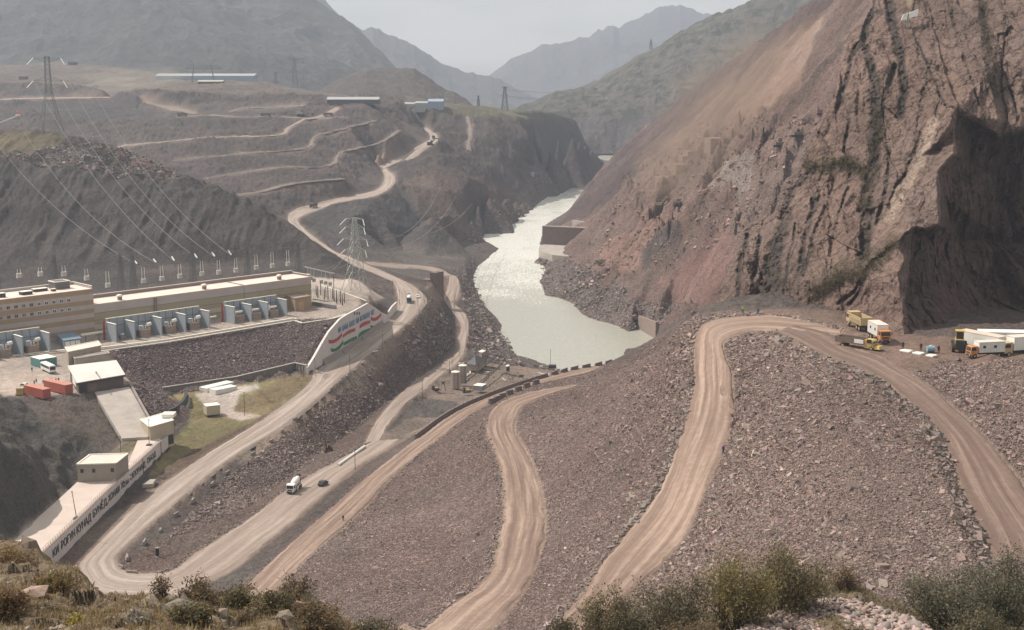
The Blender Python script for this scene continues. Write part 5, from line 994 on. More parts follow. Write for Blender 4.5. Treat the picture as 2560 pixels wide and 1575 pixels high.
def arms(o, lst, m, r=.16, drop=1.6, ins=True, insm=None, il=3.):
    for z, s, rise in lst:
        for q in (-1, 1):
            a = MB(); a.bar((q*.8, 0, z), (q*s, 0, z), r*1.3); a.bar((q*.9, .8, z+rise), (q*s, 0, z), r); a.bar((q*.9, -.8, z+rise), (q*s, 0, z), r); k = max(2, int(s/2))
            for i in range(k): t = i/k; a.bar((q*(.9+(s-.9)*t), 0, z), (q*(.9+(s-.9)*(t+.5/k)), 0, z+rise*(1-t-.5/k)), r*.7); a.bar((q*(.9+(s-.9)*(t+.5/k)), 0, z+rise*(1-t-.5/k)), (q*(.9+(s-.9)*(t+1/k)), 0, z), r*.7)
            ar = a.build('crossarm', m, o)
            if ins: MB().bar((q*s, 0, z), (q*(s+il*.45), -il*.55, z-il*.6), .34).build('insulator', insm or M_INS, ar)
def pylon(label, px, py, z, h, wb_, wt, zw, ww, al, m, rz=0, d=None, r=.16, ins=True, il=3.):
    p = Vector(Pd(px, py, d)) if d else Vector(P(px, py, z)); o = thing('pylon', label, 'pylon', p, rz, 'electricity pylons in the valley')
    lattice(o, h, wb_, wt, zw, ww, 10, m, r); arms(o, al, m, r, ins=ins, il=il); return o
g_ = G(890, 733, 500, 760)
PN = pylon('tall pale lattice pylon standing between the station yard and the main road', 890, 733, g_.z-.5, 38.5, 11.5, 1.5, 12, 6.2, [(37.8, 4.6, .7), (33.5, 5, 2), (27.5, 6.4, 2.2), (22, 5.6, 2.2)], M_LAT, math.radians(-20), r=.13, il=5)
g_ = G(128, 334, 700, 960)
PR = pylon('big dark lattice pylon on top of the left hill', 128, 334, 0, 49, 13.5, 2.6, 27, 3.6, [(48, 8.6, -2.6), (33.5, 9.4, 3.2)], M_LATD, math.radians(6), d=g_.y, il=7, r=.12)
for lb, px, py, h, d, wd_ in (('small pylon on the plateau edge, left of the larger one, before the far valley', 1196, 268, 17, 2050, 4), ('taller pylon standing on the green plateau edge before the far valley', 1262, 276, 35, 2050, 9), ('grey pylon on the far plateau right of the long white hall', 690, 246, 42, 2250, 9), ('faint tall pylon on the far mountain foot above the round hill', 738, 238, 66, 2500, 12), ('faint small pylon on the ridge crest at upper right', 1627, 124, 22, 3080, 6)):
    pylon(lb, px, py, 0, h, wd_, wd_*.25, None, None, [(h*.98, h*.14, -h*.05), (h*.62, h*.17, h*.07)], M_LATD, math.radians(12), d=d, r=.30, ins=False)
pt = thing('pylon', 'portal pylon with two leaning masts and a long beam before the long white hall', 'pylon', G(508, 207), math.radians(4), 'electricity pylons in the valley')
for q in (-1, 1): MB().bar((q*15, 0, 0), (q*12, 0, 26), .9).bar((q*12, 0, 26), (q*19, 0, 33), .5).bar((q*18, 0, 0), (q*12, 0, 22), .4).build('mast', M_LATD, pt)
bm_ = MB().bar((-24, 0, 20), (26, 0, 20), .7).bar((-18, 0, 23.5), (20, 0, 23.5), .6).bar((-24, 0, 20), (-18, 0, 23.5), .5).bar((26, 0, 20), (20, 0, 23.5), .5)
for i in range(9): bm_.bar((-18+i*4.4, 0, 20 if i % 2 else 23.5), (-13.6+i*4.4, 0, 23.5 if i % 2 else 20), .35)
bm_.build('beam', M_LATD, pt)
def onplane(px, py, yl):       # point on the vertical plane parallel to the facade, yl metres behind it
    dx, dy, dz = ray(px, py); dv = Vector((dx, dy, dz)); o = Vector((0, 0, CAMZ)); p0 = O2-NF*yl; t = (p0-o).dot(NF)/dv.dot(NF); return o+dv*t
tops = [(-8, 668), (135, 652), (300, 648), (331, 645), (480, 627), (617, 628), (745, 618)]; gtops = []
for i, (px, py) in enumerate(tops):
    p = onplane(px, py, 42); gtops.append(p); o = thing('gantry_column', ['lattice gantry column at the left picture edge behind the banded office', 'lattice gantry column behind the left half of the banded office', 'left one of the close pair of gantry columns behind the hall', 'right one of the close pair of gantry columns behind the hall', 'gantry column behind the middle of the turbine hall', 'gantry column behind the right third of the turbine hall', 'last gantry column, above the hall\'s right end'][i], 'gantry', (p.x, p.y, 51), HRZ, 'lattice columns of the switchyard gantry')
    lattice(o, p.z-51+2.5, 3.4, 1.0, None, None, 14, M_LATD, .11)
bt_ = thing('gantry_beam', 'long lattice beam carried by the gantry columns behind the hall', 'gantry beam', gtops[0]); l = MB()
for a, b in zip(gtops[:-1], gtops[1:]):
    a = a-Vector((0, 0, 1.0)); b = b-Vector((0, 0, 1.0))
    n = max(2, int((b-a).length/1.8))
    for dz in (0, 1.3): l.bar(a+Vector((0, 0, dz)), b+Vector((0, 0, dz)), .16)
    for k in range(n): l.bar(a.lerp(b, k/n)+Vector((0, 0, 1.3*(k % 2))), a.lerp(b, (k+1)/n)+Vector((0, 0, 1.3*((k+1) % 2))), .10)
l.build('beam', M_LATD, bt_, world=True)
def hanger(px, y0, y1, lb, yl=41):
    a = onplane(px, y0, yl); b = onplane(px, y1, yl); L = a.z-b.z; o = thing('line_trap', lb, 'line trap', b, HRZ, 'white line traps hanging from the gantry beam')
    for q in (-.8, .8): MB().bar((q, 0, 1.8), (q*.8, 0, L), .14).build('insulator', M_INS, o)
    MB().box((0, 0, .9), (1.9, 1.7, 1.8)).build('drum', mat('trap_grey', (.42, .42, .40), .6), o); MB().box((0, 0, 1.85), (2.3, .5, .2)).build('frame', M_INS, o); MB().box((0, 0, 0), (2.2, .5, .2)).build('frame', M_INS, o); return o
HG = [(48, 672, 694), (101, 668, 690), (160, 664, 690), (217, 672, 700), (270, 678, 718), (359, 668, 707), (405, 664, 701), (450, 660, 695), (505, 652, 689), (547, 650, 685), (590, 646, 680), (641, 636, 673), (681, 630, 669), (720, 626, 664)]
wh = ['above the office left edge', 'above the office roof units', 'beside the office stair tower', 'left of the close column pair', 'just left of the close column pair', 'first right of the close column pair', 'second right of the close column pair', 'left of the middle gantry column', 'first right of the middle gantry column', 'second right of the middle gantry column', 'just left of the sixth gantry column', 'first right of the sixth gantry column', 'second right of the sixth gantry column', 'beside the last gantry column']
for (px, a, b), t_ in zip(HG, wh): hanger(px, a, b, 'white line trap hanging '+t_)
g2 = thing('gantry', 'low right gantry beam with hanging square traps right of the hall end', 'gantry', onplane(762, 667, 12)); A = onplane(762, 667, 12); B = onplane(836, 684, 6); MB().bar(A, B, .45).build('beam', M_INS, g2, world=True)
for t in (.02, .97): p = A.lerp(B, t); MB().bar((p.x, p.y, 50.5), p, .3).build('column', M_LATD, g2, world=True)
for t, L in ((.1, 5), (.2, 6), (.3, 6.5), (.55, 6.5), (.7, 6.5), (.85, 6.5)):
    p = A.lerp(B, t); s_ = MB().bar(p, p-Vector((0, 0, L-2)), .12).build('insulator', M_INS, g2, world=True); MB().box((p.x, p.y, p.z-L+1), (1.5, 1.5, 1.7)).build('trap', mat('trap_grey', (.42, .42, .40), .6), g2, world=True)
ms = thing('switchgear', 'cluster of dark upright bushings with white capped frames right of the hall end', 'switchgear', P(820, 745, 51))
rs = random.Random(4)
for i in range(16):
    p = P(786+i*5.0+rs.uniform(-1.5, 1.5), 733+i*1.6+(i % 3)*4, 51); h = rs.uniform(5, 7); MB().tube((p[0], p[1], 51), (p[0], p[1], 51+h), .28, .18, 6).build('bushing', M_DRK if i % 4 else M_INS, ms, world=True)
MB().bar(P(782, 748, 54.5), P(812, 752, 54.5), .4).bar(P(782, 758, 52), P(840, 768, 52), .8, 1.6).build('frame', M_GRY, ms, world=True)
# conductors
def cable(a, b, sag, label, r=.10, m=None, n=24, group='power lines crossing the dark hill'):
    a = Vector(a); b = Vector(b); pp = [a.lerp(b, i/n)-Vector((0, 0, sag*4*(i/n)*(1-i/n))) for i in range(n+1)]; w = MB()
    for p, q in zip(pp[:-1], pp[1:]): w.bar(p, q, r*2)
    return tag(w.build('power_cable', m or mat('cable_grey', (.24, .235, .23), .5), None), label, 'cable', group)
ends = [(343, 661), (390, 657), (436, 653), (493, 646), (537, 642), (578, 638)]; st = [(-30, 330), (60, 330), (84, 202), (130, 205), (172, 204), (190, 150)]
nm_ = ['first', 'second', 'third', 'fourth', 'fifth', 'sixth']
for i, (e, s_) in enumerate(zip(ends, st)):
    a = Pd(*s_, 880); b = onplane(*e, 42); cable(a, b, 9+i, f'{nm_[i]} power line from the left, sagging over the dark hill to the gantry', r=.075)
    q = (b-Vector(a)).normalized(); tg_ = MB().bar(b-q*4+Vector((0, 0, .6)), b+Vector((0, 0, .3)), .45).build('insulator', M_INS); tag(tg_, f'white insulator ending the {nm_[i]} power line from the left at the gantry', 'insulator', 'white insulators on the gantry beam')
for i, (a, b) in enumerate((((1262, 224), (1700, 210)), ((1262, 240), (1700, 232)), ((1196, 250), (900, 262)))): cable(Pd(*a, 2050), Pd(*b, 2500), 10, ['upper power line from the plateau pylon across the far gorge', 'lower power line from the plateau pylon across the far gorge', 'power line leaving the small plateau pylon to the left'][i], r=.2, group='far power lines')
for i, (dz, dx_) in enumerate(((27.5, 6.4), (22, 5.6), (33.5, 5))):
    p = Vector((PN.location.x+dx_, PN.location.y, PN.location.z+dz)); q = onplane(800+i*14, 678, 9); cable(p, q, 2, f'{nm_[i]} power line slanting from the pale pylon to the low gantry', r=.07, group='lines at the pale pylon')
    cable(p, Pd(1100+40*i, 470+20*i, 1250), 14, f'{nm_[i]} power line leaving the pale pylon towards the gorge slope', r=.09, group='lines at the pale pylon')
cable(Pd(2266, 768, 300), Pd(2620, 765, 292), 1.6, 'thin dark cable strung across the shaded rock recess', r=.04, m=M_DRK, group='cable on the cliff')
# ---------------------------------------------------------------- poles
def pole(label, px, py, h, lean=0, z=None, base=False, r=.12):
    p = G(px, py) if z is None else Vector(P(px, py, z)); o = thing('lamp_pole', label, 'pole', p, 0, 'thin poles beside the roads')
    MB().tube((0, 0, -.3), (lean*h, 0, h), r, r*.7, 7).build('shaft', M_RST if base else M_WOOD, o); MB().box((lean*h, 0, h-.1), (.5, .3, .15)).build('lamp_head', M_DRK, o)
    if base: MB().box((0, 0, .15), (1.6, 1.6, .3)).build('base', M_DRK, o)
pole('rusty leaning lamp pole on the terrace before the three-window building', 192, 1296, 7.5, -.12, 42.6, True); pole('lamp pole on the terrace behind the three-window building', 303, 1150, 7.5, 0, 42.6, True); pole('lamp pole at the cream building\'s left corner on the terrace', 373, 1113, 8.5, .03, 42.6, True)
for lb, a, b, h in (('tall thin pole on the lawn beside the white pavement', 612, 1040, 9), ('thin pole on a pale footing near the toe wall end', 788, 941, 7.8), ('thin pole on the road shoulder below the flag mural', 875, 932, 7.4), ('thin pole on the road shoulder right of the flag mural', 957, 873, 7.2), ('pole at the road bend beside the distant mixer truck', 999, 762, 8), ('pole left of the road bend above the low wall', 982, 736, 8), ('upright pole beside the lower dirt track above the silos', 1124, 936, 6.5), ('braced pole at the fork of the dirt track', 1056, 994, 7.5), ('lone tall pole standing against the river pool', 1376, 914, 9), ('thin pole in the gravel above the S-bend, beside the black tank car', 888, 1175, 7)): pole(lb, a, b, h)
b_ = G(1040, 998); w = MB().tube(b_, (*P(1056, 970, b_.z+4)[:2], b_.z+4.6), .09, n=6); tag(w.build('pole_brace', M_WOOD), 'slanting wooden brace leaning on the pole at the track fork', 'brace')
# ---------------------------------------------------------------- concrete blocks
ORD = 'first second third fourth fifth sixth seventh eighth ninth tenth eleventh twelfth thirteenth fourteenth fifteenth sixteenth seventeenth eighteenth nineteenth twentieth'.split()
def ordn(i): return ORD[i-1] if i <= 20 else ('twenty-' if i < 30 else 'thirty-')+ORD[i % 10-1] if i % 10 else 'thirtieth' if i == 30 else 'fortieth'

def block(p, rz, L, w_, h, lb, grp, m=M_BAR):
    b = MB().prism([(-L/2, -w_/2), (L/2, -w_/2), (L/2, w_/2), (-L/2, w_/2)], 0, h*.35).add([], []); b.box((0, 0, h*.68), (L, w_*.5, h*.66)); o = b.build('concrete_barrier', m, None); o.location = Vector(p); o.rotation_euler = (0, 0, rz); return tag(o, lb, 'barrier', grp)
L3 = ROADS['R3'][0]; i = 0; acc = 0; prev = None; nb_ = 0
sl = np.r_[0, np.cumsum(np.linalg.norm(np.diff(L3, axis=0), axis=1))]
for s_ in np.arange(0, sl[-1], 4.3):
    p = np.array([np.interp(s_, sl, L3[:, k]) for k in range(3)]); q = np.array([np.interp(s_+1, sl, L3[:, k]) for k in range(3)]); pp = proj(*p)
    if pp[0] < 1040: continue
    gap = pp[0] > 1370
    if gap and nb_ % 2 == 1: nb_ += 1; continue
    bc = globals().get('bc', [0, 0]); bc[int(gap)] += 1; lb = f'{ordn(bc[0])} dark barrier of the closed row, counting up from its lower left end' if not gap else f'{ordn(bc[1])} spaced barrier of the gapped row by the pool, counted from the left'
    block((p[0]-.6, p[1], p[2]-.2), math.atan2(q[1]-p[1], q[0]-p[0]), 4.15 if not gap else 5.2, 1.0, 1.7, lb, 'barriers in the closed row by the long dirt road' if not gap else 'barriers in the gapped row by the pool'); nb_ += 1
for i, (a, b) in enumerate(((1230, 1005), (1243, 999), (1256, 992), (1274, 984), (1296, 975), (1317, 966), (1340, 958))): block(Vector(P(a, b+3, 38.6))+Vector((0, 0, .0)), math.radians(48), 3.4, 1.3, 1.9, ['lowest-left concrete block of the row dividing the two dirt roads', 'second concrete block of the dividing row, close beside the lowest-left one', 'third concrete block of the dividing row from its lower left end', 'middle concrete block of the row dividing the two dirt roads', 'third concrete block from the upper right end of the dividing row', 'second concrete block from the upper right end of the dividing row', 'uppermost concrete block of the row dividing the two dirt roads'][i], 'blocks dividing the two dirt roads')
c6p = [(906, 910), (887, 928), (867, 944), (851, 957), (829, 974), (806, 996), (963, 857), (1009, 828), (1025, 815), (1041, 799), (1053, 787), (1069, 771), (1076, 755), (1078, 748)]
c6p += [(738, 1050), (706, 1080), (678, 1105), (633, 1138), (569, 1184), (531, 1213), (482, 1255), (440, 1290), (401, 1328), (361, 1360), (318, 1398), (303, 1420), (330, 1434)]
ML = ROADS['R1'][1]
c6p.sort(key=lambda q: -q[0])
for i, (a, b) in enumerate(c6p):
    p = G(a, b); k = int(np.argmin(np.linalg.norm(ML[:, :2]-np.array(p[:2]), axis=1))); t_ = ML[min(k+1, len(ML)-1)]-ML[max(k-1, 0)]; rr = random.Random(i)
    block(p, math.atan2(t_[1], t_[0])+rr.uniform(-.2, .2), rr.uniform(1.8, 3.0), .9, rr.uniform(.7, 1.1), f'{ordn(i+1)} worn block on the main road\'s outer shoulder, counted from the far bend', 'worn blocks on the main road shoulder', M_CON2)
block(G(938, 888), .6, 2.6, 2.4, 1.9, 'big grey concrete cube on the road shoulder opposite the flag mural', None, M_CON2)
fl = MB().prism([P(a, b, 38.2)[:2] for a, b in ((356, 1212), (375, 1199), (390, 1198), (382, 1210))], 37, 38.3); tag(fl.build('concrete_slab', M_CON), 'flat pale concrete lid lying beside the slogan wall end', 'slab')
# ---------------------------------------------------------------- river walls and steps
pw = thing('river_pier', 'brown concrete pier wall with round-nosed platform on the right river bank', 'pier', P(1383, 650, 0))
pf = [P(a, b, 9) for a, b in ((1349, 614), (1347, 622), (1358, 630), (1380, 637), (1430, 642), (1440, 612), (1400, 600))]; MB().prism([p[:2] for p in pf], -4, 9).build('platform', M_CON, pw, world=True)
wl = [P(1357, 610, 9), P(1500, 612, 11)]; wallmesh(wl, [6, 6], [25, 25], 3.0, 'wall', mat('pier_brown', (.20, .15, .135), .9, .12, .3, bump=.2), pw); wallmesh(wl, [25.02, 25.02], [25.7, 25.7], 3.6, 'coping', M_CON, pw)
wl = [Pd(1432, 575, 1290), Pd(1512, 578, 1240)]; tag(wallmesh(wl, [6, 6], [Pd(1432, 550, 1290)[2], Pd(1512, 560, 1240)[2]], 2.5, 'wing_wall', M_CON), 'pale grey wing wall rising behind the brown river pier', 'wall')
wl = QW; tag(wallmesh(wl, [-4]*3, [8.2, 9.4, 10.4], 1.8, 'quay_wall', mat('quay_brown', (.27, .21, .185), .9, .12, .4, bump=.2)), 'weathered brown quay wall where the rubble bank meets the pool', 'wall')
pq = thing('concrete_tower', 'brown concrete culvert block standing between main road and river track', 'concrete block', P(1090, 735, 16)); gq = Vector(Pd(1092, 728, 842)); MB().box((gq.x, gq.y+3, 28), (4.4, 9, 19.6), rz=-.5).build('wall', mat('tower_brown', (.19, .145, .13), .9, .15, .4, bump=.2), pq, world=True); MB().box((gq.x-5.4, gq.y+4, 25), (6, 6, 16), rz=-.5).build('lower_block', mat('tower_brown', (.19, .145, .13)), pq, world=True)
def farbox(name, lb, cat_, x0, x1, yt, yb, dep, wm, rm, rz=0, rise=0, d=None, group=None, over=1.02):
    p = G((x0+x1)/2, yb) if d is None else Vector(Pd((x0+x1)/2, yb, d)); k = p.y/F; o = thing(name, lb, cat_, p, rz, group); W_ = (x1-x0)*k; H_ = (yb-yt)*k
    MB().box((0, dep/2, H_/2-1), (W_, dep, H_+2)).build('wall', wm, o)
    if rise: r_ = MB(); a, b = W_/2*over, dep/2*over; r_.add([(-a, dep/2-b, H_), (a, dep/2-b, H_), (a, dep/2+b, H_), (-a, dep/2+b, H_), (-a, dep/2, H_+rise), (a, dep/2, H_+rise)], [(0, 1, 5, 4), (2, 3, 4, 5), (0, 4, 3), (1, 2, 5), (0, 3, 2, 1)]); r_.build('roof', rm, o)
    else: MB().box((0, dep/2, H_+.25), (W_*over, dep*over, .5)).build('roof', rm, o)
    return o, W_, H_
for i, (x0, x1, y0, y1) in enumerate(((1769, 1816, 341, 365), (1737, 1782, 364, 376), (1713, 1768, 374, 398), (1699, 1768, 386, 404), (1683, 1740, 407, 432), (1642, 1688, 440, 463))):
    farbox('concrete_bench', ['topmost dusty tan concrete bench of the stair on the red slope', 'second dusty tan concrete bench from the top of the stair', 'third dusty tan concrete bench, in the middle of the stair', 'fourth and widest dusty tan concrete bench of the stair', 'fifth dusty tan concrete bench, above the lowest one', 'lowest dusty tan concrete bench of the stair on the red slope'][i], 'concrete bench', x0, x1, y0, y1+6, 16, mat('dusty_bench', (.235, .172, .145), .95, .12, .15, bump=.2, dirt=(.33, .25, .21)), mat('dusty_bench_top', (.27, .20, .17), .95), rz=math.radians(8), group='concrete benches on the red slope')[0].location += Vector((2.5, 5, -2.2))
M_FW = mat('far_white', (.36, .37, .38), .6, .05); M_FB = mat('far_blue', (.30, .36, .45), .6, .05); M_FD = mat('far_dark', (.09, .085, .085), .8, .1)
farbox('warehouse', 'very long white and blue warehouse on the far plateau', 'warehouse', 392, 632, 190, 202, 40, M_FB, M_FW, rise=3.5, d=2080)
farbox('barn', 'low cream roofed barn before the long white and blue warehouse', 'barn', 495, 556, 204, 209, 14, M_FD, mat('cream_roof', (.46, .46, .36), .6), rise=2)
farbox('warehouse', 'dark open warehouse with a bright white roof at the top of the pale road', 'warehouse', 818, 945, 249, 257, 26, M_FD, M_FW, rise=3)
farbox('hall', 'white and pale blue industrial hall on the plateau edge right of the warehouse', 'hall', 1038, 1088, 258, 277, 30, M_FW, M_FW, rise=2); farbox('hall', 'low white hall joined to the left of the plateau edge hall', 'hall', 1008, 1040, 260, 270, 22, M_FW, M_FW, rise=2); farbox('hall', 'low blue roofed hall behind the plateau edge hall', 'hall', 1070, 1108, 254, 272, 30, M_FB, M_FB, rise=3)
farbox('hut', 'small white hut on the far gorge slope above the river', 'hut', 1322, 1336, 432, 438, 8, M_FW, M_FW); farbox('hut', 'small pink-white hut where the rock road meets the upper track', 'hut', 742, 758, 266, 272, 8, M_CON, M_FW)
farbox('silo_block', 'small pale plant towers behind the bright roofed warehouse', 'tower', 872, 884, 236, 246, 8, M_CON, M_FW); farbox('silo_block', 'short pale plant tower left of the plant towers at the bright warehouse', 'tower', 896, 904, 233, 246, 6, M_CON, M_FW)
farbox('hut', 'dark square hut on the skyline of the far left plateau', 'hut', 170, 190, 156, 163, 12, M_FD, M_FD); farbox('hut', 'long brown hut left of the big pylon on the far terraces', 'hut', 47, 66, 192, 199, 8, M_RST, M_RST)
jb = thing('tower_crane', 'white crane jib tip with red lamp and white head at the left picture edge', 'crane', Pd(-40, 322, 950)); MB().bar(Pd(-60, 330, 950), Pd(42, 290, 950), .9).build('jib', M_WHT, jb, world=True); q = Vector(Pd(45, 290, 950)); MB().box(q+Vector((0, 0, .6)), (2.6, 2, 1.5)).build('jib_head', M_WHT, jb, world=True); MB().lathe(q+Vector((0, 0, 1.6)), [(.9, 0), (.8, 1.2), (.3, 1.8)], 8).build('red_lamp', mat('lamp_red', (.75, .08, .06), .5), jb, world=True); MB().bar(Pd(-60, 420, 950), Pd(-60, 325, 950), 1.2).build('mast', M_WHT, jb, world=True)
# emblem and signboard on the cliff
def cliffpt(px, py, k_=2):
    i = int((px-cx_[0])/1.5); j = int((py-cy_[0])/1.5); i = max(2, min(len(cx_)-3, i)); j = max(2, min(len(cy_)-3, j)); return Vector(Pd(px, py, float(D2[max(0, j-k_):j+k_+1, max(0, i-k_):i+k_+1].min())-.3*k_))
sb = thing('signboard', 'tilted white signboard in two panels fixed on the cliff below the round emblem', 'signboard', cliffpt(2270, 38)); pf = lambda px, py: Vector(Pd(px, py, cliffpt(2272, 36, 9).y))
for pl in (([(2253, 51), (2258, 36), (2270, 32), (2267, 48)]), ([(2271, 45), (2273, 31), (2296, 23), (2293, 40)])):
    q = [pf(*p) for p in pl]; n = Vector((0, -.25, 0)); MB().add([p+n for p in q]+[p-n for p in q], [(0, 3, 2, 1), (4, 5, 6, 7), (0, 1, 5, 4), (1, 2, 6, 5), (2, 3, 7, 6), (3, 0, 4, 7)]).build('panel', M_WHT, sb, world=True)
MB().bar(pf(2268, 80), pf(2270, 30)+Vector((0, .4, 0)), .35).build('post', M_GRY, sb, world=True)
em = thing('emblem', 'tall pale tan oval emblem with darker rim at the top picture edge on the cliff', 'emblem', pf(2273, 18)+Vector((0, -.6, 0))); e_ = pf(2273, -2)+Vector((0, -.6, 0))
for r_, o_, m in ((1., 0, mat('emblem_gold', (.52, .38, .24), .6, .1)), (.78, -.15, mat('emblem_cream', (.70, .56, .40), .6, .12)), (.5, -.3, mat('emblem_inner', (.62, .58, .50), .6, .3, 3))):
    v_ = [(e_.x+.85*r_*math.cos(a), e_.y+o_, e_.z+2.6*r_*math.sin(a)) for a in np.linspace(0, 2*math.pi, 20, endpoint=False)]; MB().add(v_+[(a, b+.2, c) for a, b, c in v_], [tuple(range(20)), tuple(range(20, 40))[::-1]]+[(i, 20+i, 20+(i+1) % 20, (i+1) % 20) for i in range(20)]).build('disc', m, em, world=True)
# ---------------------------------------------------------------- vehicles
def wheels(o, xs, w_, r, name='wheel', t=.35):
    for x_ in xs:
        for s_ in (-1, 1): wh_ = MB().tube((x_, s_*w_/2, r), (x_, s_*(w_/2-t), r), r, n=12).build(name, M_RUB, o); MB().tube((x_, s_*(w_/2+.02), r), (x_, s_*(w_/2-.05), r), r*.5, n=8).build('rim', M_SAND, wh_)
def cab(o, x0, m, L=2.0, w_=2.4, z0=.7, z1=2.9):
    c = MB(); pr = [(x0, z0), (x0+L, z0), (x0+L, z0+.9), (x0+L-.22, z1-.15), (x0+L-.5, z1), (x0, z1)]; n = len(pr); v = [(a, -w_/2, b) for a, b in pr]+[(a, w_/2, b) for a, b in pr]
    c.add(v, [tuple(range(n)), tuple(range(n, 2*n))[::-1]]+[(i, n+i, n+(i+1) % n, (i+1) % n) for i in range(n)]); k = c.build('cab', m, o)
    g = MB(); x1 = x0+L; g.add([(x1+.01, -w_*.43, z0+1.0), (x1+.01, w_*.43, z0+1.0), (x1-.20, w_*.43, z1-.25), (x1-.20, -w_*.43, z1-.25)], [(0, 1, 2, 3)]); g.build('windscreen', M_GLS, k)
    for s_ in (-1, 1): MB().box((x0+L*.55, s_*(w_/2+.01), z0+1.45), (L*.55, .04, .75)).build('side_window', M_GLS, k)
    MB().box((x1+.05, 0, z0-.05), (.25, w_, .4)).build('bumper', M_DRK, o); MB().box((x1+.02, 0, z0+.55), (.06, w_*.6, .35)).build('grille', M_DRK, k)
    for s_ in (-1, 1): MB().box((x1+.16, s_*w_*.38, z0-.02), (.08, .3, .18)).build('headlight', M_INS, o); MB().box((x1-.1, s_*(w_/2+.2), z1-.7), (.08, .16, .5)).build('mirror', M_DRK, k)
def vput(o, px, py, a, b, z=None, dz=0):
    p = G(px, py) if z is None else Vector(P(px, py, z)); o.location = p+Vector((0, 0, dz)); o.rotation_euler = (0, 0, yaw(a, b, p.z))
def mixer(label, m):
    o = thing('mixer_truck', label, 'truck', (0, 0, 0), 0, 'concrete mixer trucks'); MB().box((-.3, 0, .95), (8.6, .9, .35)).build('chassis', M_DRK, o); cab(o, 2.2, m, 1.9); wheels(o, (3.0, 1.3, -2.0, -3.3), 2.4, .52)
    d = MB(); A = Vector((1.9, 0, 1.9)); B = Vector((-4.0, 0, 3.0)); n = 16; pr = [(0, .35), (.05, .9), (.4, 1.15), (.65, 1.15), (.95, .62), (1, .5)]; ax = (B-A).to_track_quat('Z', 'Y').to_matrix(); L = (B-A).length; vs = []
    for t, r in pr: vs += [ax @ Vector((r*math.cos(2*math.pi*i/n), r*math.sin(2*math.pi*i/n), t*L))+A for i in range(n)]
    d.add(vs, [(k*n+i, k*n+(i+1) % n, (k+1)*n+(i+1) % n, (k+1)*n+i) for k in range(len(pr)-1) for i in range(n)]+[tuple(range(n))[::-1], tuple(range((len(pr)-1)*n, len(pr)*n))]); d.build('drum', M_WHT, o, smooth=True)
    MB().lathe((-4.4, 0, 2.9), [(.3, 0), (.7, .9), (.75, 1.0)], 10).build('hopper', M_DRK, o); MB().bar((-4.6, 0, 2.9), (-5.2, 0, 1.3), .5, .15).build('chute', M_DRK, o); MB().box((2.0, 0, 1.7), (.3, 1.6, 1.4)).build('water_tank', M_WHT, o); MB().bar((-3.6, -.8, 1.1), (-4.1, -.5, 3.1), .15).bar((-3.6, .8, 1.1), (-4.1, .5, 3.1), .15).build('stand', M_DRK, o); return o
mx1 = mixer('white concrete mixer truck driving on the grey lower road', M_WHT); vput(mx1, 736, 1228, (760, 1205), (722, 1240), dz=.25)
mx2 = mixer('small distant mixer truck with blue cab and white drum on the main road bend', mat('blue_cab', (.08, .13, .28), .4)); vput(mx2, 1023, 756, (1024, 745), (1022, 770), dz=.25)
def car(label, m, px, py, a, b, pickup=False, s=1., group='small cars on the site'):
    o = thing('pickup' if pickup else 'car', label, 'pickup' if pickup else 'car', (0, 0, 0), 0, group); pr = [(-2.1, .35), (2.1, .35), (2.15, .75), (1.2, .95), (.55, 1.5), (-1.2 if not pickup else -.5, 1.5), (-1.7 if not pickup else -.7, .95), (-2.15, .9)]; n = len(pr); v = [(a_, -.85, b_) for a_, b_ in pr]+[(a_, .85, b_) for a_, b_ in pr]
    k = MB().add(v, [tuple(range(n)), tuple(range(n, 2*n))[::-1]]+[(i, n+i, n+(i+1) % n, (i+1) % n) for i in range(n)]).build('body', m, o, bevel=.06)
    MB().add([(1.17, -.72, .98), (1.17, .72, .98), (.60, .68, 1.47), (.60, -.68, 1.47)], [(0, 1, 2, 3)]).build('windscreen', M_GLS, k); MB().box((-.2 if not pickup else .1, 0, 1.22), (1.5 if not pickup else .9, 1.73, .36)).build('side_window', M_GLS, k)
    MB().add([(-1.68, -.7, .98), (-1.68, .7, .98), (-1.25, .66, 1.47), (-1.25, -.66, 1.47)], [(0, 3, 2, 1)]).build('rear_window', M_GLS, k)
    if pickup: MB().box((-1.4, 0, .93), (1.2, 1.4, .1)).build('load_bed', M_DRK, o)
    wheels(o, (1.3, -1.3), 1.75, .34, t=.22); vput(o, px, py, a, b, dz=.2); return o
car('dark green-grey car following the white mixer truck', mat('car_dark', (.05, .06, .06), .3), 808, 1214, (790, 1224), (825, 1203)); car('white car on the main road bend right of the distant mixer', M_WHT, 1044, 745, (1040, 735), (1050, 755)); car('grey car on the main road bend below the distant mixer', mat('car_grey', (.30, .30, .31), .4), 1047, 774, (1050, 765), (1045, 790)); car('white pickup parked behind the left red container', M_WHT, 62, 969, (50, 973), (74, 964), pickup=True)
bus = thing('bus', 'white bus parked beside the teal container in the yard', 'bus', (0, 0, 0)); k = MB().box((0, 0, 1.75), (9.6, 2.4, 2.7)).build('body', M_WHT, bus, bevel=.22); MB().box((0, 0, 2.15), (8.6, 2.44, .95)).build('side_window', M_GLS, k); MB().box((4.79, 0, 2.0), (.08, 2.1, 1.25)).build('windscreen', M_GLS, k); wheels(bus, (3.0, -2.6), 2.3, .48); [MB().box((4.84, s_*.85, .85), (.06, .35, .2)).build('headlight', M_INS, bus) for s_ in (-1, 1)]; MB().box((4.6, 0, .5), (.5, 2.3, .3)).build('bumper', M_GRY, bus); vput(bus, 121, 929, (104, 922), (136, 937), z=51, dz=.05)
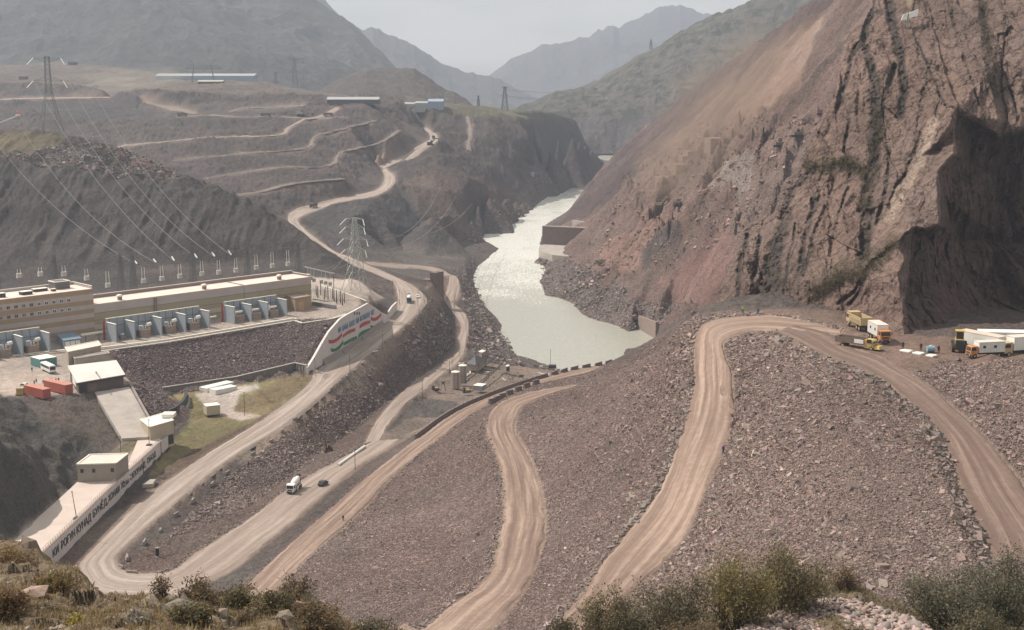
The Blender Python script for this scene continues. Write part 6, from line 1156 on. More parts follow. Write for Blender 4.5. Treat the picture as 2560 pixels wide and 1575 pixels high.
def container(label, m, A, B, C, z, h, cat_='container', name='container', roofm=None, ribs=True, group=None, door=None):
    q = para(A, B, C, z); c = (q[0]+q[2])/2; ex_ = (q[1]-q[0]); ey = (q[3]-q[0]); L = ex_.length; Wd = ey.length; rz = math.atan2(ex_.y, ex_.x); o = thing(name, label, cat_, (c.x, c.y, z), rz, group)
    MB().box((0, 0, h/2+.1), (L, Wd, h)).build('body', m, o); MB().box((0, 0, h+.16), (L+.06, Wd+.06, .12)).build('roof', roofm or m, o)
    if ribs:
        [[r_.box((0, s_*(Wd/2+.005), h/2+.1), (L*.98, .03, h*.92))]+[r_.box((-L/2+.25+i*.5, s_*(Wd/2+.02), h/2+.1), (.16, .1, h*.9)) for i in range(int(L/.5))]+[r_.build('side_corrugation', m, o)] for s_, r_ in ((-1, MB()), (1, MB()))]
    if door is not None: MB().box((L/2+.03, 0, h/2+.05), (.06, Wd*.85, h*.85)).build('door', door, o)
    return o, L, Wd
RR = mat('red_container_roof', (.52, .22, .17), .6, .1)
container('left one of two red containers in the yard, beside the yellow generator', M_RED, (97, 1000), (116, 996), (72, 984), 51, 3.1, roofm=RR, group='red containers'); container('right one of two red containers, nearer the gatehouse', M_RED, (149, 989), (168, 985), (125, 971), 51, 3.1, roofm=RR, group='red containers')
container('teal container with a pale roof behind the white bus', M_TEAL, (93, 921), (135, 914), (85, 912), 51, 3.1, roofm=M_CAP); container('long white container, the rear one on the lawn pavement', M_WHT, (509, 990), (578, 973), (506, 984), 36.8, 2.6, group='white containers on the lawn'); container('white container lying against the front of the longer one', M_WHT, (533, 995), (587, 984), (530, 989), 36.8, 2.7, group='white containers on the lawn')
container('small beige cabin on the lawn pavement', M_CRM, (514, 1040), (548, 1036), (512, 1033), 36.8, 3.4, 'cabin', 'cabin', M_CAP, ribs=False)
gn = thing('generator', 'small yellow generator box beside the left red container', 'generator', P(52, 990, 51)); MB().box((0, 0, 1.7), (2.3, 2.0, 2.2)).build('housing', M_YEL, gn); MB().box((0, 0, .4), (2.8, 2.4, .6)).build('skid', M_DRK, gn); MB().box((0, 0, 2.86), (2.1, 1.8, .12)).build('lid', M_SAND, gn)
# tipper, box trucks, loader
def tipper(label, m, canopy=True):
    o = thing('dump_truck', label, 'truck', (0, 0, 0)); MB().box((-.3, 0, .95), (8.0, .9, .35)).build('chassis', M_DRK, o); cab(o, 2.2, m, 1.9, 2.45, .8, 3.0); wheels(o, (3.0, -1.9, -3.3), 2.45, .58)
    b = MB(); pr = [(-1, 1.35, -4.2, 1.9), (1, 1.35, -4.2, 1.9)]; x0, x1, z0, z1, w_, t = -4.3, 1.95, 1.35, 2.95, 2.5, .09
    b.box(((x0+x1)/2, 0, z0), (x1-x0, w_, .12)); [b.box(((x0+x1)/2, s_*(w_/2-t/2), (z0+z1)/2), (x1-x0, t, z1-z0)) for s_ in (-1, 1)]; b.box((x1-t/2, 0, (z0+z1)/2+.1), (t, w_, z1-z0+.2)); b.box((x0+t/2, 0, (z0+z1)/2), (t, w_, z1-z0)); bd = b.build('dump_bed', m, o)
    r_ = MB(); [r_.box((x0+.6+i*.62, s_*(w_/2+.04), 1.95), (.14, .10, .9)) for i in range(9) for s_ in (-1, 1)]; [r_.box(((x0+x1)/2, s_*(w_/2+.04), z1-.08), (x1-x0, .12, .16)) for s_ in (-1, 1)]; r_.build('side_rib', m, bd)
    if canopy: MB().box((2.8, 0, 3.18), (2.0, 2.45, .10)).build('canopy', m, bd)
    return o
dt = tipper('sand-yellow dump truck with empty bed on the plateau before the cliff', M_SAND); vput(dt, 2146, 822, (2144, 836), (2114, 821), z=106, dz=.15)
def boxtruck(label, cm, L=6.2, wins=2):
    o = thing('box_truck', label, 'truck', (0, 0, 0), 0, 'orange-cab trucks with white cabins'); MB().box((-.3, 0, .95), (8.4, .9, .35)).build('chassis', M_DRK, o); cab(o, 2.6, cm, 1.9, 2.4, .8, 2.9); wheels(o, (3.4, -1.7, -3.0), 2.4, .54)
    b = MB().box((2.4-L/2, 0, 2.55), (L, 2.5, 2.5)).build('box_body', M_WHT, o); MB().box((2.4-L/2, 0, 3.85), (L+.1, 2.6, .1)).build('roof', mat('box_roof', (.66, .56, .50), .7), b)
    for i in range(wins): 
        for s_ in (-1, 1): MB().box((1.0-i*2.9, s_*1.26, 2.7), (.75, .06, .6)).build('window', M_GLS, b)
    [[q_.box((2.4-L/2, s_*1.255, 3.7), (L*.98, .02, .06))]+[q_.box((2.2-i*.4, s_*1.26, 2.5), (.05, .04, 2.4)) for i in range(int(L/.4))]+[q_.build('panel_seam', mat('seam', (.5, .5, .5), .7), b)] for s_, q_ in ((-1, MB()), (1, MB()))]; return o
b1 = boxtruck('orange-cab truck with white cabin parked nose to camera behind the scrap tipper', M_ORG); vput(b1, 2196, 852, (2176, 842), (2212, 862), z=106, dz=.15); b1.scale = (.92,)*3; b2 = boxtruck('long orange-cab truck with white cabin parked below the white site huts', M_ORG, 6.9); vput(b2, 2462, 894, (2515, 891), (2410, 896), z=106, dz=.15)
b2.scale = (.80,)*3; sc2 = thing('dump_truck', 'old low tipper with rusty open bed and yellow cab beside the rubble edge', 'truck', (0, 0, 0)); q = MB(); q.box((-1.2, 0, 1.0), (6, 2.4, .1)); [q.box((-1.2, s_*1.2, 1.55), (6, .08, 1.1)) for s_ in (-1, 1)]; q.box((-4.2, 0, 1.5), (.08, 2.4, 1.0)); q.box((1.8, 0, 1.6), (.08, 2.4, 1.2)); q.build('dump_bed', M_BRN, sc2); MB().box((1.0, -1.27, 1.6), (2.0, .06, .8), ).build('white_plate', M_WHT, sc2); cab(sc2, 2.1, M_YEL, 1.9, 2.2, .4, 2.1); MB().box((4.6, 0, .7), (1.5, 2.0, .6), taper=.7).build('bonnet', M_YEL, sc2); wheels(sc2, (-2.6, 3.6), 2.2, .45); vput(sc2, 2142, 868, (2110, 864), (2195, 876), z=106, dz=-.1)
ld = thing('wheel_loader', 'yellow wheel loader facing the camera beside the white site huts', 'loader', (0, 0, 0)); MB().box((-1.0, 0, 1.7), (3.6, 1.7, 1.5)).build('body', M_YEL, ld); MB().box((1.2, 0, 1.6), (1.0, 1.5, 1.8)).build('engine_grille', M_DRK, ld); cbn = MB().box((-1.2, 0, 3.2), (1.7, 1.5, 1.5)).build('cab', M_GLS, ld); MB().box((-1.2, 0, 4.0), (2.0, 1.8, .15)).build('cab_roof', M_YEL, cbn); [MB().box((-1.2+a*.8, b*.7, 3.2), (.12, .12, 1.5)).build('cab_post', M_YEL, cbn) for a in (-1, 1) for b in (-1, 1)]; wheels(ld, (.7, -2.4), 2.9, .85, t=.6); MB().add([(-4.4, -1.5, .3), (-4.4, 1.5, .3), (-5.3, 1.5, .4), (-5.3, -1.5, .4), (-4.2, -1.5, 1.5), (-4.2, 1.5, 1.5)], [(0, 1, 2, 3), (0, 4, 5, 1), (0, 3, 4), (1, 5, 2)]).build('bucket', M_BRN, ld); [MB().bar((-2, s_*.6, 2.0), (-4.3, s_*.6, .9), .3).build('lift_arm', M_YEL, ld) for s_ in (-1, 1)]; vput(ld, 2398, 879, (2396, 860), (2400, 885), z=106)
ct = boxtruck('cream-cab truck half hidden by the rubble mound beside the site huts', M_SAND, 5.0, 0); ct['group'] = 'trucks with covered load'; vput(ct, 2550, 888, (2580, 886), (2520, 890), z=106)
hu1, L_, W_ = container('nearer white site hut with a beige roof, end-on behind the long orange truck', M_WHT, (2456, 886), (2478, 882), (2430, 862), 106, 3.0, 'site hut', 'site_hut', mat('beige_roof', (.62, .50, .42), .7), group='white site huts')
hu2, L_, W_ = container('long white site hut with barred windows behind the trucks', M_WHT, (2448, 868), (2640, 872), (2444, 860), 106, 2.9, 'site hut', 'site_hut', M_WHT, group='white site huts')
for i in range(5): f_ = MB().box((-L_/2+2.2+i*4.3, -W_/2-.08, 1.7), (1.7, .08, 1.5)).build('window', M_DRK, hu2); MB().box((-L_/2+2.2+i*4.3, -W_/2-.15, 2.6), (2.2, .3, .14)).build('window_hood', M_WHT, f_); [MB().box((-L_/2+2.2+i*4.3+j*.5, -W_/2-.14, 1.7), (.08, .05, 1.5)).build('bar', M_INS, f_) for j in (-1, 0, 1)]
bt2 = thing('water_tank', 'light blue water tank standing in the yard left of the loader', 'tank', P(2326, 882, 106)); MB().tube((-.7, 0, .8), (.7, 0, .8), .62, n=14).build('tank', mat('tank_blue', (.22, .36, .46), .5, .1), bt2); MB().box((0, 0, .1), (1.2, .9, .25)).build('skid', M_DRK, bt2); MB().box((0, 0, 1.45), (.4, .4, .15)).build('filler_cap', M_INS, bt2)
for i, (a, b) in enumerate(((2268, 880), (2298, 886), (2330, 892))): s_ = MB().box((0, 0, .2), (2.3-.3*i, 1.5, .36)); s_.box((.3, .1, .42), (1.5, 1.0, .14), rz=.3); o = s_.build('white_sheeting', M_WHT, None, bevel=.08); o.location = P(a, b, 106.0); o.rotation_euler = (0, 0, yaw((2250, 878), (2350, 896), 106)); tag(o, ['left-hand heap of white sheeting on the rubble edge', 'middle heap of white sheeting on the rubble edge', 'right-hand heap of white sheeting on the rubble edge'][i], 'sheeting', 'white sheeting on the rubble edge')
# excavators
def excavator(label, px, py, rz, m, s=1., reach=1., dark=False):
    o = thing('excavator', label, 'excavator', G(px, py), rz, 'excavators at work'); [MB().box((0, s_*1.15, .45), (4.2, .6, .9)).build('track', M_RUB, o) for s_ in (-1, 1)]; MB().box((-.4, 0, 1.6), (3.4, 2.5, 1.2)).build('house', m, o); c_ = MB().box((.9, .75, 2.3), (1.3, 1.0, 1.6)).build('cab', M_GLS, o); MB().box((.9, .75, 3.13), (1.4, 1.1, .1)).build('cab_roof', m, c_)
    MB().bar((1.0, -.2, 1.8), (3.6, -.2, 4.8), .45).bar((3.6, -.2, 4.8), (5.6, -.2, 4.2), .4).build('boom', m, o); MB().bar((5.6, -.2, 4.2), (6.3, -.2, 1.6), .32).build('stick', m, o); MB().box((6.1, -.2, 1.0), (1.0, .9, 1.1), taper=.7).build('bucket', M_DRK, o); o.scale = (s, s, s); return o
excavator('dark excavator with raised arm on the high bench beside the cliff', 1993, 343, 0.3, M_BRN, 1.35); excavator('dark excavator working on the knoll edge left of the high bench', 1948, 368, .2, M_BRN, 1.35); excavator('yellow excavator reaching down in the red gully', 1646, 518, .1, M_SAND, 1.6); excavator('dark excavator on the grey shelf right of the red gully', 1697, 514, 1.2, M_BRN, 1.4)
excavator('dark excavator at the edge of the main road\'s upper bend', 1076, 363, .2, M_DRK, 1.7); excavator('pale excavator standing at the upper track junction', 752, 290, .1, M_CON, 2.2)
for lb, a, b, p0, p1 in (('far dark dump truck descending the main road below the terraces', 784, 520, (800, 516), (768, 524)), ('far dark dump truck near the top bend of the main road', 1084, 348, (1080, 338), (1086, 358)), ('far dark dump truck on the level track before the big dark slope', 664, 292, (640, 292), (690, 292)), ('far dark dump truck on the track left of the pale excavator', 820, 291, (800, 291), (840, 291)), ('far dark dump truck on the track above the pylon lines', 456, 292, (440, 292), (480, 292))):
    t_ = tipper(lb, M_BRN, False); vput(t_, a, b, p0, p1, dz=.5); t_['group'] = 'far dump trucks'; t_.scale = (1.3,)*3
dr = thing('drill_rig', 'dark rusty drill rig parked on the dirt bench above the lower road', 'drill rig', G(822, 1130), yaw((835, 1118), (806, 1140))); [MB().box((0, s_*.9, .4), (3.2, .5, .8)).build('track', M_RUB, dr) for s_ in (-1, 1)]; MB().box((-.3, 0, 1.3), (3.0, 1.9, 1.2)).build('body', M_RST, dr); MB().box((.9, .4, 2.2), (1.0, .9, 1.3)).build('cab', M_DRK, dr); MB().bar((1.2, -.4, .6), (2.2, -.4, 3.8), .3).build('mast', M_DRK, dr); MB().bar((-1.2, .2, 1.8), (-2.2, .3, 2.6), .35).build('arm', M_RST, dr)
bd_ = thing('black_drum', 'upright black open-topped drum on a white footing inside the hairpin', 'drum', G(394, 1391)); MB().lathe((0, 0, .1), [(.42, 0), (.46, .7), (.46, 1.9), (.42, 2.2)], 14).build('drum', mat('drum_black', (.03, .03, .03), .6), bd_); MB().lathe((0, 0, 2.3), [(.50, 0), (.50, .12)], 14).build('rim', M_CON2, bd_); MB().box((-.3, 0, .06), (1.5, 1.1, .14)).build('footing', M_CON, bd_)
pp_ = MB().tube(G(846, 1166)+Vector((0, 0, .5)), G(912, 1120)+Vector((0, 0, .6)), .5, n=10); tag(pp_.build('pipe', M_WHT), 'fat pale pipe lying on the dark bank above the lower road', 'pipe')
# plant by the river
def silo(lb, px, py, z, r, h):
    o = thing('silo', lb, 'silo', P(px, py, z), 0, 'cement silos'); MB().lathe((0, 0, 0), [(r, -.4), (r, h)], 24).build('shell', M_SILO, o, smooth=False); MB().lathe((0, 0, h), [(r*1.04, 0), (r*1.04, .3), (.3, .8)], 24).build('roof', M_CAP, o)
    l = MB(); [l.bar((r+.5, s_*.25, 0), (r+.5, s_*.25, h+.8), .09) for s_ in (-1, 1)]; [l.bar((r+.5, -.25, i*.6), (r+.5, .25, i*.6), .06) for i in range(int(h/.6))]; l.build('ladder', M_DRK, o); MB().tube((r*.6, -r*.9, 0), (r*.6, -r*.9, h), .14, n=6).build('pipe', M_GRY, o); return o
silo('front beige cement silo with white top', 1139, 968, 15.5, 1.95, 7.2); silo('taller rear cement silo beside the grey roofed house', 1157, 955, 15.5, 1.9, 7.9)
hs, q = bldg('pump_house', 'small beige house with grey hipped roof behind the silos', 'house', (1190, 926), (1212, 914), (1168, 923), 14.5, 2.9, mat('house_beige', (.45, .36, .27), .8, .08), M_SLATE, 0)
c_ = sum(q, Vector())/4; r_ = [Vector((*(c_+(p-c_)*1.15)[:2], 17.4)) for p in q]; MB().add(r_+[Vector((*c_[:2], 20.6))+(q[1]-q[0])*.12, Vector((*c_[:2], 20.6))-(q[1]-q[0])*.12], [(0, 1, 4), (1, 2, 4), (2, 3, 5), (3, 0, 5), (0, 4, 5), (2, 5, 4)]).build('hipped_roof', M_SLATE, hs, world=True); on_face(hs, q[3], q[0], .62, 16.0, 1.9, 2.4, 'door', M_BLU); on_face(hs, q[0], q[1], .3, 16.1, .9, 1.2, 'window', M_RST)
tt_, q = bldg('plant_tower', 'square beige plant tower with pale roof behind the grey roofed house', 'tower', (1206, 912), (1215, 908), (1196, 909), 14.0, 6.2, M_SILO, M_CAP, 0); [MB().bar((p.x, p.y, 13.5), (p.x, p.y, 20.2), .3).build('post', M_DRK, tt_, world=True) for p in q]; MB().bar((*(q[1])[:2], 18), P(1226, 893, 18), .8, .5).build('conveyor', M_DRK, tt_, world=True)
container('grey-white site cabin beside the yellow pump machine', mat('cabin_grey', (.33, .36, .37), .6), (1199, 980), (1211, 974), (1188, 975), 16, 2.3, 'cabin', 'cabin', M_CAP, ribs=False)
for lb, px, py, rz, col in (('yellow pump machine in front of the silos', 1167, 982, .3, M_YEL), ('yellow-brown drilling machine beside the lower dirt track', 1089, 977, .6, M_SAND)):
    o = thing('pump_machine', lb, 'machine', P(px, py, 16), rz); MB().box((0, 0, .45), (3.6, 1.7, .6)).build('undercarriage', M_RUB, o); MB().box((.2, 0, 1.2), (2.2, 1.3, .9)).build('housing', col, o, bevel=.1); MB().box((-1.2, 0, 1.7), (.9, 1.2, 1.6)).build('cab', M_DRK, o); MB().bar((1.2, 0, 1.4), (2.2, .2, 2.3), .25).build('boom', M_DRK, o)
hp = thing('hopper', 'small brown funnel hopper on slanting legs left of the silos', 'hopper', P(1108, 976, 16)); MB().lathe((0, 0, 3.0), [(.3, 0), (.95, 1.1), (.95, 1.5)], 10).build('funnel', M_BRN, hp); [MB().bar((a*1.2, b*.7, 0), (a*.4, b*.3, 3.3), .14).build('leg', M_DRK, hp) for a in (-1, 1) for b in (-1, 1)]
for lb, a, b in (('dark pipe run on trestles behind the silos, nearer the house', (1237, 898), (1164, 962)), ('dark fence line right of the silos, ending at the grey cabin', (1258, 911), (1203, 966))): A = Vector(P(*a, 15)); B = Vector(P(*b, 15.5)); o = thing('pipe_trestle', lb, 'pipe', A, 0, 'dark pipe runs at the plant'); MB().bar(A+Vector((0, 0, 1.2)), B+Vector((0, 0, 1.2)), .45).build('pipe', M_DRK, o, world=True); n = 9; t_ = MB(); [t_.bar(A.lerp(B, i/n), A.lerp(B, i/n)+Vector((0, 0, 1.9)), .14) for i in range(n+1)]; t_.build('trestle', M_DRK, o, world=True)
o = thing('steel_frame', 'tangle of dark steel frames lying on the pale dirt above the barriers', 'frame', P(1290, 944, 16)); rs = random.Random(8); t_ = MB()
for i in range(16): a = Vector((rs.uniform(-5, 5), rs.uniform(-6, 6), .1)); t_.bar(a, a+Vector((rs.uniform(-3, 3), rs.uniform(-3, 3), rs.uniform(0, 1.6))), .18)
t_.build('bar', M_DRK, o); MB().box((2.6, 1.5, .8), (2.2, 3.5, 1.4)).build('box', M_BRN, o)
o, q = bldg('hut', 'tiny dark hut with pale roof on the dirt flat by the river', 'hut', (1268, 926), (1274, 924), (1265, 924), 15, 1.8, M_DRK, M_CAP, 0, eave=1.2); tkb = MB().box((0, 0, .8), (3.8, 2.4, 1.6)); o = tkb.build('dark_box', M_DRK, None); o.location = P(1381, 920, 15.5); tag(o, 'dark machine box at the foot of the lone pole by the pool', 'box')
rs = random.Random(21)
for i in range(46):     # debris and timber on the dirt flat
    px, py = rs.uniform(1150, 1420), rs.uniform(885, 950)
    if py > 1290-px*.25+0 and px > 1300 and py > 935: continue
    if px < 1262 and py < 905: continue
    p = G(px, py); L_ = rs.uniform(1.5, 6); a = rs.uniform(0, 3.14); o = MB().box((0, 0, .15), (L_, rs.uniform(.3, 1.0), .3)).build('scrap_beam', (M_CON, M_BRN, M_CAP, M_RST)[i % 4], None); o.location = p; o.rotation_euler = (0, 0, a); tag(o, 'scrap beam lying on the dirt flat beside the river pool', 'scrap', 'scrap beams on the dirt flat')
# ---------------------------------------------------------------- people
def person_mat(name, top, legs):
    m = bpy.data.materials.new(name); t, b = nodes(m); tcn = N(t, 'ShaderNodeTexCoord'); s = N(t, 'ShaderNodeSeparateXYZ'); t.links.new(tcn.outputs['Object'], s.inputs[0]); d = N(t, 'ShaderNodeMath', operation='DIVIDE', i={1: 1.8}); t.links.new(s.outputs[2], d.inputs[0])
    cr = N(t, 'ShaderNodeValToRGB'); cr.color_ramp.interpolation = 'CONSTANT'; e = cr.color_ramp.elements; e[0].color = (.03, .03, .03, 1); e[0].position = 0; e[1].position = .06; e[1].color = (*legs, 1); q = e.new(.50); q.color = (*top, 1); q = e.new(.845); q.color = (.33, .2, .15, 1); q = e.new(.93); q.color = (.02, .018, .016, 1)
    t.links.new(d.outputs[0], cr.inputs[0]); t.links.new(cr.outputs[0], b.inputs['Base Color']); b.inputs['Roughness'].default_value = .9; return m
def person(lb, p, rz, m, sit=False):
    J = dict(pel=(0, 0, .95), ch=(0, 0, 1.30), nk=(0, 0, 1.50), hd=(.02, 0, 1.60), tp=(.02, 0, 1.74)); vs = []; es = []; rd = []
    def a(p_, r, par): vs.append(p_); rd.append(r); (es.append((par, len(vs)-1)) if par is not None else 0); return len(vs)-1
    p0 = a((0, 0, .95), .16, None); c = a((0, 0, 1.32), .17, p0); n_ = a((.0, 0, 1.50), .06, c); h_ = a((.02, 0, 1.60), .10, n_); a((.02, 0, 1.73), .08, h_)
    for s_ in (-1, 1):
        k = a((0, s_*.10, .86), .10, p0); k = a((.05*s_+.03, s_*.11, .48), .07, k); k = a((.12*s_, s_*.12, .08), .05, k); a((.12*s_+.14, s_*.13, .04), .04, k)
        k = a((0, s_*.20, 1.40), .075, c); k = a((-.02+.06*s_, s_*.27, 1.12), .05, k); k = a((.10, s_*.26, .88), .038, k); a((.13, s_*.25, .80), .035, k)
    me = bpy.data.meshes.new('body'); me.from_pydata(vs, es, []); me.materials.append(m); o = bpy.data.objects.new('person', me); COL.objects.link(o); md = o.modifiers.new('skin', 'SKIN'); 
    if not me.skin_vertices: me.attributes.new('x', 'FLOAT', 'POINT')
    for v, r in zip(me.skin_vertices[0].data, rd): v.radius = (r, r)
    me.skin_vertices[0].data[0].use_root = True; o.modifiers.new('sub', 'SUBSURF').levels = 1; o.modifiers['sub'].render_levels = 1
    o.location = p; o.rotation_euler = (0, 0, rz); return tag(o, lb, 'person')
PM = [person_mat('dark_figure', (.04, .035, .05), (.04, .04, .05)), person_mat('green_vest_figure', (.32, .60, .12), (.05, .05, .07)), person_mat('blue_figure', (.06, .10, .30), (.04, .04, .06)), person_mat('purple_figure', (.10, .06, .22), (.05, .04, .06))]
for lb, px, py, z, mi in (('person in dark clothes standing alone near the white bus', 80, 929, 51, 0), ('person in dark clothes standing left behind the left red container', 86, 962, 51, 0), ('person in blue standing right behind the left red container', 91, 958, 51, 2), ('person in dark clothes standing between the two red containers', 108.5, 961, 51, 0), ('person in dark clothes standing just behind the right red container', 140, 957, 51, 0), ('person in dark clothes right of the others, by the right red container', 147, 955, 51, 0),
    ('person in a bright green vest standing at the back edge of the hairpin', 1857, 783, 105.6, 1), ('person in dark clothes beside the green-vested one at the hairpin edge', 1895, 788, 105.8, 2), ('person in dark clothes right of the blue water tank', 2346, 884, 106, 0), ('person in dark clothes left of the blue water tank, near the rock', 2302, 878, 106, 0), ('person in dark clothes at the rock foot behind the white sheeting', 2257, 874, 106, 0)): person(lb, P(px, py, z), -1.2, PM[mi])
for lb, px, py, mi in (('person in dark red clothes walking on the edge of the long dirt road', 858, 1303, 0), ('person in purple clothes standing at the right edge of the steep dirt road', 1808, 1136, 3)): person(lb, G(px, py), -1, PM[mi])
# ---------------------------------------------------------------- loose stones
ico_v = []; 
def _ico():
    t = (1+5**.5)/2; v = np.array([(-1, t, 0), (1, t, 0), (-1, -t, 0), (1, -t, 0), (0, -1, t), (0, 1, t), (0, -1, -t), (0, 1, -t), (t, 0, -1), (t, 0, 1), (-t, 0, -1), (-t, 0, 1)], float); v /= np.linalg.norm(v[0])
    f = np.array([(0, 11, 5), (0, 5, 1), (0, 1, 7), (0, 7, 10), (0, 10, 11), (1, 5, 9), (5, 11, 4), (11, 10, 2), (10, 7, 6), (7, 1, 8), (3, 9, 4), (3, 4, 2), (3, 2, 6), (3, 6, 8), (3, 8, 9), (4, 9, 5), (2, 4, 11), (6, 2, 10), (8, 6, 7), (9, 8, 1)]); return v, f
IV, IF = _ico(); CV = np.array([(a, b, c) for a in (-1, 1) for b in (-1, 1) for c in (-1, 1)], float)*.72; CF = np.array([(0, 1, 3, 2), (4, 6, 7, 5), (0, 4, 5, 1), (2, 3, 7, 6), (0, 2, 6, 4), (1, 5, 7, 3)]); CT = np.concatenate([CF[:, [0, 1, 2]], CF[:, [0, 2, 3]]])
def stone_mat(name):
    m = bpy.data.materials.new(name); t, b = nodes(m); a = N(t, 'ShaderNodeAttribute', attribute_name='alb'); g = N(t, 'ShaderNodeNewGeometry'); n = N(t, 'ShaderNodeTexNoise', i={'Scale': 4., 'Detail': 5, 'Roughness': .7}); t.links.new(g.outputs['Position'], n.inputs['Vector'])
    r = N(t, 'ShaderNodeMapRange', i={1: .3, 2: .7, 3: .72, 4: 1.25}); t.links.new(n.outputs[0], r.inputs[0]); s = N(t, 'ShaderNodeVectorMath', operation='SCALE'); t.links.new(a.outputs['Color'], s.inputs[0]); t.links.new(r.outputs[0], s.inputs['Scale']); t.links.new(s.outputs[0], b.inputs['Base Color']); b.inputs['Roughness'].default_value = .92; b.inputs['Specular IOR Level'].default_value = .15; return m
SM = stone_mat('broken_stone')
def stones(name, pos, rad, base, label, seed=1, flat=.55, cube=True, tone=.24, smooth=False):
    rg_ = np.random.default_rng(seed); n = len(pos); V, Fc = (CV, CT) if cube else (IV, IF); k = len(V)
    rad = rad*np.clip(1+.55*fbm(pos[:, 0]/13+seed, pos[:, 1]/17, o=3, s=40+seed), .45, 1.9); v = np.repeat(V[None], n, 0)*(1+rg_.uniform(-.32, .32, (n, k, 3))); sc3 = np.stack([rg_.uniform(.75, 1.5, n), rg_.uniform(.6, 1.05, n), rg_.uniform(flat*.6, flat*1.3, n)], -1)*rad[:, None]; v *= sc3[:, None]
    a = rg_.uniform(0, 6.283, n); tx = rg_.normal(0, .38, n); ty = rg_.normal(0, .38, n)
    def rot(v, ang, i, j): c, s = np.cos(ang)[:, None], np.sin(ang)[:, None]; p, q = v[..., i]*c-v[..., j]*s, v[..., i]*s+v[..., j]*c; v[..., i] = p; v[..., j] = q
    rot(v, tx, 1, 2); rot(v, ty, 0, 2); rot(v, a, 0, 1); v += pos[:, None]; f = (np.arange(n)*k)[:, None, None]+Fc[None]
    w = np.exp(rg_.normal(0, tone, n))[:, None]*np.array(base)*(1+rg_.normal(0, .06, (n, 3))*[1, .4, .5]); w = np.where(rg_.random((n, 1)) < .025, w*1.45, w)*(1+.16*fbm(pos[:, 0]/20, pos[:, 1]/26, o=3, s=60)[:, None])
    o = npmesh(name, v.reshape(-1, 3), f.reshape(-1, 3), SM, smooth=smooth, attrs={'alb': np.clip(np.repeat(w, k, 0), .02, .62)}); return tag(o, label, 'rubble', kind='stuff')
rg0 = np.random.default_rng(5)
PX2, PY2 = proj(XX, YY, Z); c4 = np.stack([XX, YY, Z], -1)
cell_dx = np.abs(np.diff(PX2, axis=1))[:-1]; cell_dy = np.maximum(-np.diff(PY2, axis=0)[:, :-1], 0.02); area = cell_dx*np.minimum(cell_dy, 12)
inf = (PX2[:-1, :-1] > -120) & (PX2[:-1, :-1] < 2680) & (PY2[:-1, :-1] > 300) & (PY2[:-1, :-1] < 1680)
def scatter(mask, n, rad, base, name, label, seed, up=.0, **kw):
    w = (area*mask*inf*np.clip(1+1.2*fbm(XX/13, YY/16, o=3, s=seed)[:-1, :-1], .15, 2.2)).ravel(); w /= w.sum(); k = rg0.choice(len(w), n, p=w); j, i = np.unravel_index(k, area.shape); a, b = rg0.random(n), rg0.random(n)
    p = c4[j, i]*((1-a)*(1-b))[:, None]+c4[j, i+1]*(a*(1-b))[:, None]+c4[j+1, i]*((1-a)*b)[:, None]+c4[j+1, i+1]*(a*b)[:, None]; r = rad(p); p[:, 2] += r*up; return stones(name, p, r, base, label, seed, **kw)
rub = RUB[:-1, :-1]; yy0 = YY[:-1, :-1]; isd = isdam.reshape(area.shape)
ln = lambda m, s: (lambda p: np.clip(m*np.exp(rg0.normal(0, s, len(p))), .07, 1.4)*np.clip(p[:, 1]/230, .8, 1.45))
scatter((isd & (rub > .6) & (yy0 < 700)).astype(float), 200000, lambda p: ln(.115, .45)(p)*np.clip(.72+(p[:, 0]+15)/110, .72, 1.25), (.212, .162, .146), 'rubble', 'broken purple-brown rockfill covering the dam slope between the dirt roads', 1)
scatter((isd & (rub > .6) & (yy0 < 320)).astype(float), 6000, lambda p: ln(.24, .42)(p)*np.clip(.6+(p[:, 0]+15)/90, .6, 1.3), (.24, .188, .168), 'rubble', 'larger pale rockfill slabs on the near dam slope', 2, flat=.5)
slope = region([(262,880),(421,853),(736,800),(850,795),(830,840),(780,920),(765,930),(412,992),(405,1086),(330,960)], 380, 760, .3)[:-1, :-1]
scatter((slope & (rub > .6)).astype(float), 22000, ln(.20, .35), (.165, .13, .128), 'rubble', 'dark rubble covering the slope below the station yard', 3)
bank = ((rub > .75) & (yy0 > 640) & ~isd & ~slope)
scatter(bank.astype(float), 22000, ln(.30, .5), (.20, .168, .155), 'boulders', 'grey boulders and rubble lining both river banks and the scree foot', 4, flat=.7)
emb = region([(1085,735),(1120,800),(1135,860),(1060,935),(900,1065),(640,1255),(500,1320),(420,1345),(560,1200),(860,975),(1000,860)], 250, 900)[:-1, :-1]
scatter(emb.astype(float)*(1-Rf[:-1, :-1]), 26000, ln(.16, .45), (.19, .150, .138), 'rubble', 'dark rubble on the embankment below the main road', 6)
top = region([(-60,400),(100,385),(180,345),(270,362),(450,430),(440,452),(330,448),(200,425)], 640, 905)[:-1, :-1]
scatter(top.astype(float), 3000, ln(.34, .45), (.165, .142, .132), 'boulders', 'pale boulders strewn along the crest of the dark hill', 7, flat=.7)
cut = region([(1560,480),(1750,335),(2080,300),(2060,520),(1850,600),(1600,700),(1480,740),(1380,700)], 640, 1400)[:-1, :-1]
scatter(cut.astype(float), 4500, ln(.32, .6), (.24, .175, .152), 'boulders', 'red-brown blocks scattered over the excavated slope', 8, flat=.7)
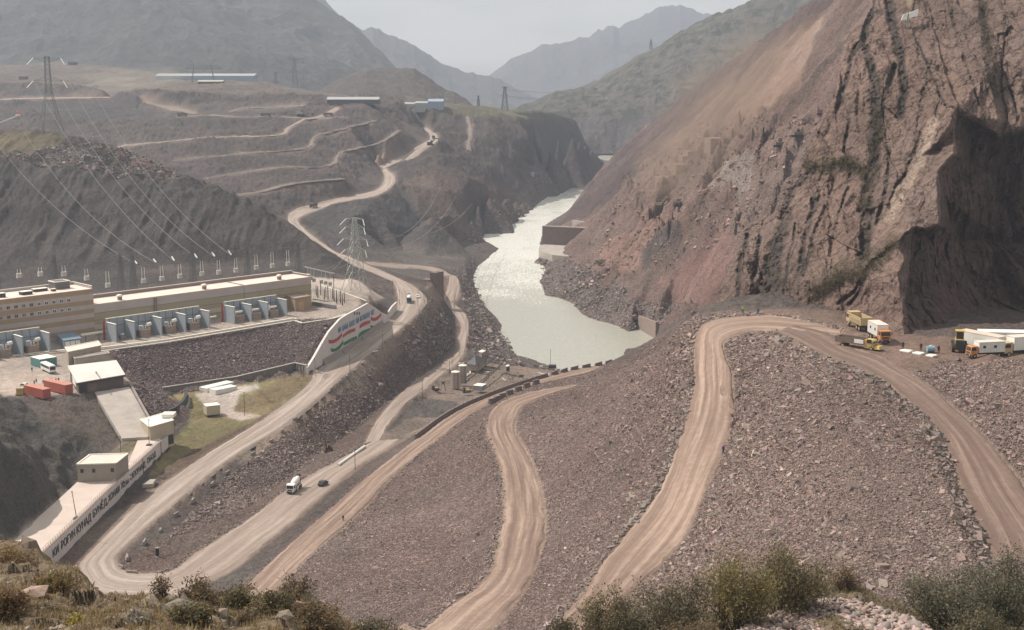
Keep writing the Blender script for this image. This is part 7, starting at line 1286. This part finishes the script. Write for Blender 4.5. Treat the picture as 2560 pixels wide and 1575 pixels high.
# stones lining the outer edges of the haul roads
def edge_stones(E, n, off, label, seed, r0=.24):
    s = np.r_[0, np.cumsum(np.linalg.norm(np.diff(E, axis=0), axis=1))]; t = rg0.uniform(0, s[-1], n); p = np.stack([np.interp(t, s, E[:, k]) for k in range(3)], -1); p[:, :2] += rg0.normal(0, .55, (n, 2)); p[:, 0] += off; p[:, 2] = [hgt(a, b)+.1 for a, b in p[:, :2]]; r = np.clip(r0*np.exp(rg0.normal(0, .4, n)), .1, .9); return stones('rubble', p, r, (.21, .17, .155), label, seed, flat=.75)
edge_stones(ROADS['R5'][0], 2000, -.9, 'line of stones heaped along the left edge of the steep dirt road', 31); edge_stones(ROADS['R4'][0], 900, -.8, 'line of stones along the left edge of the S-bend dirt road', 32, .2); edge_stones(ROADS['R6'][0], 1600, -.9, 'line of bigger stones along the left edge of the right-hand dirt road', 33, .30); edge_stones(ROADS['R3'][1], 1000, .9, 'line of small stones along the lower edge of the long dirt road', 34, .17); edge_stones(ROADS['R2'][0], 900, -.8, 'loose stones along the upper edge of the grey lower road', 35, .18)
# ---------------------------------------------------------------- near ground under the viewpoint
def near_sheet(name, ctrl, top, x0, x1, y1, col, col2, seed, step=2.2, amp=1.0, ext=()):
    xs = np.arange(x0, x1, step*1.3); ts = np.linspace(0, 1, int((y1-min(q[1] for q in top))/step)); yt = np.interp(xs, [q[0] for q in top], [q[1] for q in top]); X_, T_ = np.meshgrid(xs, ts); Y_ = yt[None]*(1-T_)+y1*T_
    ctrl = list(ctrl)+ext; gx_ = np.arange(x0-20, x1+20, 10.); gy_ = np.arange(min(q[1] for q in top)-60, y1+30, 10.); dd_, cv = tin([(a, b) for a, b, d in ctrl], [d for a, b, d in ctrl], gx_, gy_, .01, .01); dg = blur(dd_[..., 0], 2)
    fi = np.clip((X_-gx_[0])/10, 0, len(gx_)-1.01); fj = np.clip((Y_-gy_[0])/10, 0, len(gy_)-1.01); i = fi.astype(int); j = fj.astype(int); a = fi-i; b = fj-j; d = (dg[j, i]*(1-a)+dg[j, i+1]*a)*(1-b)+(dg[j+1, i]*(1-a)+dg[j+1, i+1]*a)*b
    x, y, z = w3(X_, Y_, d); e = np.clip(T_*7, .15, 1); z = z+e*amp*(fbm(x/5, y/5, o=5, s=seed, g=.55)*1.5+facet(x/2.2, y/2.2, seed, 1., 1.)*.30+fbm(x/.7, y/.7, o=3, s=seed+5)*.16)
    mk = np.clip(fbm(x/3.5, y/3.5, o=5, s=seed+2)*2.2+.4, 0, 1)[..., None]; c = np.array(col)*(1-mk)+np.array(col2)*mk
    bx = np.r_[x[0][None]*1.03, x[0][None]*1.02, x]; by = np.r_[y[0][None]*1.10, y[0][None]*1.05, y]; bz = np.r_[z[0][None]-9, z[0][None]-2.5, z]; c = np.r_[c[:1], c[:1], c]
    o = npmesh(name, np.stack([bx, by, bz], -1).reshape(-1, 3), gridfaces(*bx.shape), NM, attrs={'alb': np.clip(c, .01, 1).reshape(-1, 3), 'rub': np.full(bx.size, .2)}); tag(o, kind='structure'); return x, y, z, d
NM = terrain_mat('near_soil', 2.6)
NL = near_sheet('near_bank', [(-150,1300,100),(0,1352,96),(90,1372,92),(200,1430,86),(245,1482,80),(380,1492,78),(600,1500,76),(740,1490,78),(860,1560,72),(960,1600,68),(1050,1640,66),(-150,1500,66),(0,1500,64),(200,1520,62),(400,1560,60),(700,1570,60),(1050,1700,52),(-150,1720,42),(200,1720,42),(600,1720,44),(1050,1760,46)],
  [(-140,1345),(0,1350),(60,1353),(92,1368),(98,1392),(130,1408),(185,1412),(205,1440),(235,1478),(262,1500),(290,1492),(380,1487),(480,1500),(560,1492),(640,1502),(700,1482),(745,1490),(800,1520),(860,1548),(930,1572),(1040,1590)], -140, 1040, 1720, (.16, .125, .085), (.22, .17, .125), 61, ext=[(-400,1200,112),(1400,1450,80),(-400,2000,36),(1500,2000,40)])
NR = near_sheet('near_bank', [(1350,1600,84),(1560,1572,88),(1850,1500,92),(2050,1452,96),(2180,1468,96),(2330,1540,94),(2480,1480,94),(2620,1440,96),(2750,1440,96),(1350,1720,70),(1800,1720,66),(2100,1720,62),(2400,1720,64),(2750,1720,66),(2100,1560,82)],
  [(1350,1610),(1480,1590),(1560,1572),(1700,1545),(1850,1505),(1960,1478),(2020,1455),(2100,1450),(2150,1456),(2195,1488),(2260,1512),(2340,1560),(2420,1520),(2500,1470),(2560,1450),(2740,1430)], 1350, 2740, 1720, (.13, .105, .075), (.19, .155, .115), 71, ext=[(1100,1400,100),(3100,1330,100),(1100,2000,56),(3100,2000,56)])
def on_near(S, px, py): 
    x, y, z, d = S; a, b = proj(x, y, z); k = np.argmin((a-px)**2+(b-py)**2); return np.array([x.flat[k], y.flat[k], z.flat[k]])
# heap of rounded slabs at the bottom right
hp_ = [(1800,1600),(1850,1568),(1900,1542),(1960,1522),(2010,1505),(2060,1492),(2110,1494),(2170,1505),(2230,1525),(2290,1548),(2340,1580),(2360,1620)]
n = 7000; px_ = rg0.uniform(1790, 2370, n*3); py_ = rg0.uniform(1492, 1700, n*3); ok = py_ > np.interp(px_, [p[0] for p in hp_], [p[1] for p in hp_])+4; px_, py_ = px_[ok][:n], py_[ok][:n]
d_ = 89-(py_-1490)*.105+rg0.normal(0, .25, len(px_)); xx, yy_, zz_ = w3(px_, py_, d_)
stones('stone_heap', np.stack([xx, yy_, zz_], -1), np.clip(.20*np.exp(rg0.normal(0, .45, len(px_))), .10, .62), (.30, .235, .215), 'heap of flat pinkish stones at the bottom right edge', 77, flat=.5, cube=False, smooth=True, tone=.2)
x, y, z, d = NL; m = (rg0.random(x.size) < .012); p = np.stack([x.ravel()[m], y.ravel()[m], z.ravel()[m]], -1); stones('boulders', p, np.clip(.13*np.exp(rg0.normal(0, .7, len(p))), .04, .8), (.24, .195, .16), 'loose stones on the near scrubby bank, bottom left', 78, flat=.7, cube=False)
# ---------------------------------------------------------------- shrubs and dry grass
def leaf_mat(name, c0, c1):
    m = bpy.data.materials.new(name); t, b = nodes(m); a = N(t, 'ShaderNodeAttribute', attribute_name='alb'); t.links.new(a.outputs['Color'], b.inputs['Base Color']); b.inputs['Roughness'].default_value = .8; b.inputs['Specular IOR Level'].default_value = .1
    tr = N(t, 'ShaderNodeBsdfTranslucent'); t.links.new(a.outputs['Color'], tr.inputs[0]); mxs = N(t, 'ShaderNodeMixShader', i={0: .3}); out = [q for q in t.nodes if q.type == 'OUTPUT_MATERIAL'][0]; t.links.new(b.outputs[0], mxs.inputs[1]); t.links.new(tr.outputs[0], mxs.inputs[2]); t.links.new(mxs.outputs[0], out.inputs[0]); return m
LM = leaf_mat('leaf', 0, 0); BKM = mat('bark', (.10, .075, .055), .9, .2, 4.)
def shrub(label, S, px, py, wpx, hpx, col, seed, leaves=5000, stems=26, kind='shrub', twig=False, ls=.085):
    r = np.random.default_rng(seed); b0 = on_near(S, px, py); k = b0[1]/F; R = wpx*k/2; H = hpx*k; o = thing(kind, label, kind, Vector(b0), 0, 'shrubs on the near bank'); st = MB(); tips = []
    for i in range(stems):
        a = r.uniform(0, 6.283); q = r.uniform(0, 1)**.6; hx = H*(1-.5*q*q)*r.uniform(.5, 1.12); e = np.array([math.cos(a)*R*q, math.sin(a)*R*q*.8, hx]); s = np.array([r.normal(0, .12*R), r.normal(0, .12*R), -.3]); c = s*.55+e*.45+np.array([0, 0, H*.12]); prev = s; rr = .05*H/4+.012
        pts_ = [(1-t)**2*s+2*t*(1-t)*c+t*t*e for t in np.linspace(0, 1, 6)]
        for u, v in zip(pts_[:-1], pts_[1:]): st.tube(u, v, rr, rr*.72, 5, cap=False); rr *= .72
        tips += [pts_[j]+(pts_[j+1]-pts_[j])*r.random() for j in (2, 3, 4, 4, 4) for _ in range(2)]
        for _ in range(4): u = pts_[r.integers(2, 5)]; v = u+r.normal(0, 1, 3)*[R*.16, R*.16, H*.12]+[0, 0, H*.06]; st.tube(u, v, rr*1.1, rr*.4, 4, cap=False); tips.append(v); tips.append((u+v)/2)
    st.build('trunk', BKM, o); tips = np.array(tips); n = leaves; n = int(n*.8); base = tips[r.integers(0, len(tips), n)]; p = base+r.normal(0, 1, (n, 3))*[R*.10+.04, R*.10+.04, H*.075+.04]; p[:, 2] = np.maximum(p[:, 2], .05)
    ax = r.normal(0, 1, (n, 3)); ax /= np.linalg.norm(ax, axis=1)[:, None]; ay = np.cross(ax, r.normal(0, 1, (n, 3))); ay /= np.linalg.norm(ay, axis=1)[:, None]; sz = ls*r.uniform(.6, 1.5, n)[:, None]; q = np.stack([p-ax*sz, p+ay*sz*.42, p+ax*sz, p-ay*sz*.42], 1)
    clump = vn(p[:, 0]*1.3+seed, p[:, 1]*1.3, p[:, 2]*1.3)[:, None]; c = np.array(col)*(1+.32*clump+r.normal(0, .16, (n, 1)))*(1+r.normal(0, .05, (n, 3))); c = np.where(r.random((n, 1)) < .12, c*[1.5, 1.2, .9], c)
    cr_ = npmesh('crown', q.reshape(-1, 3), np.arange(n*4).reshape(-1, 4), LM, o, smooth=False, attrs={'alb': np.clip(np.repeat(c, 4, 0), .01, 1)}); return o
G1 = (.150, .130, .078); G2 = (.130, .118, .078); G3 = (.19, .165, .08); G4 = (.18, .138, .09); G5 = (.138, .135, .098)
for a in [('olive shrub at the bottom edge left of the steep road\'s foot', NR, 1530, 1600, 210, 140, G1, 1, 8000), ('small olive shrub hugging the bottom edge, leftmost of the right group', NR, 1400, 1622, 150, 75, G2, 2, 3500), ('wide dark green shrub right of the steep road\'s foot', NR, 1690, 1620, 310, 195, G2, 3, 13000), ('tall yellow-green shrub in the middle of the right group', NR, 1830, 1590, 290, 215, G3, 4, 12000),
    ('tallest round olive shrub above the stone heap', NR, 1965, 1545, 270, 215, G1, 5, 14000), ('low brown-green shrub between the two big right shrubs at the bottom', NR, 1740, 1650, 220, 110, G4, 6, 4500), ('dry brownish shrub right of the tallest round one', NR, 2110, 1470, 110, 65, G4, 7, 1800), ('broad grey-green bush in the bottom right corner, its left half', NR, 2390, 1590, 320, 205, G5, 8, 15000),
    ('broad grey-green bush in the bottom right corner, its right half', NR, 2520, 1585, 300, 225, G5, 9, 14000), ('thin bush at the right picture edge, bottom corner', NR, 2610, 1560, 140, 150, G3, 10, 5000), ('low dark bush before the grey-green corner bushes', NR, 2460, 1650, 240, 120, G2, 11, 6000)]: shrub(*a)
for a in [('thin drooping dry tree beside the hairpin road', NL, 405, 1500, 80, 85, G4, 12, 700, 14, 'shrub'), ('leafy brown-green shrub right of the thin dry tree', NL, 500, 1512, 120, 75, G4, 13, 2600), ('olive shrub above the near bank at centre left', NL, 600, 1520, 120, 70, G1, 14, 2800), ('sparse dry shrub at the right end of the near bank', NL, 745, 1505, 110, 90, G4, 15, 1200, 18), ('low olive shrub at the foot of the sparse dry one', NL, 690, 1530, 130, 60, G1, 16, 2600),
    ('wide low brown shrub at the bottom edge, centre left', NL, 800, 1590, 220, 80, G4, 17, 5000), ('dark low shrub at the bottom edge left of the S-bend road', NL, 930, 1610, 190, 60, G2, 18, 4200), ('grey-white dry shrub on the near bank below the hairpin', NL, 345, 1560, 60, 45, (.30, .28, .24), 19, 1600), ('yellow-green tuft shrub at the bottom left, near the dark rock', NL, 195, 1572, 60, 40, (.26, .23, .05), 20, 900),
    ('olive shrub in the middle of the near bank', NL, 480, 1560, 140, 60, G1, 21, 3400), ('brown shrub right of the bare earth on the near bank', NL, 610, 1580, 160, 60, G4, 22, 3600), ('tawny dry shrub on the knoll at the left picture edge', NL, 30, 1420, 120, 60, (.22, .16, .09), 23, 3000), ('tawny low shrub below the left knoll', NL, 150, 1480, 140, 50, (.20, .155, .08), 24, 3000), ('rust-brown low shrub at the left picture edge, near the corner', NL, 20, 1540, 140, 70, (.19, .13, .075), 25, 3200)]: shrub(*a)
def tufts(S, n, seed, col, label, lo, hi):
    r = np.random.default_rng(seed); x, y, z, d = S; k = r.integers(0, x.size, n); w = vn(x.flat[k]/3, y.flat[k]/3)+r.normal(0, .3, n); k = k[w > -.1]; P0 = np.stack([x.ravel()[k], y.ravel()[k], z.ravel()[k]], -1); m = 9; P1 = np.repeat(P0, m, 0)+r.normal(0, .10, (len(P0)*m, 3))*[1, 1, 0]; h = r.uniform(lo, hi, len(P1)); ln_ = r.normal(0, .35, (len(P1), 2)); tip = P1+np.c_[ln_*h[:, None], h]; wd_ = np.c_[r.normal(0, .02, (len(P1), 2)), np.zeros(len(P1))]
    q = np.stack([P1-wd_, P1+wd_, tip], 1); c = np.array(col)*(1+r.normal(0, .25, (len(P1), 1))); return tag(npmesh('grass', q.reshape(-1, 3), np.arange(len(P1)*3).reshape(-1, 3), LM, smooth=False, attrs={'alb': np.clip(np.repeat(c, 3, 0), .01, 1)}), label, 'grass', kind='stuff')
tufts(NL, 5500, 3, (.30, .23, .13), 'dry yellow grass tufts on the near bank, bottom left', .12, .42); tufts(NR, 6000, 4, (.22, .17, .09), 'dry grass tufts on the near bank, bottom right', .10, .35)
# scrub on the cliff ledges
def ledge(label, pts_, seed, n):
    r = np.random.default_rng(seed); P_ = []
    for _ in range(n): i = r.integers(0, len(pts_)-1); t = r.random(); a, b = pts_[i], pts_[i+1]; px, py = a[0]+(b[0]-a[0])*t+r.normal(0, 9), a[1]+(b[1]-a[1])*t+r.normal(0, 9); q = cliffpt(px, py); P_.append((q.x, q.y+.3, q.z, r.uniform(.25, .9)))
    P_ = np.array(P_); m = 26; c = np.repeat(P_, m, 0); p = c[:, :3]+r.normal(0, .5, (len(c), 3))*c[:, 3:]; ax = r.normal(0, 1, (len(p), 3)); ax /= np.linalg.norm(ax, axis=1)[:, None]; ay = np.cross(ax, r.normal(0, 1, (len(p), 3))); ay /= np.linalg.norm(ay, axis=1)[:, None]; sz = .16; q = np.stack([p-ax*sz, p+ay*sz*.5, p+ax*sz, p-ay*sz*.5], 1)
    col_ = np.array((.125, .102, .068))*(1+r.normal(0, .3, (len(p), 1))); return tag(npmesh('scrub', q.reshape(-1, 3), np.arange(len(p)*4).reshape(-1, 4), LM, smooth=False, attrs={'alb': np.clip(np.repeat(col_, 4, 0), .01, 1)}), label, 'scrub', kind='stuff')
ledge('brown scrub growing along the diagonal ledges of the cliff', [(2240,600),(2190,660),(2140,690),(2100,690),(2060,720),(2030,745)], 5, 260); ledge('scrub in the long dark gullies of the upper cliff', [(2200,210),(2190,300),(2198,350),(2184,414),(2166,473),(2150,526)], 6, 130); ledge('scrub on the upper right cliff gully', [(2454,0),(2465,70),(2471,123),(2475,180),(2492,238)], 7, 90); ledge('scrub on the shoulder below the excavators', [(2010,410),(2060,425),(2110,400),(2170,430)], 8, 110)
# ---------------------------------------------------------------- drifting dust
def dust(name, label, a, b, r, dens, col, seed, sc=.02):
    a = Vector(a); b = Vector(b); L = (b-a).length/2; m = bpy.data.materials.new(name); m.use_nodes = True; t = m.node_tree
    for n in list(t.nodes):
        if n.type != 'OUTPUT_MATERIAL': t.nodes.remove(n)
    pv = N(t, 'ShaderNodeVolumePrincipled'); pv.inputs['Color'].default_value = (*col, 1); pv.inputs['Anisotropy'].default_value = .3
    tcn = N(t, 'ShaderNodeTexCoord'); g = N(t, 'ShaderNodeVectorMath', operation='LENGTH'); t.links.new(tcn.outputs['Object'], g.inputs[0])
    fr = N(t, 'ShaderNodeMapRange', i={1: .15, 2: 1.0, 3: 1., 4: 0.}); t.links.new(g.outputs['Value'], fr.inputs[0]); mp_ = N(t, 'ShaderNodeMapping', i={'Scale': (2.2, 2.2, 3.5), 'Location': (seed, 0, 0)}); t.links.new(tcn.outputs['Object'], mp_.inputs[0])
    nz_ = N(t, 'ShaderNodeTexNoise', i={'Scale': 1.0, 'Detail': 3, 'Roughness': .6}); t.links.new(mp_.outputs[0], nz_.inputs['Vector']); nr_ = N(t, 'ShaderNodeMapRange', i={1: .38, 2: .72, 3: 0., 4: 1.}); t.links.new(nz_.outputs[0], nr_.inputs[0])
    mu = N(t, 'ShaderNodeMath', operation='MULTIPLY'); t.links.new(fr.outputs[0], mu.inputs[0]); t.links.new(nr_.outputs[0], mu.inputs[1]); m2 = N(t, 'ShaderNodeMath', operation='MULTIPLY', i={1: dens}); t.links.new(mu.outputs[0], m2.inputs[0]); t.links.new(m2.outputs[0], pv.inputs['Density'])
    t.links.new(pv.outputs[0], [n for n in t.nodes if n.type == 'OUTPUT_MATERIAL'][0].inputs['Volume'])
    me = bpy.data.meshes.new(name); bm = bmesh.new(); bmesh.ops.create_icosphere(bm, subdivisions=3, radius=1.0); bm.to_mesh(me); bm.free(); me.materials.append(m); o = bpy.data.objects.new(name, me); COL.objects.link(o); o.location = (a+b)/2; o.rotation_euler = (b-a).to_track_quat('X', 'Z').to_euler(); o.scale = (L, r, r*.7); return tag(o, label, 'dust', kind='stuff')
dust('dust_cloud', 'brown dust drifting down the upper right slope beside the cliff', Pd(1610, 470, 900), Pd(2090, 40, 850), 62, .030, (.82, .62, .50), 1)
dust('dust_cloud', 'brown dust hanging over the tan concrete benches', Pd(1560, 500, 880), Pd(1800, 330, 860), 36, .05, (.82, .62, .50), 4)
dust('dust_cloud', 'pale dust trail blowing over the left plateau road', Pd(150, 235, 1750), Pd(480, 190, 1850), 40, .035, (.85, .78, .68), 7)
# ---------------------------------------------------------------- haze
hm = bpy.data.materials.new('haze'); hm.use_nodes = True; t = hm.node_tree
for n in list(t.nodes):
    if n.type != 'OUTPUT_MATERIAL': t.nodes.remove(n)
pv = N(t, 'ShaderNodeVolumePrincipled'); pv.inputs['Color'].default_value = (.70, .80, 1., 1); pv.inputs['Density'].default_value = .000125; pv.inputs['Anisotropy'].default_value = .25
t.links.new(pv.outputs[0], [n for n in t.nodes if n.type == 'OUTPUT_MATERIAL'][0].inputs['Volume'])
hb = [(-6000, -400, -12), (6000, -400, -12), (6000, 9800, -12), (-6000, 9800, -12), (-6000, -400, 1150), (6000, -400, 1150), (6000, 9800, 1150), (-6000, 9800, 1150)]
hz = npmesh('haze', hb, [(0, 3, 2, 1), (4, 5, 6, 7), (0, 1, 5, 4), (1, 2, 6, 5), (2, 3, 7, 6), (3, 0, 4, 7)], hm, smooth=False); tag(hz, kind='stuff')
hz['label'] = 'pale blue dusty haze filling the whole valley air'; hz['category'] = 'haze'
